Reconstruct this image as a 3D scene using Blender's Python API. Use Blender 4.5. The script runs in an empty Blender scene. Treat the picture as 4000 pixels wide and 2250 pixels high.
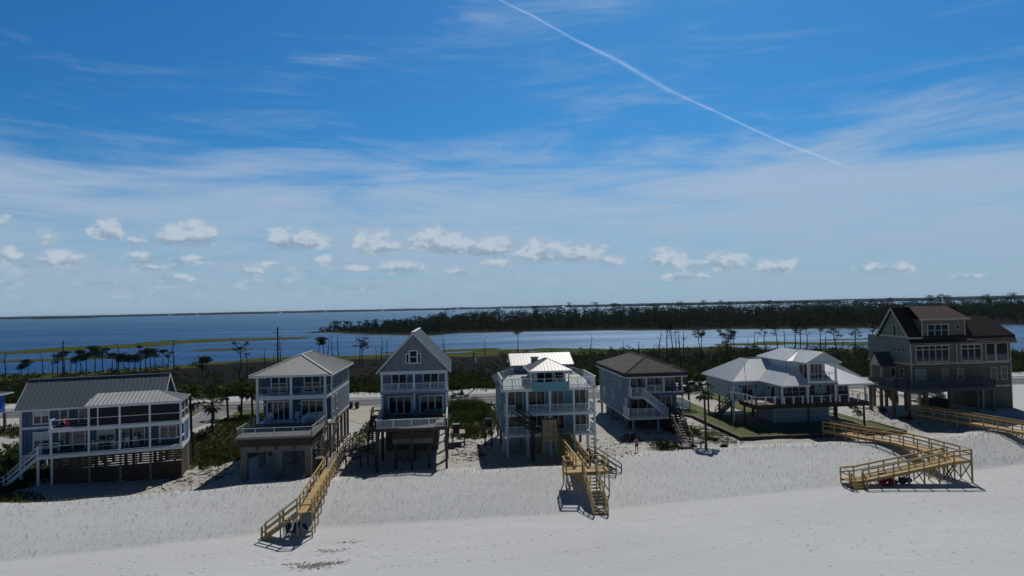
import bpy, math, random
import numpy as np
from mathutils import Vector
R = math.radians
scene = bpy.context.scene
col = scene.collection
rng = random.Random(7)

# ------------------------------------------------------------------ helpers
ORIGIN = {}

def root_of(o):
    while o.parent: o = o.parent
    return o

def tag(o, label=None, cat=None, group=None, kind=None):
    if label: o['label'] = label
    if cat: o['category'] = cat
    if group: o['group'] = group
    if kind: o['kind'] = kind
    return o

def thing(name, label, cat, loc=(0, 0, 0), rz=0.0, group=None, local=False):
    o = bpy.data.objects.new(name, None)
    o.empty_display_size = .2
    o.location = loc; o.rotation_euler = (0, 0, rz)
    col.objects.link(o)
    ORIGIN[o.name] = (0, 0, 0) if local else tuple(loc)
    return tag(o, label, cat, group)

class MB:
    def __init__(s): s.v = []; s.f = []
    def add(s, vs, fs):
        n = len(s.v); s.v += [tuple(p) for p in vs]; s.f += [tuple(i + n for i in f) for f in fs]
    def box(s, x0, x1, y0, y1, z0, z1):
        if x0 > x1: x0, x1 = x1, x0
        if y0 > y1: y0, y1 = y1, y0
        if z0 > z1: z0, z1 = z1, z0
        s.add([(x0,y0,z0),(x1,y0,z0),(x1,y1,z0),(x0,y1,z0),(x0,y0,z1),(x1,y0,z1),(x1,y1,z1),(x0,y1,z1)],
              [(0,3,2,1),(4,5,6,7),(0,1,5,4),(1,2,6,5),(2,3,7,6),(3,0,4,7)])
    def bar(s, p, q, w, h=None):
        p = Vector(p); q = Vector(q); d = (q - p)
        if d.length < 1e-6: return
        d.normalize(); h = h or w
        up = Vector((0,0,1)) if abs(d.z) < .98 else Vector((0,1,0))
        a = d.cross(up).normalized() * (w/2); b = a.cross(d).normalized() * (h/2)
        vs = [p-a-b,p+a-b,p+a+b,p-a+b,q-a-b,q+a-b,q+a+b,q-a+b]
        s.add(vs, [(0,1,2,3),(7,6,5,4),(0,4,5,1),(1,5,6,2),(2,6,7,3),(3,7,4,0)])
    def cyl(s, p, q, r0, r1=None, n=6, cap=True):
        r1 = r0 if r1 is None else r1
        p = Vector(p); q = Vector(q); d = (q-p)
        if d.length < 1e-6: return
        d.normalize()
        up = Vector((0,0,1)) if abs(d.z) < .95 else Vector((1,0,0))
        a = d.cross(up).normalized(); b = d.cross(a)
        vs = []
        for (c, r) in ((p, r0), (q, r1)):
            for i in range(n):
                t = 2*math.pi*i/n; vs.append(c + a*math.cos(t)*r + b*math.sin(t)*r)
        fs = [(i, (i+1) % n, n+(i+1) % n, n+i) for i in range(n)]
        if cap: fs += [tuple(range(n-1, -1, -1)), tuple(range(n, 2*n))]
        s.add(vs, fs)
    def prism(s, pts, d):
        d = Vector(d); n = len(pts); P = [Vector(p) for p in pts]
        s.add(P + [p + d for p in P], [tuple(range(n)), tuple(range(2*n-1, n-1, -1))] +
              [(i, n+i, n+(i+1) % n, (i+1) % n) for i in range(n)])
    def quad(s, *p): s.add(p, [tuple(range(len(p)))])
    def build(s, name, m, parent=None, smooth=False, fixn=False):
        if parent is not None: o0 = ORIGIN[root_of(parent).name]
        else: o0 = (0, 0, 0)
        if o0 != (0, 0, 0): vs = [(x-o0[0], y-o0[1], z-o0[2]) for x, y, z in s.v]
        else: vs = s.v
        me = bpy.data.meshes.new(name); me.from_pydata(vs, [], s.f)
        me.materials.append(m); me.update()
        if smooth: me.polygons.foreach_set('use_smooth', [True]*len(me.polygons))
        o = bpy.data.objects.new(name, me); col.objects.link(o)
        if parent is not None: o.parent = parent
        return o
    def build_top(s, name, m, label, cat, base=None, group=None, kind=None, smooth=False):
        """a thing that is one mesh; its origin is put at its base"""
        if base is None: base = (0, 0, 0)
        s.v = [(x-base[0], y-base[1], z-base[2]) for x, y, z in s.v]
        o = s.build(name, m, None, smooth); o.location = base
        ORIGIN[o.name] = tuple(base)
        return tag(o, label, cat, group, kind)

# ------------------------------------------------------------------ materials
MATS = {}
def mat(name, c, rough=.8, var=.12, scale=2.0, bump=0.0, bscale=20.0, metal=0.0, c2=None, spec=.35, stretch=None):
    if name in MATS: return MATS[name]
    m = bpy.data.materials.new(name); m.use_nodes = True
    nt = m.node_tree; N = nt.nodes; L = nt.links
    b = N['Principled BSDF']; b.inputs['Roughness'].default_value = rough; b.inputs['Metallic'].default_value = metal
    b.inputs['Specular IOR Level'].default_value = spec
    tc = N.new('ShaderNodeTexCoord'); src = tc.outputs['Object']
    if stretch:
        mp = N.new('ShaderNodeMapping'); mp.inputs['Scale'].default_value = stretch; L.new(src, mp.inputs[0]); src = mp.outputs[0]
    if var > 0 or c2:
        nz = N.new('ShaderNodeTexNoise'); nz.inputs['Scale'].default_value = scale; nz.inputs['Detail'].default_value = 5
        nz.inputs['Roughness'].default_value = .65
        L.new(src, nz.inputs['Vector'])
        rp = N.new('ShaderNodeValToRGB')
        lo = [max(0, k*(1-var)) for k in c] if c2 is None else c
        hi = [min(1, k*(1+var)) for k in c] if c2 is None else c2
        rp.color_ramp.elements[0].position = .33; rp.color_ramp.elements[1].position = .67
        rp.color_ramp.elements[0].color = (*lo, 1); rp.color_ramp.elements[1].color = (*hi, 1)
        L.new(nz.outputs['Fac'], rp.inputs[0]); L.new(rp.outputs[0], b.inputs['Base Color'])
    else: b.inputs['Base Color'].default_value = (*c, 1)
    if bump:
        n2 = N.new('ShaderNodeTexNoise'); n2.inputs['Scale'].default_value = bscale; n2.inputs['Detail'].default_value = 4
        L.new(src, n2.inputs['Vector'])
        bp = N.new('ShaderNodeBump'); bp.inputs['Strength'].default_value = bump; bp.inputs['Distance'].default_value = .05
        L.new(n2.outputs['Fac'], bp.inputs['Height']); L.new(bp.outputs[0], b.inputs['Normal'])
    MATS[name] = m
    return m

def lined(name, c, axis, period, groove=.16, dark=.55, rough=.75, var=.1, scale=1.2):
    """boards: real joints every `period` metres along an object axis"""
    if name in MATS: return MATS[name]
    m = mat(name, c, rough, var, scale)
    nt = m.node_tree; N = nt.nodes; L = nt.links; b = N['Principled BSDF']
    src = b.inputs['Base Color'].links[0].from_socket
    tc = N.new('ShaderNodeTexCoord'); sx = N.new('ShaderNodeSeparateXYZ'); L.new(tc.outputs['Object'], sx.inputs[0])
    if axis == 'XY':
        ad = N.new('ShaderNodeMath'); ad.operation = 'ADD'; L.new(sx.outputs[0], ad.inputs[0]); L.new(sx.outputs[1], ad.inputs[1]); s = ad.outputs[0]
    else: s = sx.outputs['XYZ'.index(axis)]
    dv = N.new('ShaderNodeMath'); dv.operation = 'DIVIDE'; dv.inputs[1].default_value = period; L.new(s, dv.inputs[0])
    fr = N.new('ShaderNodeMath'); fr.operation = 'FRACT'; L.new(dv.outputs[0], fr.inputs[0])
    lt = N.new('ShaderNodeMath'); lt.operation = 'LESS_THAN'; lt.inputs[1].default_value = groove; L.new(fr.outputs[0], lt.inputs[0])
    fl = N.new('ShaderNodeMath'); fl.operation = 'FLOOR'; L.new(dv.outputs[0], fl.inputs[0])
    wn = N.new('ShaderNodeTexWhiteNoise'); wn.noise_dimensions = '1D'; L.new(fl.outputs[0], wn.inputs['W'])
    mr = N.new('ShaderNodeMapRange'); mr.inputs['To Min'].default_value = .86; mr.inputs['To Max'].default_value = 1.1; L.new(wn.outputs['Value'], mr.inputs['Value'])
    mx0 = N.new('ShaderNodeVectorMath'); mx0.operation = 'SCALE'; L.new(src, mx0.inputs[0]); L.new(mr.outputs[0], mx0.inputs['Scale'])
    mx = N.new('ShaderNodeMix'); mx.data_type = 'RGBA'; L.new(lt.outputs[0], mx.inputs['Factor'])
    L.new(mx0.outputs[0], mx.inputs['A']); mx.inputs['B'].default_value = (*[k*dark for k in c], 1)
    L.new(mx.outputs['Result'], b.inputs['Base Color'])
    return m

def leafmat(name, c1, c2, scale=.35, trans=.25):
    if name in MATS: return MATS[name]
    m = bpy.data.materials.new(name); m.use_nodes = True
    nt = m.node_tree; N = nt.nodes; L = nt.links; b = N['Principled BSDF']
    b.inputs['Roughness'].default_value = .9; b.inputs['Specular IOR Level'].default_value = .02
    g = N.new('ShaderNodeNewGeometry')
    nz = N.new('ShaderNodeTexNoise'); nz.inputs['Scale'].default_value = scale; nz.inputs['Detail'].default_value = 6; nz.inputs['Roughness'].default_value = .7
    L.new(g.outputs['Position'], nz.inputs['Vector'])
    rp = N.new('ShaderNodeValToRGB'); rp.color_ramp.elements[0].position = .35; rp.color_ramp.elements[1].position = .66
    rp.color_ramp.elements[0].color = (*c1, 1); rp.color_ramp.elements[1].color = (*c2, 1)
    L.new(nz.outputs['Fac'], rp.inputs[0])
    mr = N.new('ShaderNodeMapRange'); mr.inputs['To Min'].default_value = .7; mr.inputs['To Max'].default_value = 1.35; L.new(g.outputs['Random Per Island'], mr.inputs['Value'])
    vm = N.new('ShaderNodeVectorMath'); vm.operation = 'SCALE'; L.new(rp.outputs[0], vm.inputs[0]); L.new(mr.outputs[0], vm.inputs['Scale'])
    L.new(vm.outputs[0], b.inputs['Base Color'])
    if trans:
        tr = N.new('ShaderNodeBsdfTranslucent'); L.new(vm.outputs[0], tr.inputs['Color'])
        mx = N.new('ShaderNodeMixShader'); mx.inputs[0].default_value = trans
        L.new(b.outputs[0], mx.inputs[1]); L.new(tr.outputs[0], mx.inputs[2]); L.new(mx.outputs[0], N['Material Output'].inputs['Surface'])
    MATS[name] = m
    return m

WHITE = mat('white_paint', (.74,.75,.76), .5, .05, 3)
GREYW = mat('pale_grey_metal', (.62,.64,.64), .45, .06, 3)
GLASS = mat('dark_window_glass', (.012,.017,.022), .06, 0, spec=.5)
BLUEGL = mat('sea_reflection_tint_glass', (.02,.06,.085), .05, 0, spec=.6)  # blue base tint stands in for the sea mirrored in the panes
SCREEN = mat('insect_screen', (.02,.022,.025), .9, .1)
BLIND = mat('window_blind', (.62,.62,.6), .7, .04)
CURTAIN = mat('reddish_curtain', (.17,.10,.10), .8, .1)
NEWWOOD = lined('new_pine_boards', (.50,.335,.135), 'XY', .145, .1, .6, .75, .16, 1.5)
NEWPOST = mat('new_pine_post', (.42,.285,.115), .8, .2, 2.5)
OLDWOOD = lined('weathered_boards', (.20,.175,.15), 'XY', .145, .12, .5, .85, .2, 1.5)
OLDPOST = mat('weathered_post', (.15,.125,.10), .85, .25, 2)
DARKWOOD = lined('dark_stained_boards', (.085,.058,.042), 'Z', .19, .14, .5, .8, .25, 1.2)
DARKPOST = mat('dark_stained_post', (.075,.055,.042), .85, .25, 2)
CONC = mat('pale_concrete', (.19,.175,.15), .85, .15, .7, .1, 12)
BLACKP = mat('black_plastic', (.02,.02,.022), .5, 0)

# ------------------------------------------------------------------ building blocks
def wmap(ax, o, u, w, z):
    return {'F': (u, o-w, z), 'B': (u, o+w, z), 'L': (o-w, u, z), 'R': (o+w, u, z)}[ax]

def wbox(mb, ax, o, u0, u1, w0, w1, z0, z1):
    a = wmap(ax, o, u0, w0, z0); b = wmap(ax, o, u1, w1, z1)
    mb.box(a[0], b[0], a[1], b[1], z0, z1)

def win(parent, ax, o, u0, u1, z0, z1, n=1, rows=1, fr=.1, name='window', frame=None, glass=None, blind=0, sill=True):
    """frame mesh (part) + pane mesh (sub-part); blind: share of the height covered"""
    f = MB(); m = fr*.55
    wbox(f, ax, o, u0-fr, u1+fr, -.03, .07, z1, z1+fr); wbox(f, ax, o, u0-fr, u1+fr, -.03, .075 if sill else .07, z0-fr, z0)
    wbox(f, ax, o, u0-fr, u0, -.03, .068, z0, z1); wbox(f, ax, o, u1, u1+fr, -.03, .068, z0, z1)
    for i in range(1, n):
        c = u0+(u1-u0)*i/n; wbox(f, ax, o, c-m/2-.02, c+m/2+.02, -.03, .064, z0, z1)
    for j in range(1, rows):
        c = z0+(z1-z0)*j/rows; wbox(f, ax, o, u0, u1, -.03, .058, c-m/2, c+m/2)
    fo = f.build(name, frame or WHITE, parent)
    p = MB(); wbox(p, ax, o, u0, u1, -.02, .025, z0, z1); p.build('pane', glass or GLASS, fo)
    if blind:
        q = MB(); wbox(q, ax, o, u0+.02, u1-.02, .027, .04, z1-(z1-z0)*blind, z1-.01); q.build('blind', BLIND, fo)
    return fo

def rail(parent, p, q, h=1.0, style='bal', m=None, post=1.8, name='railing', ends=True, pw=.1):
    m = m or WHITE; p = Vector(p); q = Vector(q); d = q-p; L = d.length; n = max(1, round(L/post))
    b = MB(); up = Vector((0,0,1))
    for i in range(n+1):
        if not ends and i in (0, n): continue
        c = p + d*(i/n); b.bar(c, c+up*(h-.04 if style != 'post' else h), .055 if style == 'cable' and pw == .1 else pw)
    b.bar(p+up*h, q+up*h, .12 if style != 'cable' else .06, .06 if style != 'cable' else .05)
    if style == 'bal':
        b.bar(p+up*.1, q+up*.1, .06, .08); k = int(L/.15)
        for i in range(1, k):
            c = p+d*(i/k); b.bar(c+up*.1, c+up*(h-.03), .045)
    elif style == 'two':
        b.bar(p+up*(h*.52), q+up*(h*.52), .05, .12)
    elif style == 'low':
        b.bar(p+up*.1, q+up*.1, .06, .09)
    elif style == 'cable':
        for j in range(1, 5): b.bar(p+up*(h*j/5), q+up*(h*j/5), .007)
    return b.build(name, m, parent)

def stair(parent, pt, pb, wdir, width, m, n=None, postm=None, h=1.0, sides=(1, 1), name='stair', style='two', open_=True, tread=None):
    """flight from pt (top, one side) down to pb; wdir: unit vector to the other side"""
    pt = Vector(pt); pb = Vector(pb); w = Vector(wdir)*width; n = n or max(2, round((pt.z-pb.z)/.19)); b = MB()
    run = Vector((pb.x-pt.x, pb.y-pt.y, 0))
    t = MB()
    for i in range(n):
        a = pt + run*(i/n) + Vector((0,0,-(pt.z-pb.z)*(i+1)/n)); e = a + run*(1/n)*1.08
        t.prism([a, e, e+w, a+w], (0,0,-.05))
        if not open_: t.prism([a+w*.03, a+w*.97, a+w*.97+Vector((0,0,(pt.z-pb.z)/n)), a+w*.03+Vector((0,0,(pt.z-pb.z)/n))], run.normalized()*.03)
    dz = Vector((0,0,-.16))
    b.bar(pt+dz, pb+dz*.4, .06, .28); b.bar(pt+w+dz, pb+w+dz*.4, .06, .28)
    s = b.build(name, postm or m, parent); t.build('tread', tread or m, s)
    for k, off in enumerate((Vector((0,0,0)), w)):
        if sides[k]: rail(s, pt+off, pb+off, h, style, postm or m, 1.7, 'handrail')
    return s

def roofface(mb, pts, th=.1, sp=.45, rw=.05, rh=.05):
    """one roof plane (counter-clockwise from above) with standing seams down its slope"""
    P = [Vector(p) for p in pts]
    n = (P[1]-P[0]).cross(P[2]-P[0]).normalized()
    if n.z < 0: P.reverse(); n = -n
    mb.prism(P, (0, 0, -th))
    if not sp: return
    g = Vector((n.x*n.z, n.y*n.z, n.z*n.z-1)); g.normalize(); e = n.cross(g).normalized(); o = P[0]
    A = [((p-o).dot(e), (p-o).dot(g)) for p in P]; lo = min(a for a, _ in A); hi = max(a for a, _ in A)
    s = lo+sp*.5
    while s < hi:
        c = []
        for i in range(len(A)):
            (a0, b0), (a1, b1) = A[i], A[(i+1) % len(A)]
            if (a0-s)*(a1-s) < 0: c.append(b0+(b1-b0)*(s-a0)/(a1-a0))
        if len(c) == 2 and abs(c[0]-c[1]) > .15:
            k = n*(rh/2-.004); mb.bar(o+e*s+g*min(c)+k, o+e*s+g*max(c)+k, rw, rh)
        s += sp

def post(parent, x, y, z0, z1, w, m, name='piling', rnd=False):
    b = MB()
    if rnd: b.cyl((x, y, z0), (x, y, z1), w/2, w/2*.94, 10)
    else: b.box(x-w/2, x+w/2, y-w/2, y+w/2, z0, z1)
    return b.build(name, m, parent)

def leaves(mb, c, r, n, size, rg=rng, shell=.55, zflat=1.0, asp=.6):
    for _ in range(n):
        while True:
            x, y, z = rg.uniform(-1,1), rg.uniform(-1,1), rg.uniform(-1,1); q = x*x+y*y+z*z
            if q <= 1 and q > shell*rg.random(): break
        p = Vector((c[0]+x*r[0], c[1]+y*r[1], c[2]+z*r[2]))
        a = Vector((rg.gauss(0,1), rg.gauss(0,1), rg.gauss(0,.6))).normalized()
        b = a.cross(Vector((rg.gauss(0,1), rg.gauss(0,1), rg.gauss(0,1)))).normalized()
        s = size*rg.uniform(.6, 1.35); a = a*s; b = b*s*asp
        mb.quad(p-a*.9, p+b*.55-a*.1, p+a, p-b*.55+a*.15)
SUN_E=3.7; SKY_S=1.25; SKY_TINT=(.30,.93,1.36); CLOUD=22.5; BG=.06; EXPO=-.45; HAZE=3e-5
# ------------------------------------------------------------------ terrain
def vnoise(x, y, seed=0):
    x = np.asarray(x, float); y = np.asarray(y, float)
    xi = np.floor(x).astype(np.int64); yi = np.floor(y).astype(np.int64); fx = x-xi; fy = y-yi
    def h(i, j):
        k = (i*374761393 + j*668265263 + seed*974634217) & 0xFFFFFFFF
        k = ((k ^ (k >> 13))*1274126177) & 0xFFFFFFFF
        return ((k ^ (k >> 16)) & 0xFFFF)/65535.0
    sx = fx*fx*(3-2*fx); sy = fy*fy*(3-2*fy)
    a = h(xi, yi)*(1-sx)+h(xi+1, yi)*sx; b = h(xi, yi+1)*(1-sx)+h(xi+1, yi+1)*sx
    return a*(1-sy)+b*sy
def fbm(x, y, seed=0, o=4):
    s = 0; a = .5
    for i in range(o): s = s+a*vnoise(np.asarray(x)*2**i, np.asarray(y)*2**i, seed+i); a *= .5
    return s
def sstep(a, b, x):
    t = np.clip((np.asarray(x, float)-a)/(b-a), 0, 1); return t*t*(3-2*t)

CRX = [-400,-41,-24,-13.6,-2,11,14,26,45,52,70,500]; CRY = [35,64,65.4,67.3,68.8,69.0,71,73.8,73.8,73.2,76.7,130]
TOX = [-400,-35,-13,9.4,41,64,500]; TOY = [5,54.6,59.0,59.6,64.4,69.5,128]
YGX = [-400,-50,-42,-30,-26,-21,0,6,16,21,34,60,64,66,84,120,500]
YGZ = [2.6,2.4,2.2,1.7,2.0,2.7,2.7,2.4,2.4,2.7,2.75,2.8,3.0,3.55,3.7,3.6,3.2]
def terrain(x, y):
    x = np.asarray(x, float); y = np.asarray(y, float)
    cr = np.interp(x, CRX, CRY)+ (fbm(x*.13, x*0+3, 5)-.5)*1.1; to = np.interp(x, TOX, TOY)
    beach = 1.5-.012*np.clip(to-y, 0, 60)-.05*np.clip(-8-y, 0, 200)
    cz = 3.38+(fbm(x*.21, x*0+8, 9, 3)-.48)*.35
    t = np.clip((y-to)/(cr-to), 0, 1)
    dune = 1.5+(cz-1.5)*(t**.92)
    yz = np.interp(x, YGX, YGZ)
    hill = 3.7+.0*x
    b = sstep(0, 5.5, y-cr)
    yard = yz+(fbm(x*.3, y*.3, 3)-.47)*.30*sstep(0, 3, y-cr)
    # hollow in front of the right-hand house, sand bank left of it
    yard = yard-1.0*np.exp(-(((x-69)/7)**2+((y-83.5)/4.5)**2))
    yard = yard+.45*np.exp(-(((x-60.5)/3.2)**2+((y-93)/7)**2))
    back = cz*(1-b)+yard*b
    z = np.where(y < to, beach, np.where(y < cr, dune, back))
    rd = sstep(97, 104, y); z = z*(1-rd)+2.7*rd
    z = z+ .55*sstep(136, 137.5, y)*(1-sstep(139, 143, y))*(.3+1.2*vnoise(x*.25, y*.3, 21))
    lowland = .55+.35*(fbm(x*.05, y*.05, 31)-.5)
    f = sstep(139, 160, y)
    return z*(1-f)+lowland*f

SHX = [-600,-420,-151,-140,-125,-110,-100,-85,-60,-31,-5,20,47,71,105,122,128,130,159,172,191,230,300,420,600]
SHY = [180,205,245,250,254,264,277,296,300,302,300,296,288,291,290,292,268,266,260,253,221,212,205,190,150]
BARS = [([(-236,410),(-221,432),(-197,462),(-182,508),(-135,506)],26),([(-199,321),(-186,323),(-178,329),(-150,329)],8),([(-132,373),(-117,371)],9),
        ([(-14,309),(4,315),(16,317)],8),([(17,308),(31,303)],8),([(39,303),(61,294)],8),([(130,305),(147,301)],7),
        ([(152,307),(173,294)],7.5),([(162,292),(186,274)],6),([(182,292),(200,284)],6),([(186,318),(222,320)],5),([(-30,311),(-18,308)],5)]
def segd(x, y, P):
    d = np.full(np.shape(x), 1e9)
    for (ax, ay), (bx, by) in zip(P[:-1], P[1:]):
        t = np.clip(((x-ax)*(bx-ax)+(y-ay)*(by-ay))/((bx-ax)**2+(by-ay)**2), 0, 1)
        d = np.minimum(d, np.hypot(x-ax-t*(bx-ax), y-ay-t*(by-ay)))
    return d
def marsh(x, y):
    ys = np.interp(x, SHX, SHY); n = fbm(x*.07, y*.07, 41)-.5
    d = ys-y+n*16
    z = np.clip(.02+d*.03, -.8, .42)
    for P, w in BARS:
        ds = segd(x, y, P); z = np.maximum(z, np.clip((w*(.55+1.3*(n+.4))-ds)*.08, -.8, .30))
    z = np.maximum(z, np.where(y < 165, terrain(x, y)*(1-sstep(139, 160, y))+.45*sstep(139, 160, y), -1))
    return z+.05*(fbm(x*.5, y*.5, 44)-.5)*(z > 0)

def grid(name, xs, ys, fz, m, attrs=None, label=None, kind='structure'):
    X, Y = np.meshgrid(xs, ys); Z = fz(X, Y); nx = len(xs); ny = len(ys)
    me = bpy.data.meshes.new(name); me.vertices.add(nx*ny)
    me.vertices.foreach_set('co', np.stack([X, Y, Z], -1).astype(np.float32).ravel())
    i = np.arange((ny-1)*(nx-1)); r = i//(nx-1); c = i % (nx-1); a = r*nx+c
    F = np.stack([a, a+1, a+nx+1, a+nx], -1).astype(np.int32)
    me.loops.add(F.size); me.loops.foreach_set('vertex_index', F.ravel()); me.polygons.add(len(F))
    me.polygons.foreach_set('loop_start', np.arange(0, F.size, 4, dtype=np.int32))
    me.polygons.foreach_set('use_smooth', np.ones(len(F), bool))
    for k, fn in (attrs or {}).items():
        at = me.attributes.new(k, 'FLOAT', 'POINT'); at.data.foreach_set('value', np.asarray(fn(X, Y, Z), np.float32).ravel())
    me.update(); me.validate(); me.materials.append(m)
    o = bpy.data.objects.new(name, me); col.objects.link(o); o['kind'] = kind
    if label: o['label'] = label
    ORIGIN[o.name] = (0, 0, 0)
    return o
def axis(fine0, fine1, st, lo, hi, g=1.12):
    a = list(np.arange(fine0, fine1+st*.5, st)); s = st; v = fine1
    while v < hi: s = min(s*g, 30); v += s; a.append(v)
    s = st; v = fine0; b = []
    while v > lo: s = min(s*g, 30); v -= s; b.append(v)
    return np.array(b[::-1]+a)

# vegetated ground: areas where soil and turf replace white sand (x, y, rx, ry, strength)
VEG = [(-30,100,8.5,14,1.0),(-46,69,5,3,.7),(22,84,2,3,.4),(19,80,2.5,6,.3),(1.5,82,3,7,.42),(-28,78,4,5,.42),(33,86,3,8,.55),(60.5,89,3,7,.34),(-11.6,84,1.5,6,.5),(13,84,6,4,.3),(27,88,3,3,.3),(-5,80,3,4,.3),(-19,84,3,6,.4),(-30,88.5,3.6,6,.8),(-33,112.5,6,4,.9),(2.4,108,4.6,15,1.0),(1.8,93,3.0,4,.7),(3,119,5,2,.8),(-11.2,112,1.6,9,.7),(-12.6,97,1.3,10,.6),(-9,116.5,5,1.5,.7),
       (30.5,92,2.2,7,.8),(-52,84,8,14,.95),(-49,74,4,4,.8),(31.5,118,6,2,.6),(-60,110,12,7,.8),(62,117,3,3,.6),(64.5,100,2,3,.5),(77,112,3.5,2,.7),(90,120,12,2.0,.35),(-20,118.5,2,1.5,.4)]
def vegmask(x, y, z):
    v = np.zeros(np.shape(x))
    for cx, cy, rx, ry, s in VEG: v = np.maximum(v, s*(1-sstep(.6, 1.25, np.hypot((x-cx)/rx, (y-cy)/ry))))
    n = fbm(x*.35, y*.35, 61)
    far = sstep(137.5, 143, y+(n-.5)*9)
    return np.clip(np.maximum(v*(.75+.9*n), far), 0, 1)

def sand_material():
    m = bpy.data.materials.new('white_beach_sand'); m.use_nodes = True
    nt = m.node_tree; N = nt.nodes; L = nt.links; b = N['Principled BSDF']; b.inputs['Roughness'].default_value = .95; b.inputs['Specular IOR Level'].default_value = .1
    g = N.new('ShaderNodeNewGeometry')
    def noise(sc, det=4, rough=.6, st=None):
        n = N.new('ShaderNodeTexNoise'); n.inputs['Scale'].default_value = sc; n.inputs['Detail'].default_value = det; n.inputs['Roughness'].default_value = rough
        if st:
            mp = N.new('ShaderNodeMapping'); mp.inputs['Scale'].default_value = st; mp.inputs['Rotation'].default_value = (0,0,R(-8)); L.new(g.outputs['Position'], mp.inputs[0]); L.new(mp.outputs[0], n.inputs['Vector'])
        else: L.new(g.outputs['Position'], n.inputs['Vector'])
        return n.outputs['Fac']
    def ramp(f, p0, c0, p1, c1):
        r = N.new('ShaderNodeValToRGB'); r.color_ramp.elements[0].position = p0; r.color_ramp.elements[1].position = p1
        r.color_ramp.elements[0].color = (*c0, 1); r.color_ramp.elements[1].color = (*c1, 1); L.new(f, r.inputs[0]); return r.outputs[0]
    sand = ramp(noise(.16, 6, .6, (.35, 1, 1)), .3, (.60,.605,.60), .7, (.67,.675,.67))
    # thin dark wrack specks pressed into the dry sand
    speck = ramp(noise(2.6, 3, .7, (.6, 1.6, 1)), .70, (0,0,0), .76, (1,1,1))
    mxs = N.new('ShaderNodeMix'); mxs.data_type = 'RGBA'; L.new(speck, mxs.inputs['Factor']); L.new(sand, mxs.inputs['A']); mxs.inputs['B'].default_value = (.36,.33,.28,1)
    soil = ramp(noise(.5, 6, .7), .35, (.020,.023,.010), .7, (.062,.064,.028))
    at = N.new('ShaderNodeAttribute'); at.attribute_name = 'veg'
    mm = N.new('ShaderNodeMath'); mm.operation = 'ADD'; L.new(at.outputs['Fac'], mm.inputs[0])
    nn = N.new('ShaderNodeMapRange'); nn.inputs['From Min'].default_value = .3; nn.inputs['From Max'].default_value = .7; nn.inputs['To Min'].default_value = -.35; nn.inputs['To Max'].default_value = .35; L.new(noise(1.6, 5, .7), nn.inputs[0]); L.new(nn.outputs[0], mm.inputs[1])
    rr = ramp(mm.outputs[0], .42, (0,0,0), .6, (1,1,1))
    mx = N.new('ShaderNodeMix'); mx.data_type = 'RGBA'; yd = N.new('ShaderNodeAttribute'); yd.attribute_name = 'yard'; yf = N.new('ShaderNodeMath'); yf.operation = 'MULTIPLY'; yf.inputs[1].default_value = .75; L.new(yd.outputs['Fac'], yf.inputs[0]); tan = ramp(noise(.9, 6, .7), .36, (.36,.315,.265), .66, (.56,.53,.485)); my = N.new('ShaderNodeMix'); my.data_type = 'RGBA'; L.new(yf.outputs[0], my.inputs['Factor']); L.new(mxs.outputs['Result'], my.inputs['A']); L.new(tan, my.inputs['B'])
    L.new(rr, mx.inputs['Factor']); L.new(my.outputs['Result'], mx.inputs['A']); L.new(soil, mx.inputs['B'])
    L.new(mx.outputs['Result'], b.inputs['Base Color'])
    # wind ripples, hummocks and trampled hollows
    vo = N.new('ShaderNodeTexVoronoi'); vo.inputs['Scale'].default_value = 1.5; vo.feature = 'SMOOTH_F1'; L.new(g.outputs['Position'], vo.inputs['Vector'])
    pit = N.new('ShaderNodeMapRange'); pit.inputs['From Min'].default_value = .0; pit.inputs['From Max'].default_value = .3; L.new(vo.outputs['Distance'], pit.inputs[0])
    msk = ramp(noise(.12, 3), .46, (0,0,0), .6, (1,1,1))
    pm = N.new('ShaderNodeMath'); pm.operation = 'MULTIPLY'; L.new(pit.outputs[0], pm.inputs[0]); L.new(msk, pm.inputs[1])
    s1 = N.new('ShaderNodeMath'); s1.operation = 'MULTIPLY'; s1.inputs[1].default_value = 1.0; L.new(noise(1.7, 6, .62, (.8,1.2,1)), s1.inputs[0])
    sm = N.new('ShaderNodeMath'); sm.operation = 'ADD'; L.new(s1.outputs[0], sm.inputs[0])
    rk = N.new('ShaderNodeMath'); rk.operation = 'MULTIPLY'; rk.inputs[1].default_value = .55; L.new(noise(1.0, 2, .5, (.03,2.2,1)), rk.inputs[0]); sm0 = N.new('ShaderNodeMath'); sm0.operation = 'ADD'; L.new(s1.outputs[0], sm0.inputs[0]); L.new(rk.outputs[0], sm0.inputs[1]); L.new(sm0.outputs[0], sm.inputs[0])
    pw = N.new('ShaderNodeMath'); pw.operation = 'MULTIPLY'; pw.inputs[1].default_value = .75; L.new(pm.outputs[0], pw.inputs[0]); L.new(pw.outputs[0], sm.inputs[1])
    bp = N.new('ShaderNodeBump'); bp.inputs['Strength'].default_value = .28; bp.inputs['Distance'].default_value = .12
    L.new(sm.outputs[0], bp.inputs['Height']); L.new(bp.outputs[0], b.inputs['Normal'])
    return m
SAND = sand_material()

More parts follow.
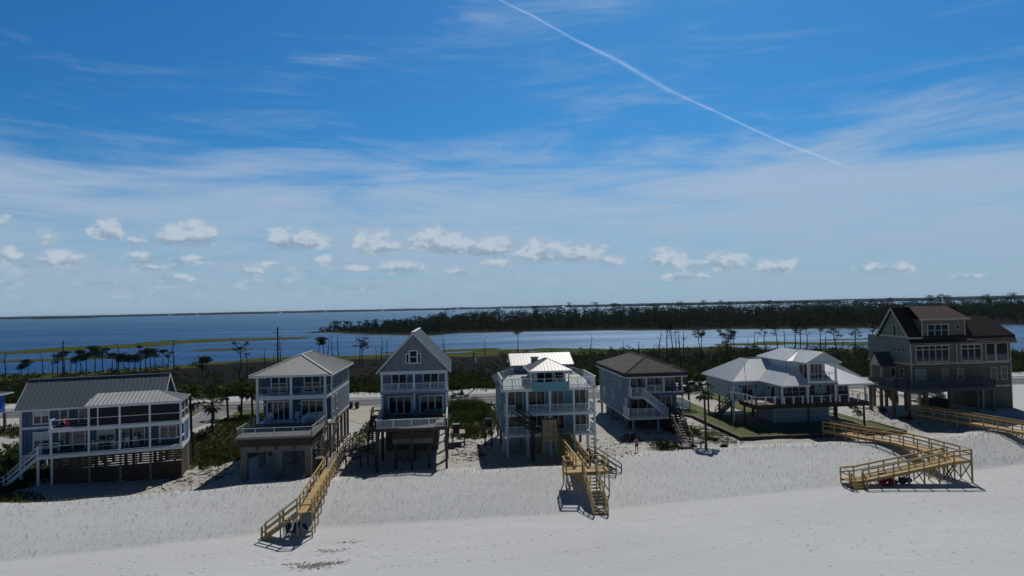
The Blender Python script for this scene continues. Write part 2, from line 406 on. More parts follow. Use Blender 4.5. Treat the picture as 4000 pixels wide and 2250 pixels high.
xs = axis(-52, 92, .4, -900, 1500); ys = axis(38, 86, .4, -60, 139, 1.05)
ys = np.array([v for v in ys if v < 138.9]+[139.0])
def dunez(x, y):
    z = terrain(x, y)
    to = np.interp(x, TOX, TOY); cr = np.interp(x, CRX, CRY)
    t = np.clip((y-to)/(cr-to), 0, 1); on = np.clip(np.minimum(t, 1-t)*8, 0, 1)
    z = z+on*(.055*(fbm(x*.9, y*1.1, 71, 3)-.45))                      # hummocks caught round the planted grass
    flat = (1-sstep(-1.0, .5, y-to))
    return z+flat*.04*(fbm(x*.5, y*.9, 77, 3)-.45)
grid('beach_sand', xs, ys, dunez, SAND, {'veg': vegmask, 'yard': lambda x, y, z: sstep(1.5, 5, y-np.interp(x, CRX, CRY))*(1-sstep(62, 75, x)*.6)*(1-sstep(134, 137, y))})

def marsh_material():
    m = bpy.data.materials.new('salt_marsh_rush'); m.use_nodes = True
    nt = m.node_tree; N = nt.nodes; L = nt.links; b = N['Principled BSDF']; b.inputs['Roughness'].default_value = 1; b.inputs['Specular IOR Level'].default_value = .05
    g = N.new('ShaderNodeNewGeometry'); at = N.new('ShaderNodeAttribute'); at.attribute_name = 'green'
    n1 = N.new('ShaderNodeTexNoise'); n1.inputs['Scale'].default_value = .09; n1.inputs['Detail'].default_value = 8; n1.inputs['Roughness'].default_value = .75
    mp = N.new('ShaderNodeMapping'); mp.inputs['Scale'].default_value = (.5, 1, 1); L.new(g.outputs['Position'], mp.inputs[0]); L.new(mp.outputs[0], n1.inputs['Vector'])
    def ramp(f, p0, c0, p1, c1):
        r = N.new('ShaderNodeValToRGB'); r.color_ramp.elements[0].position = p0; r.color_ramp.elements[1].position = p1
        r.color_ramp.elements[0].color = (*c0, 1); r.color_ramp.elements[1].color = (*c1, 1); L.new(f, r.inputs[0]); return r.outputs[0]
    br = ramp(n1.outputs['Fac'], .35, (.004,.0035,.003), .68, (.014,.012,.008)); gr = ramp(n1.outputs['Fac'], .35, (.038,.046,.008), .68, (.095,.108,.018))  # brown kept near black: shade among the rush stems put into its colour
    nm = N.new('ShaderNodeMath'); nm.operation = 'ADD'; L.new(at.outputs['Fac'], nm.inputs[0])
    ms = N.new('ShaderNodeMapRange'); ms.inputs['From Min'].default_value = .3; ms.inputs['From Max'].default_value = .7; ms.inputs['To Min'].default_value = -.4; ms.inputs['To Max'].default_value = .4; L.new(n1.outputs['Fac'], ms.inputs[0]); L.new(ms.outputs[0], nm.inputs[1])
    rr = ramp(nm.outputs[0], .25, (0,0,0), .75, (1,1,1))
    mx = N.new('ShaderNodeMix'); mx.data_type = 'RGBA'; L.new(rr, mx.inputs['Factor']); L.new(br, mx.inputs['A']); L.new(gr, mx.inputs['B']); L.new(mx.outputs['Result'], b.inputs['Base Color'])
    return m
MARSH = marsh_material()
def green(x, y, z):
    ys_ = np.interp(x, SHX, SHY); isl = np.zeros(np.shape(x))
    for P, w in BARS: isl = np.maximum(isl, segd(x, y, P) < w*2.2)
    k = 1-sstep(14, 46, ys_-y); k = k*np.where(x > 60, .6, 1)
    return np.maximum(k, isl)
grid('marsh_ground', axis(-430, 520, 3, -1500, 2500, 1.2), np.concatenate([np.arange(139.0, 345, 1.6), np.arange(346, 520, 4)]), marsh, MARSH, {'green': green})
# behind-the-camera and far seabed need nothing: the water is opaque

# peninsula across the lagoon
PNX = [-135,-128,-113,-64,-14,5,45,120,221,276,330,382,394,460,700,1600]
PNY = [612,598,600,521,483,513,514,491,452,424,425,427,400,330,250,-100]
BKX = [-135,-120,-60,20,120,250,400,1600]; BKY = [625,690,780,900,1000,1040,1040,1000]
def pen(x, y):
    n = fbm(x*.04, y*.04, 51)-.5
    d = np.minimum(y-np.interp(x, PNX, PNY), np.interp(x, BKX, BKY)-y)+n*22-3
    d = np.where(x < -135, d-(-135-x), d)
    return np.clip(d*.03, -.8, .5)+np.clip((d-60)*.006, 0, 1.2)
grid('peninsula_ground', axis(-150, 520, 6, -190, 1600, 1.15), np.arange(-60, 1060, 7.0), lambda x, y: np.where(y < 300, np.where(x > 420, pen(x, y), -.8), pen(x, y)), MARSH,
     {'green': lambda x, y, z: 1-sstep(.12, .40, z)})

# ------------------------------------------------------------------ water
def water_material():
    m = bpy.data.materials.new('bay_water'); m.use_nodes = True
    nt = m.node_tree; N = nt.nodes; L = nt.links; N.remove(N['Principled BSDF'])
    g = N.new('ShaderNodeNewGeometry')
    def noise(sc, det, st, rough=.6):
        mp = N.new('ShaderNodeMapping'); mp.inputs['Scale'].default_value = st; mp.inputs['Rotation'].default_value = (0,0,R(12)); L.new(g.outputs['Position'], mp.inputs[0])
        n = N.new('ShaderNodeTexNoise'); n.inputs['Scale'].default_value = sc; n.inputs['Detail'].default_value = det; n.inputs['Roughness'].default_value = rough; L.new(mp.outputs[0], n.inputs['Vector']); return n.outputs['Fac']
    rp = N.new('ShaderNodeValToRGB'); e = rp.color_ramp.elements
    e[0].position = .34; e[0].color = (.007,.068,.205,1); e[1].position = .66; e[1].color = (.040,.130,.220,1)
    sy = N.new('ShaderNodeSeparateXYZ'); L.new(g.outputs['Position'], sy.inputs[0])
    far = N.new('ShaderNodeMapRange'); far.inputs['From Min'].default_value = 350; far.inputs['From Max'].default_value = 1800; far.inputs['To Min'].default_value = -.10; far.inputs['To Max'].default_value = .13; L.new(sy.outputs[1], far.inputs[0])
    ad = N.new('ShaderNodeMath'); ad.operation = 'ADD'; L.new(noise(.006, 5, (.22, 1, 1)), ad.inputs[0]); L.new(far.outputs[0], ad.inputs[1])
    L.new(ad.outputs[0], rp.inputs[0])
    a = N.new('ShaderNodeMath'); a.operation = 'ADD'; L.new(noise(.55, 4, (.45, 1, 1), .65), a.inputs[0])
    k = N.new('ShaderNodeMath'); k.operation = 'MULTIPLY'; k.inputs[1].default_value = 1.2; L.new(noise(.16, 3, (.35, 1, 1)), k.inputs[0]); L.new(k.outputs[0], a.inputs[1])
    bp = N.new('ShaderNodeBump'); bp.inputs['Strength'].default_value = 1; bp.inputs['Distance'].default_value = .8
    L.new(a.outputs[0], bp.inputs['Height'])
    d = N.new('ShaderNodeBsdfDiffuse'); wv = N.new('ShaderNodeMapRange'); wv.inputs['From Min'].default_value = .3; wv.inputs['From Max'].default_value = .7; wv.inputs['To Min'].default_value = .55; wv.inputs['To Max'].default_value = 1.5; L.new(noise(.13, 5, (.3, 1, 1), .7), wv.inputs[0]); vs = N.new('ShaderNodeVectorMath'); vs.operation = 'SCALE'; L.new(rp.outputs[0], vs.inputs[0]); L.new(wv.outputs[0], vs.inputs['Scale']); L.new(vs.outputs[0], d.inputs['Color']); L.new(bp.outputs[0], d.inputs['Normal'])
    gl = N.new('ShaderNodeBsdfGlossy'); gl.inputs['Color'].default_value = (.70,.88,1,1); gl.inputs['Roughness'].default_value = .30; L.new(bp.outputs[0], gl.inputs['Normal'])
    fr = N.new('ShaderNodeFresnel'); fr.inputs['IOR'].default_value = 1.33; L.new(bp.outputs[0], fr.inputs['Normal'])
    fm = N.new('ShaderNodeMapRange'); fm.inputs['To Min'].default_value = .03; fm.inputs['To Max'].default_value = .40; L.new(fr.outputs[0], fm.inputs[0])   # steep chop hides most of the mirror reflection
    wk = N.new('ShaderNodeMapRange'); wk.inputs['From Min'].default_value = .35; wk.inputs['From Max'].default_value = .65; wk.inputs['To Min'].default_value = .65; wk.inputs['To Max'].default_value = 1.25; L.new(noise(.02, 4, (.2, 1, 1)), wk.inputs[0]); fk = N.new('ShaderNodeMath'); fk.operation = 'MULTIPLY'; L.new(fm.outputs[0], fk.inputs[0]); L.new(wk.outputs[0], fk.inputs[1])
    mx = N.new('ShaderNodeMixShader'); L.new(fk.outputs[0], mx.inputs[0]); L.new(d.outputs[0], mx.inputs[1]); L.new(gl.outputs[0], mx.inputs[2]); L.new(mx.outputs[0], N['Material Output'].inputs['Surface'])
    return m
WATER = water_material()
wb = MB(); wb.quad((-11000,-2500,0),(11000,-2500,0),(11000,11500,0),(-11000,11500,0))
w = wb.build('bay_water', WATER); tag(w, kind='structure'); ORIGIN[w.name] = (0,0,0)

# ------------------------------------------------------------------ roads, drives, lawn
ASPH = mat('grey_asphalt', (.115,.115,.112), .9, .16, .35, .1, 6)
PATHM = mat('path_asphalt', (.20,.195,.18), .9, .14, .5)
LINEW = mat('road_line_paint', (.62,.61,.55), .7, .1, 1)
DRIVE = mat('driveway_concrete', (.46,.41,.345), .9, .10, .4, .1, 5)
GRAVEL = mat('grey_gravel', (.24,.235,.225), .95, .22, 2.5, .2, 10)
LAWN = mat('mown_lawn', (.055,.072,.012), .95, .35, .9, .3, 8, c2=(.115,.135,.026))
def sheet(name, pts, z, m, th=.004):
    b = MB(); b.prism([(x, y, z) for x, y in pts], (0, 0, -.25)); o = b.build(name, m); ORIGIN[o.name] = (0,0,0); return tag(o, kind='structure')
sheet('road', [(-900,122.6),(1400,122.6),(1400,131.8),(-900,131.8)], 2.745, ASPH)
for i, (y, wd) in enumerate(((123.7,.14),(127.2,.2),(130.7,.14))):
    o = MB(); o.box(-900,1400,y-wd/2,y+wd/2,2.742,2.750); o = o.build('road_line', LINEW); tag(o, kind='structure'); ORIGIN[o.name]=(0,0,0)
sheet('bike_path', [(-900,133.2),(1400,133.2),(1400,135.8),(-900,135.8)], 2.735, PATHM)
sheet('gravel_driveway', [(-44.5,122.7),(-38,122.7),(-38.6,117),(-39.2,108),(-40.2,100),(-41.5,92),(-45,92),(-44,104),(-43.5,115)], 2.74, GRAVEL)
sheet('sandy_driveway', [(-19.5,122.7),(-12.5,122.7),(-12.9,112),(-13.2,104),(-14.6,104),(-19.5,112)], 2.741, DRIVE)
b = MB(); b.prism([(40.9,122.7,2.8),(46.4,122.7,2.8),(45.2,109.5,2.87),(40.6,107,2.87)],(0,0,-.3)); b.prism([(40.6,107,2.87),(45.2,109.5,2.87),(44.6,98,3.12),(39.6,98,3.12)],(0,0,-.3)); o = b.build('driveway',DRIVE); tag(o,kind='structure'); ORIGIN[o.name]=(0,0,0)
sheet('driveway', [(66.6,122.7),(80,122.7),(79,102.5),(67.2,102.5)], 2.86, DRIVE)
# ------------------------------------------------------------------ houses
def slab(parent, x0, x1, y0, y1, z0, z1, m, name='floor_slab'):
    b = MB(); b.box(x0, x1, y0, y1, z0, z1); return b.build(name, m, parent)

# ---- H1: long blue house with a grey metal roof, far left (rotated, local metres)
WALL1 = lined('slate_blue_board_and_batten', (.075,.13,.20), 'XY', .4, .12, 1.35, .75, .1)
ROOF1 = mat('dark_grey_metal_roof', (.15,.185,.215), .5, .08, .6, metal=.25)
ROOF1B = mat('pale_metal_roof', (.52,.52,.50), .42, .06, .8, metal=.45)
h1 = thing('beach_house', 'long two-storey blue house with dark grey metal roof and white screened double porch', 'house', (-43.9, 75.1, 2.0), R(13), local=True)
ZB = 2.0
def z1(z): return z-ZB
b = MB(); b.box(-2.6,10.9,2.7,10.3,z1(4.9),z1(10.2)); b.build('wall', WALL1, h1)
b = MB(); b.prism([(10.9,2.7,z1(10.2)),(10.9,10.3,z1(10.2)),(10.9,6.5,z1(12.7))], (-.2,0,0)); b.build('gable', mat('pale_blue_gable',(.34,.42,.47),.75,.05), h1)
b = MB(); b.prism([(-2.6,2.7,z1(10.2)),(-2.6,10.3,z1(10.2)),(-2.6,6.5,z1(12.7))], (.2,0,0)); b.build('gable', WALL1, h1)
b = MB()
for (x, y) in ((-2.62,2.67),(10.92,2.67),(-2.62,10.33),(10.92,10.33)): b.box(x-.12,x+.12,y-.12,y+.12,z1(1.2),z1(10.15))
b.box(-2.64,.7,2.6,2.72,z1(7.85),z1(8.12)); b.box(-2.64,10.94,2.6,2.72,z1(4.85),z1(5.12)); b.box(-2.64,10.94,2.6,2.72,z1(9.98),z1(10.16)); b.build('trim', WHITE, h1)
b = MB(); roofface(b, [(-3.1,2.1,z1(10.05)),(11.4,2.1,z1(10.05)),(11.4,6.5,z1(12.95)),(-3.1,6.5,z1(12.95))], .12, .46)
roofface(b, [(11.4,10.9,z1(10.05)),(-3.1,10.9,z1(10.05)),(-3.1,6.5,z1(12.95)),(11.4,6.5,z1(12.95))], .12, .46)
b.bar((-3.15,6.5,z1(12.99)),(11.45,6.5,z1(12.99)),.4,.06); b.build('roof', ROOF1, h1)
for s in (-3.12, 11.42): b = MB(); b.bar((s,2.05,z1(9.93)),(s,6.5,z1(12.85)),.05,.2); b.bar((s,10.95,z1(9.93)),(s,6.5,z1(12.85)),.05,.2); b.build('fascia', WHITE, h1)
b = MB()
b.bar((-3.1,2.06,z1(9.95)),(4.2,2.06,z1(9.95)),.05,.18); b.build('fascia', WHITE, h1)
# porch decks
b = MB(); b.box(-.3,13.6,-.1,5.2,z1(5.1),z1(5.34)); b.build('lower_deck', OLDWOOD, h1)
b = MB(); b.box(.8,13.6,-.05,5.2,z1(7.9),z1(8.06)); b.build('upper_deck', OLDWOOD, h1)
b = MB()
b.box(-.34,13.66,-.16,-.1,z1(5.02),z1(5.36)); b.box(13.6,13.66,-.1,5.2,z1(5.02),z1(5.36)); b.box(-.34,-.3,-.1,2.5,z1(5.02),z1(5.36))
b.box(.74,13.66,-.13,-.05,z1(7.76),z1(8.1)); b.box(13.6,13.66,-.05,5.2,z1(7.76),z1(8.1)); b.box(.74,.8,-.05,2.6,z1(7.76),z1(8.1))
b.box(4.3,13.62,-.12,.06,z1(10.12),z1(10.42)); b.box(13.5,13.64,.06,5.2,z1(10.12),z1(10.42)); b.build('porch_fascia', WHITE, h1)
for x, t in ((1.0,7.8),(4.5,10.15),(5.35,10.15),(7.45,10.15),(10.4,10.15),(13.48,10.15)):
    post(h1, x, .0, z1(5.34) if x != 5.35 else z1(8.06), z1(t), .2 if x != 5.35 else .12, WHITE, 'porch_post')
post(h1, 13.48, 2.6, z1(5.34), z1(10.15), .14, WHITE, 'porch_post'); post(h1, 13.48, 5.1, z1(1.0), z1(10.15), .2, WHITE, 'porch_post')
post(h1, .9, .05, z1(8.06), z1(9.15), .18, WHITE, 'porch_post'); post(h1, -.2, 0, z1(1.8), z1(6.4), .2, WHITE, 'porch_post')
for (p, q) in (((-.2,0,z1(5.34)),(1.0,0,z1(5.34))),((1.0,0,z1(5.34)),(4.5,0,z1(5.34))),((4.5,0,z1(5.34)),(7.45,0,z1(5.34))),((7.45,0,z1(5.34)),(10.4,0,z1(5.34))),((10.4,0,z1(5.34)),(13.48,0,z1(5.34))),((13.48,0,z1(5.34)),(13.48,2.6,z1(5.34)))):
    rail(h1, p, q, .98, 'low', WHITE, 9, ends=False)
for (p, q) in (((.9,0,z1(8.06)),(4.5,0,z1(8.06))),((.9,2.6,z1(8.06)),(.9,0,z1(8.06))),((4.5,0,z1(8.06)),(7.45,0,z1(8.06))),((7.45,0,z1(8.06)),(10.4,0,z1(8.06))),((10.4,0,z1(8.06)),(13.48,0,z1(8.06))),((13.48,0,z1(8.06)),(13.48,5,z1(8.06)))):
    rail(h1, p, q, 1.0, 'low', WHITE, 9, ends=False)
b = MB(); b.box(13.45,13.52,2.65,5.0,z1(5.34),z1(7.76)); b.build('side_panel', mat('bright_blue_panel', (.05,.17,.38), .7, .06), h1)
for u0, u1 in ((4.6,5.29),(5.41,7.35),(7.55,10.3),(10.5,13.38)): b = MB(); b.box(u0,u1,.03,.04,z1(8.06),z1(10.12)); b.build('insect_screen', SCREEN, h1)
for v0, v1 in ((.1,2.53),(2.67,5.0)): b = MB(); b.box(13.46,13.47,v0,v1,z1(8.06),z1(10.12)); b.build('insect_screen', SCREEN, h1)
b = MB(); roofface(b, [(4.1,-.35,z1(10.42)),(13.8,-.35,z1(10.42)),(10.6,3.2,z1(11.35)),(4.5,3.2,z1(11.35))], .08, .42); roofface(b, [(13.8,-.35,z1(10.42)),(13.8,5.5,z1(10.42)),(10.6,3.2,z1(11.35))], .08, .42)
b.build('porch_roof', ROOF1B, h1)
# openings
win(h1,'F',2.7,-1.4,-.05,z1(8.45),z1(10.0),2,1,.12,blind=.5); win(h1,'F',2.7,1.1,1.75,z1(8.12),z1(9.95),1,1,.14,name='door')
win(h1,'F',2.7,2.9,3.9,z1(8.2),z1(9.9),1,1,.12,glass=BLUEGL); win(h1,'F',2.7,4.2,4.75,z1(8.2),z1(9.9),1,1,.1,glass=BLUEGL)
win(h1,'F',2.7,-1.4,-.05,z1(5.75),z1(7.4),2,1,.12,blind=.5); win(h1,'F',2.7,1.05,3.4,z1(5.36),z1(7.3),2,1,.12,name='sliding_door',glass=BLUEGL)
win(h1,'F',2.7,4.7,6.3,z1(5.6),z1(7.25),2,1,.12,blind=.35); win(h1,'F',2.7,7.1,9.3,z1(5.36),z1(7.25),2,1,.12,name='sliding_door',glass=BLUEGL)
win(h1,'F',2.71,10.95,12.6,z1(5.8),z1(7.2),2,1,.1,glass=BLUEGL)
win(h1,'F',2.75,6,9,z1(8.1),z1(9.9),3,1,.06,frame=DARKPOST)
b = MB(); b.box(10.9,13.5,2.7,5.2,z1(5.1),z1(7.8)); b.build('porch_room', WALL1, h1)
# slatted skirt and posts under the deck
b = MB()
for i in range(16):
    z = z1(1.05)+i*.25; b.box(1.15,13.5,.08,.12,z,z+.17); b.box(13.5,13.54,.12,5.0,z,z+.17)
for u in (3.0,6.0,9.0,11.9): b.box(u-.05,u+.05,.12,.2,z1(.9),z1(5.0))
b.box(13.38,13.5,.08,.12,z1(.6),z1(1.3)); b.build('slatted_skirt', DARKWOOD, h1)
b = MB(); b.box(1.1,13.5,.42,.45,z1(.6),z1(3.6)); b.build('skirt_backing', DARKWOOD, h1)
for u in (1.0,4.5,7.45,10.4): post(h1, u, .24, z1(.9), z1(5.05), .2, WHITE, 'porch_post')
for u in (1,4.5,7.45,10.4,13.4):
    for v in (2.7,6.5,10.2): post(h1, u, v, z1(.6), z1(5.1), .28, DARKPOST)
st = stair(h1, (-.32,.1,z1(5.3)), (-3.3,.1,z1(2.5)), (0,1,0), 1.2, WHITE, style='two')
b = MB(); b.box(-5.4,-3.3,-.1,1.5,z1(2.4),z1(2.52)); b.build('stair_landing', OLDWOOD, h1)
rail(h1, (-5.3,0,z1(2.5)), (-3.3,0,z1(2.5)), 1.0, 'two', WHITE, 2)

# things on H1's porches
def chair_adirondack(m, name, label, loc, rz, group=None, s=1.0):
    t = thing(name, label, 'chair', loc, rz, group, local=True)
    b = MB(); b.prism([(-.28,-.32,.36),(.28,-.32,.36),(.28,.22,.24),(-.28,.22,.24)], (0,0,-.04)); b.build('seat', m, t)
    b = MB()
    for i in range(5): x = -.24+i*.12; b.bar((x,.2,.26),(x*1.15,.52,1.02-abs(i-2)*.05),.1,.025)
    b.build('backrest', m, t)
    for s_ in (-1, 1):
        b = MB(); b.bar((s_*.33,-.33,.58),(s_*.33,.36,.56),.13,.03); b.build('armrest', m, t)
        b = MB(); b.bar((s_*.33,-.30,0),(s_*.33,-.30,.57),.06,.09); b.build('leg', m, t)
        b = MB(); b.bar((s_*.30,-.28,.3),(s_*.30,.5,.02),.04,.09); b.build('leg', m, t)
    return t
def H1p(u, v, z): 
    a = R(13); return (-43.9+u*math.cos(a)-v*math.sin(a), 75.1+u*math.sin(a)+v*math.cos(a), z)
PINK = mat('pink_plastic', (.50,.10,.16), .5, .05)
chair_adirondack(PINK, 'porch_chair', 'pink slatted chair on the open upper deck of the long blue house', H1p(2.4,.9,8.06), R(70))
def dining(label_t, loc, rz, m, mt):
    t = thing('porch_table', label_t, 'table', loc, rz, local=True)
    b = MB(); b.box(-.8,.8,-.45,.45,.98,1.03); b.build('tabletop', mt, t)
    for sx in (-.7,.7):
        for sy in (-.36,.36): b = MB(); b.box(sx-.03,sx+.03,sy-.03,sy+.03,0,.98); b.build('leg', mt, t)
dining('tall pale table on the lower porch of the long blue house', H1p(5.7,1.2,5.34), R(13), WHITE, mat('pale_tabletop', (.5,.5,.5), .6, .05))
def tallchair(label, loc, rz, m, group):
    t = thing('bar_chair', label, 'chair', loc, rz, group, local=True)
    b = MB(); b.box(-.21,.21,-.2,.2,.70,.74); b.build('seat', m, t)
    b = MB(); b.box(-.2,.2,.17,.2,.78,1.15); b.build('backrest', m, t)
    for sx in (-.18,.18):
        for sy in (-.17,.17): b = MB(); b.box(sx-.02,sx+.02,sy-.02,sy+.02,0,.70 if sy < 0 else 1.1); b.build('leg', m, t)
for i, (u, v, lab) in enumerate(((7.9,1.0,'white bar chair by the right-hand porch window of the long blue house'),(8.7,1.5,'second white bar chair right of the porch table of the long blue house'),(4.75,1.2,'white bar chair at the left end of the porch table'),(6.9,.6,'white bar chair at the right end of the porch table'))):
    tallchair(lab, H1p(u,v,5.34), R(13+40*i), WHITE, 'bar chairs on the lower porch')
b = MB(); 
for p, q in (((-.9,0,0),(-.9,0,.95)),((.9,0,0),(.9,0,.95)),((-.9,0,.93),(.9,0,.93)),((-.9,.45,0),(-.9,.45,.95)),((.9,.45,0),(.9,.45,.95)),((-.9,.45,.93),(.9,.45,.93)),((-.9,0,.93),(-.9,.45,.93)),((.9,0,.93),(.9,.45,.93))): b.bar(p, q, .09)
b.box(-.9,.9,.0,.45,.5,.54); o = b.build_top('deck_bench', WHITE, 'white open frame bench at the stair end of the lower porch', 'bench'); o.location = H1p(.2,1.9,5.34); o.rotation_euler = (0,0,R(13))

# ---- H0: sliver of a bright blue house cut by the left edge
h0 = thing('beach_house', 'bright blue house with white eave cut off by the left edge of the photo', 'house', (-66, 100, 2.4))
BRB = mat('bright_blue_siding', (.02,.13,.48), .7, .08)
b = MB(); b.box(-70,-63.6,100,109,5.6,8.5); b.build('wall', BRB, h0)
b = MB(); b.box(-70,-63.53,99.9,99.98,5.25,5.85); b.box(-63.6,-63.53,99.98,109,5.25,5.6); b.box(-63.7,-63.51,99.9,100.0,5.85,8.4); b.build('trim', WHITE, h0)
b = MB(); roofface(b, [(-71,99,8.55),(-63.0,99,8.55),(-65.5,104.5,9.3),(-71,104.5,9.3)], .12, .45); roofface(b, [(-63.0,99,8.55),(-63.0,110,8.55),(-65.5,104.5,9.3)], .12, .45); roofface(b, [(-63.0,110,8.55),(-71,110,8.55),(-71,104.5,9.3),(-65.5,104.5,9.3)], .12, .45); b.build('roof', ROOF1, h0)
b = MB(); b.bar((-71,98.97,8.45),(-63.0,98.97,8.45),.05,.2); b.build('fascia', WHITE, h0); b = MB(); b.bar((-62.97,99,8.45),(-62.97,110,8.45),.05,.2); b.build('fascia', WHITE, h0)
for x in (-69.5,-66.4,-63.4):
    for y in (100.4,104.5,108.6): post(h0, x, y, 2.2, 5.6, .3, OLDPOST)
h0.location.x -= 5.2

# ---- H2: blue-grey house on tall piles with a big square deck
WALL2 = mat('blue_siding_front_shade', (.06,.10,.165), .75, .08, 1.5)  # darker than the side siding: shade of the front put into the colour
WALL2S = lined('blue_grey_lap_siding_sunlit', (.17,.22,.28), 'Z', .19, .2, .72, .7, .08)  # lighter than the front: grazing sun put into the colour
ROOF2 = mat('light_grey_metal_roof', (.46,.455,.43), .45, .05, .8, metal=.4)
h2 = thing('beach_house', 'tall blue-grey house with pale hip roof and a square deck on concrete piers', 'house', (-19, 85, 2.7))
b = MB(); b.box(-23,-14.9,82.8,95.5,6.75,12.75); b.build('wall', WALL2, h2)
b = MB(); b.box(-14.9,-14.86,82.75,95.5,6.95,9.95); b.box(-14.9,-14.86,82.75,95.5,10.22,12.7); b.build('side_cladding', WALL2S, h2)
b = MB(); b.box(-14.9,-14.84,80.4,95.55,9.95,10.22); b.box(-14.9,-14.84,82.75,95.55,6.7,6.95); b.box(-15.02,-14.82,82.68,82.8,6.95,12.7); b.box(-15.02,-14.82,95.45,95.6,6.95,12.7); b.build('trim', WHITE, h2)
slab(h2,-23.15,-15.0,80.15,82.8,9.82,10.3,WHITE,'balcony_slab'); slab(h2,-23.1,-14.9,80.3,82.8,6.72,7.06,WHITE,'porch_floor')
for x in (-23.0,-19.15,-15.25): post(h2,x,80.35,7.06,9.82,.26,WHITE,'porch_column'); post(h2,x,80.35,10.3,12.7,.26,WHITE,'porch_column')
b = MB(); b.box(-23.1,-15.1,80.25,80.45,12.55,12.75); b.build('porch_beam', WHITE, h2)
rail(h2,(-23,80.35,10.3),(-19.15,80.35,10.3),.95,'cable',GREYW,1.3); rail(h2,(-19.15,80.35,10.3),(-15.25,80.35,10.3),.95,'cable',GREYW,1.3); rail(h2,(-15.25,80.35,10.3),(-15.05,82.7,10.3),.95,'cable',GREYW,1.3)
F=82.8
win(h2,'F',F,-22.0,-20.3,10.42,12.45,2,2,.13,name='french_door'); win(h2,'F',F,-18.1,-16.35,10.42,12.45,2,2,.13,name='french_door')
win(h2,'F',F,-22.5,-20.0,7.12,9.25,4,1,.13,name='sliding_door'); win(h2,'F',F,-18.45,-16.0,7.12,9.25,3,1,.13,name='sliding_door')
for x, z in ((-22.8,9.0),(-18.75,9.0),(-22.8,12.2),(-15.6,9.0)):
    b = MB(); b.box(x-.06,x+.06,82.66,82.8,z-.14,z+.14); b.build('wall_lamp', WHITE, h2)
win(h2,'R',-14.86,82.9,83.7,11.2,12.4,1,2,.11); win(h2,'R',-14.86,81.6+1.3,83.5,7.9,9.6,1,2,.11); win(h2,'R',-14.86,85.0,85.8,7.9,9.65,1,2,.11); win(h2,'R',-14.86,90,90.8,10.9,12.2,1,2,.1)
ap, ab = (-18.95,84.9,14.75), (-18.95,91.5,14.75); E0=12.72
c1,c2,c3,c4 = (-23.7,79.5,E0),(-14.3,79.5,E0),(-14.3,96.2,E0),(-23.7,96.2,E0)
b = MB(); roofface(b,[c1,c2,ap],.1,.3,.03,.035); roofface(b,[c2,c3,ab,ap],.1,.3,.03,.035); roofface(b,[c3,c4,ab],.1,.3,.03,.035); roofface(b,[c4,c1,ap,ab],.1,.3,.03,.035)
rf = b.build('roof', ROOF2, h2)
b = MB(); 
for p, q in ((c1,ap),(c2,ap),(c3,ab),(c4,ab),(ap,ab)): b.bar(Vector(p)+Vector((0,0,.05)),Vector(q)+Vector((0,0,.05)),.22,.06)
b.build('ridge_cap', GREYW, rf)
for y in (87.5,91): b = MB(); b.cyl((-16.8,y,13.5),(-16.8,y,14.15),.06); b.build('vent_pipe', GREYW, rf)
b = MB()
for p, q in ((c1,c2),(c2,c3),(c3,c4),(c4,c1)): b.bar(Vector(p)+Vector((0,0,-.13)),Vector(q)+Vector((0,0,-.13)),.05,.2)
b.build('fascia', WHITE, h2)
# deck
DECK2 = lined('grey_composite_deck', (.13,.135,.145), 'X', .15, .08, .7, .7, .08)
b = MB(); b.box(-22.85,-15.05,71.95,80.3,6.95,7.1); b.build('deck', DECK2, h2)
b = MB(); b.box(-22.88,-15.02,71.85,71.95,6.9,7.13); b.box(-22.95,-22.85,71.95,80.3,6.9,7.13); b.box(-15.05,-14.95,71.95,80.3,6.9,7.13); b.build('deck_edge', mat('pale_grey_boards', (.27,.25,.23), .8, .15), h2)
SKIRT = lined('brown_stained_skirt', (.065,.042,.034), 'Z', .22, .1, .55, .8, .25, 1)
b = MB(); b.box(-22.7,-15.2,72.05,72.2,6.05,6.9); b.box(-22.7,-22.55,72.2,80,6.05,6.9); b.box(-15.3,-15.15,72.2,80,6.05,6.9); b.build('deck_skirt', SKIRT, h2)
b = MB()
for x in (-20.8,-18.9,-17.0): b.bar((x,72.0,6.9),(x+.1,72.0,5.7),.16,.14)
b.build('skirt_brace', DARKPOST, h2)
b = MB(); b.box(-22.45,-15.25,72.1,72.7,5.5,6.05); b.box(-22.45,-15.25,78.5,79.1,5.5,6.05); b.box(-22.45,-21.85,72.7,78.5,5.52,6.05); b.box(-15.85,-15.25,72.7,78.5,5.52,6.05); b.build('concrete_beam', CONC, h2)
for x in (-22.1,-18.5,-15.55):
    for y in (72.45,78.8): b = MB(); b.box(x-.32,x+.32,y-.3,y+.3,1.9,5.5); b.build('concrete_pier', CONC, h2)
for y in (82,84.7,87.4,90.1,92.8,95.3): post(h2,-15.05,y,2.0,6.75,.3,OLDPOST); post(h2,-22.8,y,2.0,6.75,.3,OLDPOST)
b = MB(); b.box(-15.25,-14.88,81.8,95.5,6.4,6.7); b.build('rim_beam', OLDPOST, h2)
rail(h2,(-22.8,72.0,7.12),(-15.1,72.0,7.12),.88,'cable',GREYW,1.95); rail(h2,(-22.8,80.2,7.12),(-22.8,72.0,7.12),.88,'cable',GREYW,1.9); rail(h2,(-15.1,72.0,7.12),(-15.0,79.0,7.12),.88,'cable',GREYW,1.9)
stair(h2,(-14.85,79.3,7.06),(-14.95,75.4,4.3),(1,0,0),1.15,OLDPOST,tread=OLDWOOD,style='two')
b = MB(); b.box(-14.95,-13.7,79.3,81.2,6.9,7.06); b.build('stair_landing', OLDWOOD, h2)
b = MB(); b.box(-15.3,-13.95,73.9,75.4,4.05,4.2); b.build('lower_landing', OLDWOOD, h2)
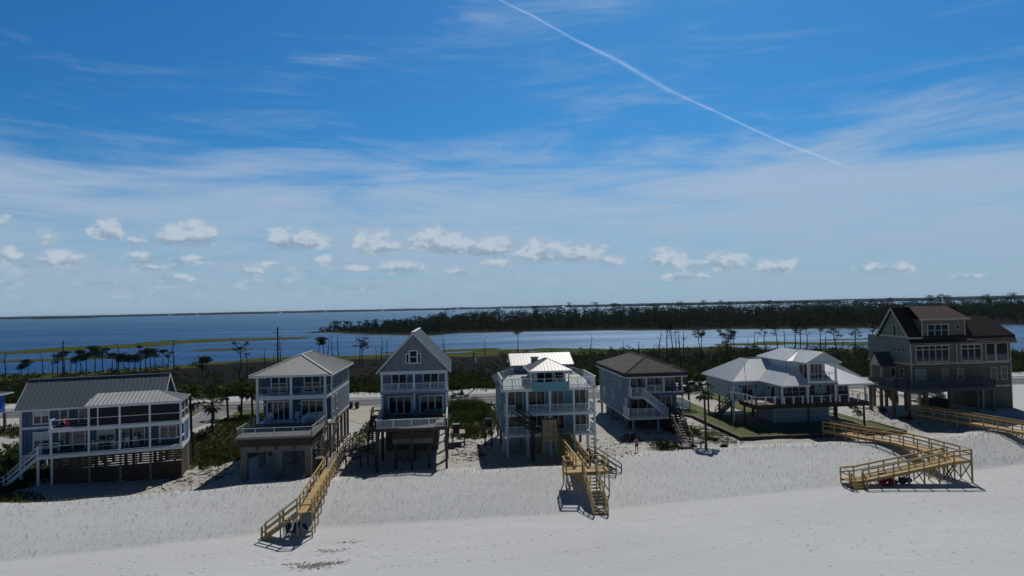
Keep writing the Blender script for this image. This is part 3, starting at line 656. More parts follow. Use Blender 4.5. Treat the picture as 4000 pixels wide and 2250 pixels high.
rail(h2,(-15.25,73.95,4.2),(-15.25,75.3,4.2),1.0,'two',OLDPOST,1.4); rail(h2,(-15.25,73.95,4.2),(-14.0,73.95,4.2),1.0,'two',OLDPOST,1.4)
for x, y in ((-15.2,74),(-14.0,74),(-15.2,75.3),(-14.85,79.35),(-13.75,79.35)): post(h2,x,y,2.2,4.1 if y < 79 else 6.9,.14,OLDPOST,'stair_post')
for (x, y, rz, lab) in ((-19.0,82.0,170,'white chair by the middle column, facing the sea'),(-17.65,79.0,150,'white chair set nearest the open deck, apart from the row'),(-17.45,81.2,175,'white chair in the middle of the row under the porch'),(-16.8,81.1,185,'white chair third in the row under the porch'),(-16.1,81.6,190,'white chair at the right end of the row, by the corner column'),(-22.2,82.0,160,'white chair alone by the left-hand sliding doors')):
    chair_adirondack(WHITE,'deck_chair',lab,(x,y,7.1 if y < 80.3 else 7.06),R(rz-180),'white chairs on the square deck')

# ---- H3: grey gabled house
WALL3 = lined('grey_board_and_batten', (.215,.235,.275), 'XY', .4, .1, .85, .75, .06)
WALL3B = mat('blue_grey_porch_wall', (.15,.185,.25), .75, .06, 1.5)
ROOF3 = mat('silver_metal_roof', (.42,.44,.44), .45, .05, .8, metal=.4)
h3 = thing('beach_house', 'narrow grey house with steep front gable and two balconies with white railings', 'house', (-4.9, 85, 2.7))
b = MB(); b.box(-8.75,-.95,82.4,95.6,7.2,12.85); b.build('wall', WALL3B, h3)
b = MB(); b.prism([(-8.75,80.0,12.72),(-.95,80.0,12.72),(-4.85,80.0,17.15)],(0,.25,0)); b.box(-8.75,-.95,80.0,80.25,12.5,12.72); b.build('gable', WALL3, h3)
b = MB(); b.prism([(-8.75,95.6,12.85),(-.95,95.6,12.85),(-4.85,95.6,17.1)],(0,-.2,0)); b.build('rear_gable', WALL3, h3)
b = MB(); b.box(-8.8,-.9,79.92,80.0,12.48,12.78); b.box(-8.85,-.85,79.9,82.4,12.38,12.48); b.build('trim', WHITE, h3)
b = MB()
for (xe, xa) in ((-9.25,-4.85),(-.45,-4.85)):
    roofface(b,[(xe,79.55,12.68),(xa,79.55,17.35),(xa,96,17.35),(xe,96,12.68)],.12,.42)
rf = b.build('roof', ROOF3, h3)
b = MB(); b.bar((-4.85,79.5,17.38),(-4.85,96.05,17.38),.4,.06); b.build('ridge_cap', WHITE, rf)
for xe in (-9.25,-.45): b = MB(); b.bar((xe,79.52,12.55),(-4.85,79.52,17.22),.06,.2); b.build('fascia', GREYW, h3)
gw = win(h3,'F',80.0,-5.25,-4.5,13.75,15.1,1,2,.13); win(h3,'F',80.0,-5.68,-5.45,13.75,14.75,1,1,.1); win(h3,'F',80.0,-4.3,-4.07,13.75,14.75,1,1,.1)
slab(h3,-8.85,-.85,79.95,82.4,10.08,10.38,mat('grey_blue_fascia',(.30,.33,.37),.7,.05),'balcony_slab')
b = MB(); b.box(-8.78,-.9,79.9,79.95,10.36,10.44); b.build('balcony_edge', WHITE, h3)
for x in (-8.62,-4.85,-1.05): post(h3,x,80.1,7.4,10.08,.24,WHITE,'porch_column'); post(h3,x,80.1,10.38,12.4,.24,WHITE,'porch_column')
rail(h3,(-8.5,80.05,10.42),(-4.97,80.05,10.42),.9,'bal',WHITE,1.75); rail(h3,(-4.73,80.05,10.42),(-1.17,80.05,10.42),.9,'bal',WHITE,1.75)
b = MB(); b.box(-8.6,-.9,72.2,82.4,7.22,7.38); b.build('deck', OLDWOOD, h3)
b = MB(); b.box(-8.62,-.88,72.1,72.2,7.1,7.4); b.box(-.9,-.84,72.2,80,7.1,7.4); b.box(-8.66,-8.6,72.2,80,7.1,7.4); b.build('deck_edge', DARKPOST, h3)
rail(h3,(-8.5,72.25,7.4),(-.97,72.25,7.4),.95,'bal',WHITE,1.9); rail(h3,(-.97,72.25,7.4),(-.97,80,7.4),.95,'bal',WHITE,1.95); rail(h3,(-8.5,80,7.4),(-8.5,72.25,7.4),.95,'bal',mat('blue_grey_rail',(.35,.40,.47),.6,.05),1.95)
F=82.4
win(h3,'F',F,-7.6,-5.95,10.5,12.3,2,1,.14,name='french_door'); win(h3,'F',F,-3.8,-2.1,10.5,12.3,2,1,.14,name='french_door')
win(h3,'F',F,-8.0,-5.4,7.45,9.4,3,1,.2,name='french_door'); win(h3,'F',F,-4.2,-1.6,7.45,9.4,3,1,.2,name='french_door')
for x, z in ((-7.75,12.2),(-5.75,12.2),(-1.85,12.2),(-8.4,9.4),(-4.45,9.4),(-1.2,9.4)): b = MB(); b.box(x-.06,x+.06,82.27,82.4,z-.15,z+.15); b.build('wall_lamp', GREYW, h3)
for x in (-8.4,-6.6,-4.75,-2.9,-1.05):
    for y in ((72.5,78,84,90,95.3) if x in (-8.4,-4.75,-1.05) else (74.0,)): post(h3,x,y,2.2,7.1 if y != 74 else 5.5,.32 if y != 72.5 else .26,DARKPOST)
b = MB(); b.box(-8.6,-2.4,83.5,83.7,2.3,7.0); b.box(-2.4,-2.2,83.5,93,2.3,7.0); b.build('storage_wall', mat('brown_grey_wall',(.12,.105,.09),.85,.2), h3)
b = MB(); b.box(-6.9,-2.5,73.7,74.3,5.45,6.0); b.build('tub_beam', CONC, h3)
b = MB(); b.box(-6.85,-2.55,73.6,76.5,6.0,6.2); b.box(-6.85,-2.55,73.6,73.7,6.2,6.75); b.box(-6.85,-6.75,73.7,76.5,6.2,6.75); b.box(-2.65,-2.55,73.7,76.5,6.2,6.75); b.build('tub_platform', DARKWOOD, h3)
b = MB()
for i in range(9): b.box(-1.35,-1.0,73.5+i*.9,73.62+i*.9,5.9-i*.38,6.05-i*.38)
b.build('side_slat', DARKPOST, h3)
stair(h3,(-9.9,80.6,7.35),(-9.9,76.2,4.35),(1,0,0),1.1,DARKPOST,tread=DARKPOST,style='two')
b = MB(); b.box(-9.95,-8.62,80.6,82.2,7.2,7.36); b.build('stair_landing', DARKPOST, h3)
rail(h3,(-9.9,80.6,7.36),(-9.9,82.1,7.36),1,'two',DARKPOST,1.4); rail(h3,(-9.9,82.1,7.36),(-8.7,82.1,7.36),1,'two',DARKPOST,1.4)
b = MB(); b.box(-12.3,-8.75,74.9,76.2,4.05,4.2); b.build('lower_landing', OLDWOOD, h3)
rail(h3,(-12.2,74.95,4.2),(-8.8,74.95,4.2),1.0,'two',DARKPOST,1.7)
for x, y in ((-12.1,75),(-10.5,75),(-8.9,75),(-9.85,76.1),(-8.85,76.1),(-9.85,80.7)): post(h3,x,y,2.2,4.1 if y < 80 else 7.2,.16,DARKPOST,'stair_post')
tag_ = thing('deck_sofa','long blue-grey outdoor sofa behind the white deck railing of the gabled house','sofa',(-2.6,79.2,7.38))
SOF = mat('blue_grey_cushion',(.13,.15,.19),.9,.08)
b = MB(); b.box(-3.7,-1.5,78.9,79.7,7.38,7.75); b.build('base', DARKPOST, tag_)
for i in range(3): b = MB(); b.box(-3.65+i*.71,-2.97+i*.71,78.92,79.5,7.75,7.9); b.build('seat_cushion', SOF, tag_); b = MB(); b.box(-3.65+i*.71,-2.97+i*.71,79.5,79.68,7.75,8.25); b.build('back_cushion', SOF, tag_)
for (x, y, lab) in ((-4.6,78.6,'grey chair left of the outdoor sofa'),(-8.0,79.3,'pale grey chair in the left corner of the deck behind white railing')): chair_adirondack(SOF,'deck_chair',lab,(x,y,7.38),R(10))
t = thing('deck_box','low pale pink storage box against the deck railing at its right end','box',(-1.7,73.0,7.38))
b = MB(); b.box(-2.15,-1.3,72.6,73.2,7.38,7.85); b.build('body', mat('pale_pink_plastic',(.36,.27,.27),.6,.05), t)
b = MB(); b.prism([(-2.2,72.55,7.85),(-1.25,72.55,7.85),(-1.4,72.9,8.0),(-2.05,72.9,8.0)],(0,.45,0)); b.build('lid', mat('pale_pink_plastic',(.36,.27,.27)), t)
# ---- H4: aqua house with tiers of white balconies and a rooftop pavilion
WALL4 = mat('aqua_siding', (.20,.33,.385), .75, .06, 1.2)
ROOF4 = mat('pinkish_white_metal_roof', (.60,.58,.56), .5, .05, .8, metal=.12)
WDECK = lined('white_washed_deck', (.52,.50,.46), 'X', .15, .1, .65, .75, .1)
h4 = thing('beach_house', 'aqua house with three tiers of white balconies and a small hip-roofed rooftop pavilion', 'house', (11, 85, 2.4))
b = MB(); b.box(5.6,16.3,81,92.5,4.9,10.4); b.build('wall', WALL4, h4)
b = MB(); b.box(7.5,15.0,86.4,91.6,10.4,12.7); b.build('upper_wall', WALL4, h4)
b = MB(); b.prism([(7.5,91.6,12.7),(7.5,86.4,12.7),(7.5,89,13.75)],(.15,0,0)); b.build('upper_gable', WALL4, h4)
b = MB(); b.prism([(15,91.6,12.7),(15,86.4,12.7),(15,89,13.75)],(-.15,0,0)); b.build('upper_gable', WALL4, h4)
b = MB(); roofface(b,[(7.2,85.7,12.55),(15.45,85.7,12.55),(15.45,89,13.85),(7.2,89,13.85)],.1,.42); roofface(b,[(15.45,92.3,12.55),(7.2,92.3,12.55),(7.2,89,13.85),(15.45,89,13.85)],.1,.42); b.build('upper_roof', ROOF4, h4)
b = MB(); roofface(b,[(5.1,80.3,10.55),(16.8,80.3,10.55),(15,86.4,11.75),(7.5,86.4,11.75)],.1,.42); roofface(b,[(5.1,93.2,10.55),(5.1,80.3,10.55),(7.5,86.4,11.75),(7.5,91.6,11.75)],.1,.42); roofface(b,[(16.8,80.3,10.55),(16.8,93.2,10.55),(15,91.6,11.75),(15,86.4,11.75)],.1,.42); b.build('lower_roof', mat('aqua_grey_roof',(.30,.36,.38),.5,.05,.8), h4)
win(h4,'F',86.4,8.9,9.45,11.5,12.35,1,1,.1); win(h4,'F',86.4,13.3,14.0,11.4,12.2,1,1,.1)
b = MB(); b.box(9.7,10.5,83.8,84.5,10.8,13.7); b.box(9.62,10.58,83.72,84.58,13.6,13.72); b.build('chimney', mat('aqua_chimney',(.17,.255,.27),.8,.06), h4)
# pavilion
b = MB(); b.box(9.2,13.6,81.4,84.5,10.5,12.5); b.build('pavilion_wall', mat('cream_aqua_wall',(.36,.42,.42),.75,.06), h4)
win(h4,'F',81.4,10.1,11.9,10.7,12.1,2,1,.12,name='sliding_door'); win(h4,'F',81.4,12.3,13.3,11.0,12.1,1,2,.1)
for x in (9.0,9.45,13.0,13.5): post(h4,x,78.6,10.53,12.5,.14,WHITE,'pavilion_post')
P0,P1,P2,P3,PA,PBk = (8.75,78.1,12.5),(13.85,78.1,12.5),(13.85,85,12.5),(8.75,85,12.5),(11.3,80.7,13.7),(11.3,83,13.7)
b = MB(); roofface(b,[P0,P1,PA],.1,.42); roofface(b,[P1,P2,PBk,PA],.1,.42); roofface(b,[P2,P3,PBk],.1,.42); roofface(b,[P3,P0,PA,PBk],.1,.42); b.build('pavilion_roof', ROOF4, h4)
b = MB(); b.bar((8.75,78.07,12.4),(13.85,78.07,12.4),.06,.2); b.bar((13.87,78.1,12.4),(13.87,85,12.4),.06,.2); b.bar((8.73,78.1,12.4),(8.73,85,12.4),.06,.2); b.build('fascia', WHITE, h4)
# decks
for nm, z0, z1_, x0, x1, y0 in (('first_deck',4.85,5.1,5.85,16.5,78.0),('second_deck',7.26,7.58,5.85,16.5,78.0),('roof_deck',10.2,10.5,5.4,16.65,77.6)):
    b = MB(); b.box(x0,x1,y0,81,z0+.1,z1_); b.build(nm, WDECK, h4)
    b = MB(); b.box(x0-.05,x1+.05,y0-.08,y0,z0,z1_+.02); b.box(x0-.06,x0,y0,81,z0,z1_+.02); b.box(x1,x1+.06,y0,81,z0,z1_+.02); b.build('deck_fascia', WHITE, h4)
XP = (6.0,8.4,11.1,13.95,16.4)
for x in XP:
    post(h4,x,78.15,2.0,4.95,.24,WHITE,'porch_post'); post(h4,x,78.15,5.1,7.3,.24,WHITE,'porch_post'); post(h4,x,78.15,7.58,10.25,.24,WHITE,'porch_post')
for x in (5.8,8.4,11.1,13.9,16.2):
    for y in (81.5,86.5,92): post(h4,x,y,2.0,4.9,.3,WHITE if y < 82 else OLDPOST)
for z, skip in ((5.1,2),(7.58,0)):
    for i in range(4):
        if i == skip and z > 6: 
            rail(h4,(6.12,78.1,z),(7.1,78.1,z),.95,'bal',WHITE,1.3,ends=False); continue
        if i == skip: continue
        rail(h4,(XP[i]+.12,78.1,z),(XP[i+1]-.12,78.1,z),.95,'bal',WHITE,2.4,ends=False)
    rail(h4,(5.9,81,z),(5.9,78.1,z),.95,'bal',WHITE,2.6,ends=False); rail(h4,(16.45,78.1,z),(16.45,81,z),.95,'bal',WHITE,2.6,ends=False)
rail(h4,(5.5,77.68,10.52),(8.95,77.68,10.52),1.2,'bal',WHITE,1.2); rail(h4,(13.35,77.68,10.52),(16.55,77.68,10.52),1.2,'bal',WHITE,1.1)
rail(h4,(5.5,85,10.6),(5.5,77.68,10.52),1.2,'bal',WHITE,1.5); rail(h4,(16.55,77.68,10.52),(16.55,85,10.6),1.2,'bal',WHITE,1.5); rail(h4,(5.6,85,10.7),(7.4,85,11.2),1.05,'bal',WHITE,1.5); rail(h4,(14.9,85,11.2),(16.5,85,10.7),1.05,'bal',WHITE,1.5)
b = MB(); b.box(9.0,13.3,77.45,77.6,10.15,11.25); b.build('parapet', mat('aqua_panel',(.17,.36,.42),.75,.04), h4)
rail(h4,(9.0,77.68,10.55),(13.3,77.68,10.55),1.05,'post',WHITE,1.4)
F=81
for z0, z1_ in ((7.62,9.75),(5.15,6.9)):
    for (u0,u1,n) in ((6.4,8.1,2),(8.9,10.8,2),(11.8,13.2,2),(14.5,15.9,2)): win(h4,'F',F,u0,u1,z0,z1_,n,1,.1,name='sliding_door')
for y in (83.5,86,88.5): win(h4,'L',5.6,y,y+.8,7.9,9.3,1,1,.1); win(h4,'L',5.6,y,y+.8,5.5,6.8,1,1,.1)
b = MB()
for (u0,u1) in ((6.1,8.3),(8.6,10.8)):
    for i in range(9): b.box(u0,u1,80.4,80.44,2.5+i*.25,2.5+i*.25+.14)
b.build('slatted_screen', mat('tan_slats',(.25,.20,.14),.8,.15), h4)
stair(h4,(7.25,77.75,7.5),(9.7,75.1,6.0),(-.734,-.679,0),1.1,DARKPOST,tread=DARKPOST,style='two')
b = MB(); b.box(9.7,11.2,73.9,75.1,5.1,5.28)
b.build('stair_landing', NEWWOOD, h4)
b = MB()
for i in range(11):
    z=5.3+i*.19; b.box(9.7,11.2,73.86,73.9,z,z+.13); b.box(9.66,9.7,73.9,75.1,z,z+.13); b.box(11.2,11.24,73.9,75.1,z,z+.13)
b.box(9.6,11.3,73.8,75.2,7.38,7.44); b.build('slatted_enclosure', mat('new_pine_slats',(.36,.24,.10),.75,.15,1.5), h4)
for x, y in ((9.75,73.95),(11.15,73.95),(9.75,75.05),(11.15,75.05)): post(h4,x,y,2.2,7.35,.15,NEWPOST,'enclosure_post')
post(h4,8.6,75.8,2.4,6.6,.18,DARKPOST,'stair_post'); post(h4,8.9,76.4,2.4,6.6,.18,DARKPOST,'stair_post')
for i in range(5): b = MB(); b.box(16.1,16.5,78.9+.01*i,79.3,4.6-i*.5,4.66-i*.5); b.build('step', DARKPOST, h4)
def ac(label_s, label_u, x0,x1,y0,y1,z0,zt, ux0,ux1,uy0,uy1, uh, topm):
    t = thing('equipment_stand', label_s, 'stand', ((x0+x1)/2,(y0+y1)/2,z0))
    b = MB(); b.box(x0,x1,y0,y1,zt-.12,zt); b.build('platform', mat('pale_plywood',(.36,.32,.25),.85,.1), t)
    for x in (x0+.08,x1-.08):
        for y in (y0+.08,y1-.08): post(t,x,y,z0-.3,zt-.12,.15,DARKPOST,'leg')
    b = MB(); b.bar((x0,y0+.08,z0+.45),(x1,y0+.08,z0+.45),.05,.14); b.build('brace', DARKPOST, t)
    t = thing('air_conditioner', label_u, 'air conditioner', ((ux0+ux1)/2,(uy0+uy1)/2,zt))
    b = MB(); b.box(ux0,ux1,uy0,uy1,zt,zt+uh*.93); b.build('body', BLACKP, t)
    b = MB(); b.box(ux0-.03,ux1+.03,uy0-.03,uy1+.03,zt+uh*.93,zt+uh); b.build('lid', topm, t)
    b = MB()
    for i in range(7): b.box(ux0+.05,ux1-.05,uy0-.02,uy0,zt+.1+i*uh*.11,zt+.13+i*uh*.11)
    b.build('grille', mat('dark_grey_grille',(.05,.05,.055),.5,.05), t)
ac('wooden stand with a pale plywood top beside the gabled grey house','black air conditioner with a green lid on the plywood stand',-.5,1.15,85.2,88,2.6,4.2,-.4,.45,85.3,86.2,1.15,mat('green_grey_lid',(.10,.20,.16),.6,.1))
ac('tall dark wooden stand on long legs beside the aqua house','black air conditioner with a pale top on the tall dark stand',3.6,4.6,84.3,85.4,2.4,5.0,3.75,4.55,84.4,85.3,1.05,GREYW)

# ---- H5: blue house with a brown shingle hip roof
WALL5 = mat('slate_blue_siding', (.105,.165,.225), .75, .07, 1.2)
SHING = lined('brown_grey_shingles', (.098,.086,.078), 'Y', .25, .12, .75, .95, .22, 1.3)
SHINGD = mat('dark_shingle_skirt', (.050,.046,.045), .95, .2, 2)
h5 = thing('beach_house', 'slate blue house with brown shingle hip roof and a white outside stair', 'house', (27.5, 98, 2.7))
b = MB(); b.box(23.7,31.0,91.7,107.7,4.5,10.1); b.box(23.7,24.1,90.1,91.7,4.5,10.1); b.build('wall', WALL5, h5)
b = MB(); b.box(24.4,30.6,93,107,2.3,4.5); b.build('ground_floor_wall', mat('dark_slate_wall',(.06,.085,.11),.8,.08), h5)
b = MB(); b.box(23.62,23.7,90.1,107.7,4.4,4.62); b.box(23.6,23.75,90.02,90.12,4.6,9.9); b.box(23.6,23.75,107.6,107.75,4.6,9.9); b.build('trim', mat('pale_olive_trim',(.40,.41,.34),.7,.1), h5)
E0=10.15
c1,c2,c3,c4=(23.1,89.3,E0+.55),(31.85,89.3,E0+.55),(31.85,108.3,E0+.55),(23.1,108.3,E0+.55); ra,rb=(27.45,94.2,12.6),(27.45,102.6,12.6)
b = MB(); roofface(b,[c1,c2,ra],.1,0); roofface(b,[c2,c3,rb,ra],.1,0); roofface(b,[c3,c4,rb],.1,0); roofface(b,[c4,c1,ra,rb],.1,0)
rf = b.build('roof', SHING, h5)
b = MB()
for p, q in ((c1,ra),(c2,ra),(ra,rb)): b.bar(Vector(p)+Vector((0,0,.03)),Vector(q)+Vector((0,0,.03)),.3,.06)
b.build('ridge_cap', SHINGD, rf)
b = MB(); lo=[(x+(.1 if x<27 else -.1),y+(.1 if y<95 else -.1),E0+.02) for x,y,z in (c1,c2,c3,c4)]; hi=[(x,y,z-.1) for x,y,z in (c1,c2,c3,c4)]
for i in range(4): j=(i+1)%4; b.quad(lo[i],lo[j],hi[j],hi[i])
b.quad(*lo[::-1]); b.build('roof_skirt', SHINGD, h5)
b = MB()
for i in range(4): j=(i+1)%4; b.bar(Vector(lo[i])-Vector((0,0,.06)),Vector(lo[j])-Vector((0,0,.06)),.2,.14)
b.build('eave_trim', WHITE, h5)
b = MB(); b.bar((30.2,90.6,10.9),(30.2,90.6,11.5),.03); b.bar((29.7,90.6,11.45),(30.7,90.6,11.55),.03); b.build('aerial', GREYW, h5)
for x in (23.95,26.2,28.7,31.3): post(h5,x,90.1,7.96,10.1,.2,WHITE,'porch_column')
post(h5,31.3,90.1,4.8,7.4,.2,WHITE,'porch_column')
b = MB(); b.box(25.6,31.5,90.0,91.7,7.4,7.9); b.build('upper_porch_floor', WALL5, h5)
b = MB(); b.box(25.5,31.55,89.93,90.0,7.86,8.0); b.build('floor_trim', WHITE, h5)
rail(h5,(26.3,90.05,7.98),(28.6,90.05,7.98),.92,'bal',WHITE,1.2,ends=False); rail(h5,(28.8,90.05,7.98),(31.2,90.05,7.98),.92,'bal',mat('dark_rail',(.07,.07,.07),.7,.1),1.2,ends=False); rail(h5,(31.3,90.1,7.98),(31.3,91.7,7.98),.92,'bal',mat('dark_rail',(.07,.07,.07)),1.2,ends=False)
b = MB(); b.box(23.75,25.45,88.0,90.1,7.45,7.6); b.build('upper_balcony', WHITE, h5)
rail(h5,(23.8,88.05,7.6),(25.4,88.05,7.6),1.25,'bal',WHITE,1.6); rail(h5,(23.8,90,7.6),(23.8,88.05,7.6),1.25,'bal',WHITE,1.8)
stair(h5,(25.45,88.05,7.55),(28.6,88.05,4.95),(0,1,0),1.1,WHITE,style='bal',h=1.05)
b = MB(); b.box(23.3,28.75,88.0,91.7,4.7,4.85); b.build('lower_deck', OLDWOOD, h5)
b = MB(); b.box(23.25,28.8,87.93,88.0,4.6,4.88); b.box(23.22,23.28,88,91.7,4.6,4.88); b.build('deck_fascia', WHITE, h5)
rail(h5,(23.35,88.05,4.87),(28.7,88.05,4.87),1.2,'bal',WHITE,1.1); rail(h5,(23.35,91.5,4.87),(23.35,88.05,4.87),1.2,'bal',WHITE,1.8); rail(h5,(28.7,88.05,4.87),(28.7,89.2,4.87),1.2,'bal',WHITE,1.8)
b = MB(); b.box(28.8,31.6,89.4,91.7,5.45,5.6); b.build('side_landing', WALL5, h5)
b = MB(); b.box(31.4,33.1,92,96.5,4.9,5.1); b.build('side_deck', OLDWOOD, h5)
rail(h5,(31.45,92.05,5.1),(33.05,92.05,5.1),1.15,'bal',WHITE,1.6); rail(h5,(33.05,92.05,5.1),(33.05,96.4,5.1),1.15,'bal',WHITE,1.6)
F=91.7
win(h5,'F',F,24.4,26.3,7.98,9.7,2,1,.1,name='sliding_door'); win(h5,'F',F,26.9,28.9,7.98,9.7,2,1,.1,name='sliding_door'); win(h5,'F',F,29.5,30.7,7.98,9.6,2,1,.09,name='door')
win(h5,'F',F,24.4,26.7,5.2,6.8,2,1,.1); win(h5,'F',F,28.7,30.2,5.6,7.1,2,1,.1,name='sliding_door')
for (y0,y1_,z0,z1_) in ((94.2,95.0,8.4,9.7),(97.8,98.5,8.4,9.7),(105.3,106.2,8.4,9.7),(91.1,91.8,5.6,7.0),(98.5,99.3,6.2,7.0),(104.3,105.2,6.0,7.0)): win(h5,'L',23.7,y0,y1_,z0,z1_,1,2,.09)
for x in (23.8,27.2,31.0):
    for y in (88.2,92.2,100,107.3): post(h5,x,y,2.1,4.6,.26,mat('pale_blue_pile',(.26,.30,.33),.8,.1) if y < 93 else OLDPOST)
b = MB()
for i in range(24): x=24+i*.29; b.box(x,x+.1,90.8,90.84,2.5,3.9)
b.box(23.9,31,90.85,90.9,3.8,3.92); b.build('underdeck_fence', DARKPOST, h5)
stair(h5,(28.9,89.4,5.5),(26.6,77.4,3.5),(1,0,0),1.4,DARKPOST,tread=DARKPOST,n=13,style='two')
b = MB(); b.box(26.0,27.9,75.6,77.4,3.35,3.5); b.box(27.3,28.9,75.4,77,3.8,3.95); b.build('stair_landing', OLDWOOD, h5)
rail(h5,(26.05,75.6,3.5),(27.4,75.6,3.5),1.05,'two',OLDPOST,1.3); rail(h5,(27.9,78.2,3.7),(29.2,82.0,3.7),1.0,'two',DARKPOST,1.6)
for x, y in ((26.1,75.7),(27.3,75.5),(28.8,75.5),(28.8,76.9),(26.1,77.3),(28,81)): post(h5,x,y,2.2,3.6,.13,DARKPOST,'stair_post')
b = MB(); b.box(21.8,23.5,83,87,2.55,2.75); b.box(22.2,23.5,84.2,87,2.75,2.95); b.build('side_step', DARKPOST, h5)
rail(h5,(22.0,83.2,2.75),(22.0,87.5,4.2),1.0,'two',DARKPOST,1.8)

# ---- H6: white house with white metal roofs
WALL6 = mat('white_siding', (.55,.60,.62), .75, .05, 1)
ROOF6 = mat('white_metal_roof', (.74,.76,.78), .45, .04, .8, metal=.3)
LOUV = lined('white_louvres', (.60,.62,.64), 'Z', .25, .38, .2, .7, .05)
h6 = thing('beach_house', 'white house with spreading white metal roofs and a gabled upper balcony on brown piles', 'house', (47, 93, 3.3))
b = MB(); b.box(40.2,53.5,93.4,104,6.0,8.75); b.box(44.3,56.2,91.2,93.4,6.1,8.75); b.build('wall', WALL6, h6)
b = MB(); b.box(47.0,51.8,89.6,99.0,8.9,11.75); b.build('upper_wall', mat('pale_green_white_siding',(.52,.60,.58),.75,.05,1), h6)
E6=8.75
b = MB()
roofface(b,[(39.75,92.75,E6),(43.55,92.75,E6),(48.1,97.3,11.45),(44.3,97.3,11.45)],.1,.33)           # wing front
roofface(b,[(39.75,105,E6),(39.75,92.75,E6),(44.3,97.3,11.45),(44.3,100.4,11.45)],.1,.33)             # wing left
roofface(b,[(44.3,100.4,11.45),(54,100.4,11.45),(57,105,E6),(39.75,105,E6)],.1,.33)
roofface(b,[(43.55,92.75,E6),(43.55,86.0,E6),(47.2,89.65,10.91),(47.2,96.4,10.91)],.1,.33)            # porch wing, left slope
roofface(b,[(43.55,86.0,E6),(47.6,86.0,E6),(47.6,89.65,10.91),(47.2,89.65,10.91)],.1,.33)             # porch wing, front slope
roofface(b,[(51.3,86.0,E6),(56.7,86.0,E6),(52.8,92.6,11.2),(51.3,92.6,11.2)],.1,.33)                  # right slope
roofface(b,[(56.7,86.0,E6),(56.9,105,E6),(54,100.4,11.45),(52.8,92.6,11.2)],.1,.33)
b.build('lower_roof', ROOF6, h6)
b = MB()
U=11.75
roofface(b,[(46.3,89.5,U),(47.0,89.4,U),(49.55,92.2,13.15),(49.55,91.5,13.15)][:3],.1,0)
roofface(b,[(46.3,99.2,U),(46.3,89.6,U),(49.1,92.0,13.1),(49.1,96.6,13.1)],.1,.33)
roofface(b,[(47.0,89.4,U),(47.0,86.0,U),(49.55,86.0,13.15),(49.55,92.4,13.15)],.1,.33)
roofface(b,[(46.3,89.6,U),(47.0,89.4,U),(49.55,92.4,13.15),(49.1,92.0,13.1)],.1,0)
roofface(b,[(52.1,86.0,U),(52.1,99.2,U),(49.1,96.6,13.1),(49.55,86.0,13.15)],.1,.33); roofface(b,[(52.1,99.2,U),(46.3,99.2,U),(49.1,96.6,13.1)],.1,.33)
b.build('upper_roof', ROOF6, h6)
b = MB(); b.prism([(47.1,86.1,U-.1),(52.0,86.1,U-.1),(49.55,86.1,13.0)],(0,.12,0)); b.build('gable', WALL6, h6)
b = MB(); b.bar((46.95,85.98,U-.1),(49.55,85.98,13.08),.06,.16); b.bar((52.15,85.98,U-.1),(49.55,85.98,13.08),.06,.16); b.bar((47.0,85.98,U-.12),(52.1,85.98,U-.12),.06,.14)
b.bar((43.55,85.97,E6-.12),(47.6,85.97,E6-.12),.06,.16); b.bar((51.3,85.97,E6-.12),(56.7,85.97,E6-.12),.06,.16); b.bar((39.75,92.72,E6-.12),(43.5,92.72,E6-.12),.06,.16); b.bar((39.72,92.75,E6-.12),(39.72,105,E6-.12),.06,.16); b.build('fascia', WHITE, h6)
slab(h6,47.4,51.7,86.3,89.6,8.95,9.2,WHITE,'upper_balcony')
for x in (47.6,51.5): post(h6,x,86.45,9.2,U-.1,.22,WHITE,'porch_post')
rail(h6,(47.7,86.4,9.2),(51.4,86.4,9.2),1.0,'cable',WHITE,1.9,ends=False); rail(h6,(51.5,86.45,9.2),(51.5,89.6,9.2),1.0,'cable',WHITE,1.9,ends=False)
win(h6,'F',89.6,48.0,49.2,9.3,11.2,2,1,.1,name='french_door',glass=CURTAIN); win(h6,'F',89.6,49.7,51.3,9.25,11.25,3,1,.1,name='french_door')
win(h6,'L',47.0,92.1,92.8,10.8,11.4,1,1,.08,glass=mat('green_shutter',(.36,.44,.42),.6,.05)); win(h6,'L',47.0,90.8,91.4,10.8,11.4,1,1,.08,glass=mat('green_shutter',(.36,.44,.42)))
DECK6 = mat('dark_brown_deck_frame', (.055,.035,.028), .8, .2, 1.5)
b = MB(); b.box(39.9,55.7,86.0,91.2,6.15,6.3); b.box(39.9,44.3,91.2,93.4,6.15,6.3); b.build('deck', lined('brown_deck_boards',(.16,.10,.075),'X',.15,.1,.6,.8,.15), h6)
b = MB(); b.box(39.85,55.75,85.9,86.0,5.75,6.32); b.box(39.8,39.9,85.9,91.0,5.75,6.32); b.box(55.7,55.8,86,93,5.75,6.32); b.build('deck_beam', DECK6, h6)
rail(h6,(40.0,86.08,6.32),(55.6,86.08,6.32),1.0,'cable',WHITE,1.35,pw=.16); rail(h6,(40.0,90.2,6.32),(40.0,86.08,6.32),1.0,'cable',WHITE,1.4,pw=.16); rail(h6,(55.6,86.08,6.32),(55.6,92.5,6.32),1.0,'cable',OLDPOST,1.6)
for x in (43.75,47.35,51.3,55.55): post(h6,x,86.3,6.3,E6-.1,.22,WHITE,'porch_post')
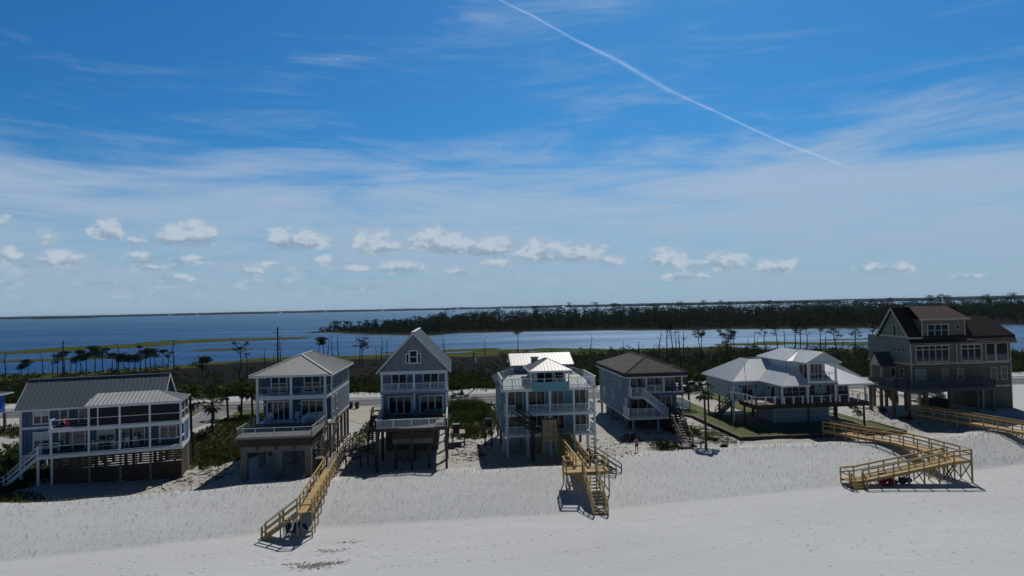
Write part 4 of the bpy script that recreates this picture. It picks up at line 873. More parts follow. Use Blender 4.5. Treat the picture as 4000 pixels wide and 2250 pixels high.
win(h6,'F',93.4,41.3,42.9,6.35,8.1,2,1,.1,name='sliding_door',glass=BLUEGL); win(h6,'F',91.2,44.5,45.1,6.45,8.0,1,1,.1); win(h6,'F',91.2,45.8,49.7,6.4,8.0,4,2,.1,glass=CURTAIN); win(h6,'F',91.2,50.3,51.1,6.7,8.1,1,2,.09,glass=CURTAIN); win(h6,'F',91.2,52.8,54.1,6.35,8.05,2,1,.1,name='french_door',glass=CURTAIN); win(h6,'F',91.2,54.6,56.0,6.5,8.0,2,2,.09,glass=CURTAIN); win(h6,'L',40.2,95.0,95.5,6.9,8.2,1,2,.08)
for x, y in ((41.0,93.25),(43.4,93.25),(44.2,91.05),(51.9,91.05)): b = MB(); b.box(x-.09,x+.09,y,y+.15,7.75,8.1); b.build('wall_lamp', BLACKP, h6)
for (x,y) in ((40.3,86.4),(40.2,90.2),(40.4,95.0),(40.4,99.5),(40.4,104),(43.6,95),(43.6,102),(47.4,86.4),(47.4,103),(51.4,86.4),(51.4,94),(52.9,96),(55.3,86.4),(55.3,93.5),(55.3,103)): post(h6,x,y,2.6,6.15,.3,mat('brown_pile',(.10,.075,.055),.85,.2,1.5),rnd=True)
b = MB(); b.box(44.4,52.3,90.0,90.08,3.2,5.6); b.box(44.4,44.48,90.08,95,3.2,5.6); b.box(52.22,52.3,90.08,95,3.2,5.6); b.build('louvred_store', LOUV, h6)
b = MB(); b.box(44.3,44.42,89.92,90.0,3.2,5.65); b.box(52.28,52.4,89.92,90,3.2,5.65); b.box(44.3,52.4,89.92,90,5.6,5.72); b.build('store_trim', WHITE, h6)
b = MB(); b.cyl((42.2,94.2,9.8),(42.2,94.2,11.2),.05); b.build('vent_pipe', GREYW, h6)
b = MB(); b.box(39.2,40.1,91.2,93.0,6.1,6.25); b.build('side_balcony', WHITE, h6); rail(h6,(39.25,91.25,6.25),(40.1,91.25,6.25),1.0,'bal',WHITE,.9); rail(h6,(39.25,93,6.25),(39.25,91.25,6.25),1.0,'bal',WHITE,1)
for (x,y) in ((38.7,90.6),(39.2,91.3)): post(h6,x,y,3.2,8.2,.1,WHITE,'stair_post')
stair(h6,(39.6,92.0,6.1),(39.9,98.0,3.2),(-1,0,0),.8,OLDPOST,tread=OLDWOOD,style='two')
t = thing('sun_lounger','white sun lounger on the left corner of the brown railed deck','sun lounger',(41.3,87.0,6.3))
b = MB(); b.bar((40.7,87.2,6.62),(41.9,86.9,6.55),.6,.06); b.build('seat', WHITE, t); b = MB(); b.bar((40.7,87.2,6.62),(40.25,87.32,7.0),.6,.05); b.build('backrest', WHITE, t)
for x,y in ((40.7,87.45),(40.65,86.95),(41.85,87.15),(41.8,86.65)): post(t,x,y,6.32,6.58,.05,WHITE,'leg')
for (x, y, lab) in ((46.5,88.6,'dark dining table left of centre under the white porch roof'),(50.2,88.8,'dark dining table right of centre on the brown railed deck')):
    t = thing('dining_table', lab, 'table', (x,y,6.3), group=None)
    b = MB(); b.box(x-.9,x+.9,y-.45,y+.45,7.0,7.06); b.build('tabletop', DARKPOST, t)
    for sx in (-.8,.8):
        for sy in (-.38,.38): post(t,x+sx,y+sy,6.3,7.0,.07,DARKPOST,'leg')
def simple_chair(x, y, z, rz, lab, group, m):
    t = thing('dining_chair', lab, 'chair', (x,y,z), rz, group, local=True)
    b = MB(); b.box(-.22,.22,-.22,.22,.42,.47); b.build('seat', m, t); b = MB(); b.box(-.22,.22,.18,.23,.5,.95); b.build('backrest', m, t)
    for sx in (-.19,.19):
        for sy in (-.19,.19): b = MB(); b.box(sx-.025,sx+.025,sy-.025,sy+.025,0,.42); b.build('leg', m, t)
for i,(x,y,l) in enumerate(((45.2,88.6,'left end of the left table'),(47.8,88.6,'right end of the left table'),(48.9,88.8,'left end of the right table'),(51.5,88.8,'right end of the right table'))):
    simple_chair(x,y,6.3,R(90 if i%2 else -90),'dark dining chair at the '+l+' on the brown railed deck','dark dining chairs on the brown railed deck',DARKPOST)
t = thing('outdoor_grill','black covered grill against the railing at the right end of the white house deck','grill',(53.6,88.2,6.3))
b = MB(); b.box(53.0,54.2,87.9,88.5,6.9,7.25); b.build('firebox', BLACKP, t); b = MB(); b.cyl((53.1,88.2,7.25),(54.1,88.2,7.25),.28,.28,12); b.build('hood', BLACKP, t); b = MB(); b.box(53.15,54.05,88.0,88.45,6.4,6.9); b.build('cabinet', BLACKP, t)
# retaining wall and lawn
RET = lined('timber_retaining_boards', (.075,.058,.045), 'XY', .6, .08, .55, .85, .25, 1)
t = thing('retaining_wall','low dark timber wall holding the lawn of the white house','wall',(45,81.2,2.3))
b = MB(); b.box(35.55,35.7,81.2,98,1.6,3.15); b.box(35.7,57.6,81.2,81.35,1.6,3.15); b.box(57.5,57.65,81.35,89,1.6,3.15); b.build('boards', RET, t)
b = MB(); b.box(35.5,35.78,81.12,98,3.15,3.23); b.box(35.78,57.7,81.12,81.42,3.15,3.23); b.box(57.44,57.72,81.42,89,3.15,3.23); b.build('cap', OLDWOOD, t)
for i in range(13): post(t,36.5+i*1.75,81.08,1.6,3.1,.16,DARKPOST,'post')
sheet('lawn',[(35.75,81.4),(57.4,81.4),(57.4,97),(53,98),(35.75,98)],3.1,LAWN)
b = MB(); b.prism([(35.75,98,3.1),(39.6,98,3.1),(40.5,106,2.86),(33.4,106,2.86)],(0,0,-.3)); b.prism([(33.4,106,2.86),(40.5,106,2.86),(40.9,122.2,2.80),(31,122.2,2.80)],(0,0,-.3)); o = b.build('lawn',LAWN); tag(o,kind='structure'); ORIGIN[o.name]=(0,0,0)
sheet('lawn',[(46.6,122.2),(46.0,109.5),(45.2,100),(60,100),(62,122.2)],2.86,LAWN)
sheet('lawn',[(-48.5,122.2),(-44.9,122.2),(-43.9,115),(-48,113.5)],2.78,LAWN)
sheet('lawn',[(-37.6,122.2),(-29,122.2),(-29,117),(-38,116.2)],2.78,LAWN)
sheet('patio',[(40.6,84.6),(55.5,84.6),(55.5,97.9),(40.6,97.9)],3.115,CONC)

# ---- H7: dark taupe shingled house at the right
WALL7 = lined('taupe_shingle_siding', (.155,.14,.108), 'Z', .2, .12, .75, .85, .12, 1.5)
WALL7L = lined('blue_taupe_lower_siding', (.125,.118,.10), 'Z', .2, .12, .75, .85, .12, 1.5)
WALL7S = lined('green_grey_side_siding', (.17,.195,.175), 'Z', .2, .12, .75, .85, .1, 1.5)
TRIM7 = mat('beige_trim', (.44,.40,.32), .75, .08, 1.5)
ROOF7 = mat('dark_brown_shingles', (.030,.021,.019), .95, .3, 3); ROOF7R = mat('red_brown_shingles', (.085,.052,.046), .95, .2, 3)
h7 = thing('beach_house', 'large taupe shingled house with dark brown roofs and a wide front dormer on brown piles', 'house', (74, 96, 3.6))
b = MB(); b.box(66.4,81.9,92,102,7.0,10.4); b.build('lower_wall', WALL7L, h7)
b = MB(); b.box(66.45,81.85,92,102,10.4,13.5); b.box(66.45,80,92.3,101.5,13.5,14.5); b.build('wall', WALL7, h7)
b = MB(); b.box(66.36,66.44,92.05,101.95,10.55,14.5); b.prism([(66.36,92.4,14.5),(66.36,98.8,14.5),(66.36,95.6,18.5)],(.25,0,0)); b.build('side_wall', WALL7S, h7)
b = MB(); b.box(77.3,81.9,92,99,2.6,7.0); b.build('ground_floor_wall', WALL7L, h7)
b = MB(); b.box(66.3,82.0,91.9,92,10.36,10.6); b.box(66.28,66.36,91.9,102,10.36,10.6); b.box(77.25,82.0,91.9,92,6.85,7.1); b.box(66.27,66.42,91.88,92.0,7.1,13.4); b.box(73.4,73.55,91.88,92,10.6,13.3); b.box(81.85,82.0,91.86,92,2.8,13.4); b.box(77.2,77.45,91.8,92,2.6,6.85); b.box(66.28,66.36,92.3,98.9,14.35,14.6); b.build('trim', TRIM7, h7)
def rf7(nm, m, faces):
    b = MB()
    for f in faces: roofface(b, f, .14, 0)
    return b.build(nm, m, h7)
rf7('main_roof', ROOF7, [[(66.0,91.9,14.35),(76.3,91.9,14.35),(76.3,95.6,18.75),(66.0,95.6,18.75)],[(76.3,99.3,14.35),(66.0,99.3,14.35),(66.0,95.6,18.75),(76.3,95.6,18.75)]])
b = MB(); b.prism([(76.1,92.4,14.4),(76.1,98.8,14.4),(76.1,95.6,18.4)],(.15,0,0)); b.build('gable', WALL7, h7)
rf7('wing_roof', ROOF7, [[(76.3,92.1,14.4),(83.0,92.1,14.4),(81.4,95.6,17.25),(76.3,95.6,17.25)],[(83.0,92.1,14.4),(83.0,99.2,14.4),(81.4,95.6,17.25)],[(83.0,99.2,14.4),(76.3,99.2,14.4),(76.3,95.6,17.25),(81.4,95.6,17.25)]])
rf7('porch_roof', ROOF7, [[(65.9,91.2,13.5),(73.5,91.2,13.5),(73.5,92.2,14.2),(66.3,92.2,14.2)]])
rf7('porch_roof', ROOF7R, [[(73.5,91.2,13.5),(82.4,91.2,13.5),(83.0,92.2,14.42),(73.5,92.2,14.2)]])
b = MB(); b.box(68.4,75.0,92.15,95.6,14.1,17.0); b.build('dormer_wall', WALL7, h7)
b = MB(); b.box(68.3,68.45,92.07,92.15,14.2,17.0); b.box(74.95,75.1,92.07,92.15,14.2,17.0); b.build('dormer_trim', TRIM7, h7)
rf7('dormer_roof', ROOF7R, [[(67.8,91.75,17.05),(75.6,91.75,17.05),(75.0,95.6,18.9),(68.9,95.6,18.9)]])
b = MB(); b.box(67.75,75.65,91.67,91.75,16.85,17.08); b.box(65.85,82.5,91.2,91.3,13.28,13.55); b.bar((65.95,91.85,14.3),(65.95,95.6,18.65),.1,.24); b.bar((65.95,99.35,14.3),(65.95,95.6,18.65),.1,.24); b.bar((66,91.86,14.28),(68.2,91.86,14.28),.08,.2); b.build('fascia', TRIM7, h7)
win(h7,'F',92.15,69.3,72.4,14.55,16.15,3,2,.14,frame=TRIM7,sill=False)
b = MB(); b.cyl((73.95,92.17,15.75),(73.95,92.09,15.75),.3,.3,16); pw = b.build('round_window', TRIM7, h7); b = MB(); b.cyl((73.95,92.11,15.75),(73.95,92.07,15.75),.23,.23,16); b.build('pane', GLASS, pw)
win(h7,'F',92,67.25,72.2,10.85,13.05,5,1,.16,frame=TRIM7); win(h7,'F',92,74.3,77.3,10.85,13.05,3,1,.16,frame=TRIM7)
b = MB(); b.box(67.25,72.2,91.925,91.995,12.5,12.62); b.box(74.3,77.3,91.925,91.995,12.5,12.62); b.build('transom', TRIM7, h7)
for (u0,u1) in ((78.2,79.5),(79.8,81.5)): 
    s = win(h7,'F',92,u0,u1,10.7,13.2,1,1,.14,name='screen_opening',frame=TRIM7,glass=SCREEN); b = MB(); b.box(u0,u1,91.96,91.99,10.7,11.6); b.build('screen_rail', mat('grey_rail',(.13,.13,.14),.7,.1), s)
win(h7,'F',92,67.05,68.5,8.3,9.6,1,2,.1,frame=TRIM7,glass=mat('pale_shade',(.22,.22,.21),.7,.1)); win(h7,'F',92,71.2,72.0,8.2,9.6,1,2,.1,frame=TRIM7); win(h7,'F',92,73.5,74.4,8.2,9.6,1,2,.1,frame=TRIM7); win(h7,'F',92,78.8,79.65,7.95,9.65,1,2,.11,frame=TRIM7); win(h7,'F',92,80.45,81.3,7.95,9.7,1,2,.11,frame=TRIM7)
win(h7,'L',66.36,95.0,95.6,14.6,16.1,1,1,.1,frame=TRIM7)
for y in (93.4,94.3,95.1): b = MB(); b.cyl((66.37,y,12.5),(66.28,y,12.5),.26,.26,14); pw = b.build('round_window', TRIM7, h7); b = MB(); b.cyl((66.34,y,12.5),(66.26,y,12.5),.2,.2,14); b.build('pane', GLASS, pw)
win(h7,'L',66.4,95.6,96.5,8.0,9.6,1,1,.1,name='door',frame=TRIM7); win(h7,'L',66.4,93.7,94.4,8.3,9.6,1,2,.1,frame=TRIM7)
# left entry porch, deck, piles
b = MB(); roofface(b,[(63.9,98.3,10.05),(63.9,96.9,12.0),(66.4,96.9,12.05),(66.4,98.3,10.05)],.1,0); roofface(b,[(63.9,95.4,10.05),(66.4,95.4,10.05),(66.4,96.9,12.05),(63.9,96.9,12.0)],.1,0); b.build('entry_roof', mat('slate_shingles',(.05,.055,.07),.9,.15,3), h7)
b = MB(); b.prism([(64.0,95.5,10.05),(64.0,98.2,10.05),(64.0,96.9,11.85)],(.12,0,0)); b.build('entry_gable', TRIM7, h7)
for y in (95.6,98.0): post(h7,64.2,y,7.15,10.1,.2,TRIM7,'porch_post')
b = MB(); b.box(64.0,77.4,89.6,92,6.95,7.15); b.box(63.6,66.4,92,98.3,6.95,7.15); b.build('deck', OLDWOOD, h7)
b = MB(); b.box(63.95,77.45,89.5,89.6,6.7,7.17); b.box(63.5,63.6,92,98.3,6.7,7.17); b.box(63.9,64.0,89.6,92,6.7,7.17); b.build('deck_beam', mat('blue_grey_beam',(.10,.10,.11),.8,.1), h7)
DR = mat('dark_blue_rail', (.085,.09,.11), .75, .1)
rail(h7,(64.1,89.65,7.17),(77.3,89.65,7.17),1.1,'bal',DR,1.6); rail(h7,(64.1,92,7.17),(64.1,89.65,7.17),1.1,'bal',DR,1.6); rail(h7,(63.65,98,7.17),(63.65,92,7.17),1.1,'bal',DR,1.6); rail(h7,(77.3,89.65,7.17),(77.3,91.9,7.17),1.1,'bal',DR,1.6)
PB = mat('tan_brown_pile', (.17,.13,.085), .85, .2, 1.2)
for (x,y) in ((64.4,89.9),(67.0,89.9),(70.7,89.9),(74.8,89.9),(77.2,89.9),(63.9,92.6),(63.9,95.4),(63.9,98),(66.8,98.5),(66.8,94),(70.5,95),(74.5,95),(70.5,101.5),(74.5,101.5),(66.8,101.5),(81.6,101.5),(78,101.5)): post(h7,x,y,2.2,6.95,.36,PB)
b = MB(); b.bar((64.2,97.9,6.75),(65.2,97.9,5.6),.12); b.bar((64.2,95.5,6.75),(65.2,95.5,5.6),.12); b.build('brace', PB, h7)
stair(h7,(66.0,97.6,7.0),(69.2,99.2,3.7),(0,1,0),1.2,PB,style='bal',tread=PB)
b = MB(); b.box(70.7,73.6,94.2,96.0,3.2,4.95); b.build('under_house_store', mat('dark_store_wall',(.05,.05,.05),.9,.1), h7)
# ------------------------------------------------------------------ boardwalks
def tz(x, y): return float(terrain(np.array([x]), np.array([y]))[0])
def run(t, pts, width, dm, pm, h=1.08, sp=1.9, skip=(), brace=0, deckname='deck', sides=(1,1), low=None):
    """pts: centre line with deck heights"""
    Q = [Vector(p) for p in pts]; dirs = [(Q[i+1]-Q[i]) for i in range(len(Q)-1)]
    nor = []
    for i in range(len(Q)):
        a = dirs[max(i-1,0)].normalized(); c = dirs[min(i,len(dirs)-1)].normalized(); d = (a+c); d.z = 0; d.normalize(); n = Vector((-d.y,d.x,0))
        k = Vector((-a.y,a.x,0)).normalized().dot(n); nor.append(n*(width/2/max(k,.5)))
    b = MB(); s = MB()
    for i in range(len(Q)-1):
        l0,r0,l1,r1 = Q[i]+nor[i],Q[i]-nor[i],Q[i+1]+nor[i+1],Q[i+1]-nor[i+1]
        b.prism([r0,r1,l1,l0],(0,0,-.045))
        dz = Vector((0,0,-.17)); s.bar(l0*.98+r0*.02+dz,l1*.98+r1*.02+dz,.05,.24); s.bar(r0*.98+l0*.02+dz,r1*.98+l1*.02+dz,.05,.24)
    d = b.build(deckname, dm, t); s.build('joist', pm, d)
    for si, sg in enumerate((1,-1)):
        if not sides[si]: continue
        rb = MB(); last = None
        for i in range(len(Q)-1):
            if (i, sg) in skip: continue
            a = Q[i]+nor[i]*sg; e = Q[i+1]+nor[i+1]*sg; L = (e-a).length; n = max(1, round(L/sp))
            for k in range(n+1):
                if k == 0 and i > 0 and (i-1, sg) not in skip: continue
                c = a+(e-a)*(k/n); g = tz(c.x, c.y) if low is None else low
                o = MB(); o.bar((c.x,c.y,min(g-.15,c.z-.3)),(c.x,c.y,c.z+h-.03),.10); o.build('post', pm, t)
            rb.bar(a+Vector((0,0,h)),e+Vector((0,0,h)),.15,.045); rb.bar(a+Vector((0,0,h-.09)),e+Vector((0,0,h-.09)),.04,.10); rb.bar(a+Vector((0,0,h*.55)),e+Vector((0,0,h*.55)),.04,.11)
        if rb.v: rb.build('handrail', pm, t)
    if brace:
        for i in range(len(Q)-1):
            L = (Q[i+1]-Q[i]).length; n = max(1, round(L/sp))
            for k in range(n+1):
                c = Q[i]+(Q[i+1]-Q[i])*(k/n); n_ = nor[i]+(nor[i+1]-nor[i])*(k/n); g = tz(c.x, c.y)
                if c.z-g > .9:
                    bb = MB(); bb.bar((c.x+n_.x,c.y+n_.y,g+.1),(c.x-n_.x,c.y-n_.y,c.z-.25),.04,.12); bb.bar((c.x-n_.x,c.y-n_.y,g+.1),(c.x+n_.x,c.y+n_.y,c.z-.25),.04,.12); bb.build('cross_brace', pm, t)

w1 = thing('boardwalk','straight pine boardwalk with a stair turning left at its beach end, weathered toward the houses','boardwalk',(-13,70,2.5))
run(w1, [(-12.55,56.65,3.58),(-12.6,58.0,3.58),(-13.15,71.6,3.6)], 1.2, NEWWOOD, NEWPOST, sp=1.75, skip=((0,1),), brace=0)
o = MB(); o.bar((-13.15,56.65,1.3),(-13.15,56.65,4.63),.1); o.build('post', NEWPOST, w1)
o = MB(); o.bar((-13.2,56.65,4.66),(-11.9,56.65,4.66),.15,.045); o.bar((-13.2,56.65,4.18),(-11.9,56.65,4.18),.04,.11); o.build('handrail', NEWPOST, w1)
stair(w1,(-13.15,56.75,3.56),(-16.0,56.6,1.5),(0,1,0),1.1,NEWPOST,tread=NEWWOOD,n=11,h=1.05)
for x, z in ((-15.95,1.6),(-14.5,2.6)):
    for y in (56.68,57.78): o = MB(); o.bar((x,y,1.3),(x,y,z+.95),.09); o.build('stair_post', NEWPOST, w1)
run(w1, [(-13.15,71.7,3.6),(-13.45,76.5,3.62),(-13.5,80,3.62),(-12.9,87.3,3.3)], 1.15, OLDWOOD, OLDPOST, sp=1.7, deckname='old_deck', skip=((0,1),))
o = MB(); o.bar((-13.7,72.6,4.65),(-13.9,75.2,4.65),.14,.05); o.bar((-13.7,72.6,4.2),(-13.9,75.2,4.2),.05,.1); o.bar((-13.7,72.6,2.4),(-13.7,72.6,4.65),.14); o.build('handrail', OLDPOST, w1)

w2 = thing('boardwalk','pine boardwalk ending in a square landing with a straight stair down to the beach','boardwalk',(12.5,68,3.3))
b = MB(); b.box(10.35,14.6,63.15,65.2,4.2,4.25); d = b.build('landing', NEWWOOD, w2)
b = MB(); b.box(10.33,14.62,63.1,63.15,3.98,4.26); b.box(10.33,14.62,65.2,65.25,3.98,4.26); b.box(10.3,10.35,63.1,65.25,3.98,4.26); b.box(14.6,14.65,63.1,65.25,3.98,4.26); b.build('joist', NEWPOST, d)
for x in (10.42,11.95,13.3,14.53):
    for y in (63.2,65.15): 
        if x in (11.95,13.3) and y > 64: continue
        o = MB(); o.bar((x,y,tz(x,y)-.2),(x,y,5.3),.1); o.build('post', NEWPOST, w2)
o = MB()
for p, q in (((10.4,63.2),(11.95,63.2)),((13.3,63.2),(14.55,63.2)),((10.4,65.2),(10.4,63.2)),((14.55,63.2),(14.55,65.2)),((10.4,65.2),(11.75,65.2)),((13.1,65.2),(14.55,65.2))):
    for hh, w_, t_ in ((1.1,.15,.045),(.6,.04,.11)): o.bar((*p,4.25+hh),(*q,4.25+hh),w_,t_)
o.build('handrail', NEWPOST, w2)
for p, q in (((10.42,63.2,tz(10.4,63.2)+.3),(11.9,63.2,3.95)),((14.53,63.2,tz(14.5,63.2)+.3),(13.4,63.2,3.95)),((10.42,63.2,2.2),(10.42,65.1,3.9))): o = MB(); o.bar(p,q,.04,.12); o.build('cross_brace', NEWPOST, w2)
stair(w2,(12.0,63.12,4.22),(12.05,58.5,1.45),(1,0,0),1.25,NEWPOST,tread=NEWWOOD,n=13,h=1.05)
run(w2, [(12.4,65.2,4.25),(12.5,74.2,4.3),(12.7,78.0,5.05)], 1.35, NEWWOOD, NEWPOST, sp=1.8, brace=1)
t = thing('handrail_stair','short dark weathered stair with handrails dropping right of the middle boardwalk','stairs',(15,68.6,2.6))
stair(t,(14.0,69.8,4.0),(16.3,67.6,2.6),(.69,.72,0),1.1,DARKPOST,tread=DARKPOST)
b = MB(); b.box(13.15,14.1,69.2,70.8,3.9,4.02); b.build('platform', DARKPOST, t)
for x, y in ((13.3,69.3),(14.0,69.3),(14.0,70.7)): post(t,x,y,2.4,4.9,.12,DARKPOST,'post')

w3 = thing('boardwalk','long pine ramp doubling back along the dune foot to the white house','boardwalk',(46,64,1.5))
run(w3, [(38.8,64.1,2.12),(40.2,64.1,2.15),(49.9,64.1,3.62),(51.75,64.1,3.72)], 1.55, NEWWOOD, NEWPOST, sp=1.72, brace=1, skip=((0,-1),(2,1)))
run(w3, [(51.1,64.9,3.72),(50.85,69,3.74),(50.2,72.8,3.76),(48.4,76.2,3.78),(46.6,80.6,3.85)], 1.5, NEWWOOD, NEWPOST, sp=1.75, brace=1, deckname='upper_deck', skip=())
o = MB(); 
for hh,w_,t_ in ((1.08,.15,.045),(.6,.04,.11)): o.bar((38.8,63.35,2.12+hh),(38.8,64.85,2.12+hh),w_,t_); o.bar((51.8,63.35,3.72+hh),(51.8,65.0,3.72+hh),w_,t_)
o.build('handrail', NEWPOST, w3)
for x,y,z in ((38.8,63.35,2.12),(40.2,63.35,2.15),(51.82,63.33,3.72)): o = MB(); o.bar((x,y,1.3),(x,y,z+1.05),.1); o.build('post', NEWPOST, w3)
stair(w3,(38.95,63.3,2.1),(38.95,62.5,1.5),(1,0,0),1.15,NEWPOST,tread=NEWWOOD,n=3,h=.85,open_=False)

w4 = thing('boardwalk','pine boardwalk running from the dark taupe house out past the right edge','boardwalk',(66,78,3.3))
run(w4, [(64.9,89.3,3.98),(66.2,82.4,3.98),(67.7,73.2,3.98),(69.2,64,3.9)], 1.5, NEWWOOD, NEWPOST, sp=1.85, brace=1)

# ------------------------------------------------------------------ beach gear
def beach_chair(label, loc, rz, m, tilt=0):
    t = thing('folding_chair', label, 'chair', loc, rz, 'folding chairs under the left boardwalk landing', local=True)
    b = MB(); b.bar((0,-.25,.30),(0,.2,.24),.5,.03); b.build('seat', m, t); b = MB(); b.bar((0,.2,.24),(0,.55,.95),.5,.03); b.build('backrest', m, t)
    b = MB()
    for s in (-.27,.27): b.bar((s,-.3,.0),(s,.45,.72),.03); b.bar((s,.4,0),(s,-.3,.5),.03); b.bar((s,-.3,.5),(s,.3,.52),.05)
    b.build('frame', GREYW, t)
TEAL = mat('teal_canvas',(.02,.10,.12),.8,.15); NAVY = mat('navy_canvas',(.012,.03,.09),.8,.15)
beach_chair('teal folding chair leaning under the left boardwalk stair',(-14.0,57.4,1.5),R(20),TEAL); beach_chair('navy folding chair beside the left landing post',(-13.55,57.3,1.5),R(-15),NAVY); beach_chair('navy folding chair behind the right landing post',(-12.35,57.2,1.5),R(60),NAVY)
def lump(name, label, cat, c, r, m, seed, kind=None):
    rg = random.Random(seed); me = MB(); n1, n2 = 14, 8; vs = []
    for j in range(n2+1):
        ph = math.pi*j/n2
        for i in range(n1):
            th = 2*math.pi*i/n1; k = 1+.16*math.sin(3*th+seed)+.1*rg.uniform(-1,1)
            vs.append((c[0]+r[0]*math.sin(ph)**.7*math.cos(th)*k, c[1]+r[1]*math.sin(ph)**.7*math.sin(th)*k, c[2]+r[2]*(1+math.cos(ph)*(1+.1*rg.uniform(-1,1)))))
    fs = [(j*n1+i,(j+1)*n1+i,(j+1)*n1+(i+1)%n1,j*n1+(i+1)%n1) for j in range(n2) for i in range(n1)]
    me.add(vs, fs); return me
def bag(name,label,c,r,m,seed,strap=True):
    t = thing(name,label,'bag',c); lump(name,label,'bag',c,r,m,seed).build('body',m,t,smooth=True)
    b = MB(); k=[(c[0]+r[0]*.7*math.cos(a),c[1],c[2]+r[2]*1.8+.22*math.sin(a)) for a in [math.pi*i/6 for i in range(7)]]
    for p,q in zip(k[:-1],k[1:]): b.bar(p,q,.04)
    b.build('strap',BLACKP,t)
bag('beach_bag','black bulky beach bag under the right-hand ramp, next to the red tube',(44.55,63.75,1.55),(.42,.35,.32),BLACKP,3); bag('beach_bag','bright blue beach bag under the right-hand ramp, rightmost of the gear',(45.35,63.9,1.6),(.36,.32,.24),mat('royal_blue_canvas',(.015,.08,.36),.7,.15),5); bag('beach_bag','dull teal cooler bag between the red tube and the black bag',(43.75,63.7,1.55),(.3,.3,.22),TEAL,8)
t = thing('inflatable_tube','red inflatable pool tube lying under the right-hand ramp','inflatable',(42.75,63.75,1.6))
REDV = mat('red_vinyl',(.36,.02,.045),.4,.08); b = MB(); n1, n2 = 22, 10; vs = []
for i in range(n1):
    a = 2*math.pi*i/n1
    for j in range(n2):
        c_ = 2*math.pi*j/n2; rr = .48+.24*math.cos(c_); vs.append((42.75+rr*1.25*math.cos(a), 63.75+rr*math.sin(a)*.75+.0, 2.0+.42*math.sin(a)+.24*math.sin(c_)*.8))
b.add(vs,[(i*n2+j,((i+1)%n1)*n2+j,((i+1)%n1)*n2+(j+1)%n2,i*n2+(j+1)%n2) for i in range(n1) for j in range(n2)]); b.build('tube',REDV,t,smooth=True)
b = MB(); b.cyl((42.75,63.7,1.95),(42.75,63.85,2.05),.42,.42,16); b.build('floor',REDV,t)

# ------------------------------------------------------------------ vehicles
def car(label, cat, loc, rz, paint, pickup=False, name='parked_car'):
    t = thing(name, label, cat, loc, rz, local=True)
    P = mat(paint[0], paint[1], .25, .03, spec=.6)
    def prof(pts, w, m, nm, parent=t, inset=0):
        b = MB(); n=len(pts); L_=[(x,-w/2,z) for x,z in pts]; R_=[(x,w/2,z) for x,z in pts]
        b.add(L_+R_,[tuple(range(n)),tuple(range(2*n-1,n-1,-1))]+[(i,n+i,n+(i+1)%n,(i+1)%n) for i in range(n)]); o = b.build(nm,m,parent)
        bv = o.modifiers.new('bevel','BEVEL'); bv.width=.07; bv.segments=2; return o
    body=prof([(2.4,.45),(2.5,.8),(2.4,1.05),(1.0,1.15),(-2.45,1.15),(-2.5,.6),(-2.4,.42)],1.9,P,'body')
    cab=[(1.0,1.13),(.35,1.78),(-.9 if pickup else -2.1,1.8),(-1.1 if pickup else -2.42,1.13)]
    prof(cab,1.62,P,'cabin'); 
    b=MB(); b.prism([(.96,-.7,1.2),(.96,.7,1.2),(.42,.62,1.73),(.42,-.62,1.73)],(.03,0,.02)); b.build('windscreen',GLASS,t)
    for s in (-1,1):
        b=MB(); xr=-.85 if pickup else -2.0; b.prism([(.75,s*.815,1.22),(.32,s*.815,1.68),(xr,s*.815,1.68),(xr-.15,s*.815,1.22)],(0,s*.02,0)); b.build('side_window',GLASS,t)
        b=MB(); b.box(2.42,2.53,s*.85,s*.55,.78,.98); b.build('headlight',mat('lamp_glass',(.7,.72,.75),.1,0),t)
        b=MB(); b.box(.65,.85,s*.95,s*1.1,1.15,1.3); b.build('mirror',P,t)
        for x in (1.55,-1.5):
            b=MB(); b.cyl((x,s*.72,.38),(x,s*.97,.38),.38,.38,18); wl=b.build('wheel',BLACKP,t); b=MB(); b.cyl((x,s*.95,.38),(x,s*.985,.38),.22,.22,14); b.build('rim',GREYW,wl)
    b=MB(); b.box(2.5,2.56,-.5,.5,.6,.95); b.build('grille',BLACKP,t)
    b=MB(); b.box(2.4,2.58,-.92,.92,.42,.6); b.build('bumper',GREYW if pickup else P,t)
    if pickup: b=MB(); b.box(-2.3,-1.2,-.75,.75,1.16,1.17); b.build('cargo_bed',BLACKP,t)
car('white sport utility vehicle parked under the taupe house, left of the dark pickup','car',(77.2,105.4,2.87),R(-100),('white_car_paint',(.7,.72,.74)))
car('dark blue pickup truck parked behind the piles of the taupe house','truck',(82.3,108.2,2.74),R(-112),('dark_blue_car_paint',(.02,.03,.06)),True,'pickup_truck')
car('white pickup truck on the road beyond the white house','truck',(46.2,128.9,2.75),R(180),('white_car_paint',(.7,.72,.74)),True,'pickup_truck')

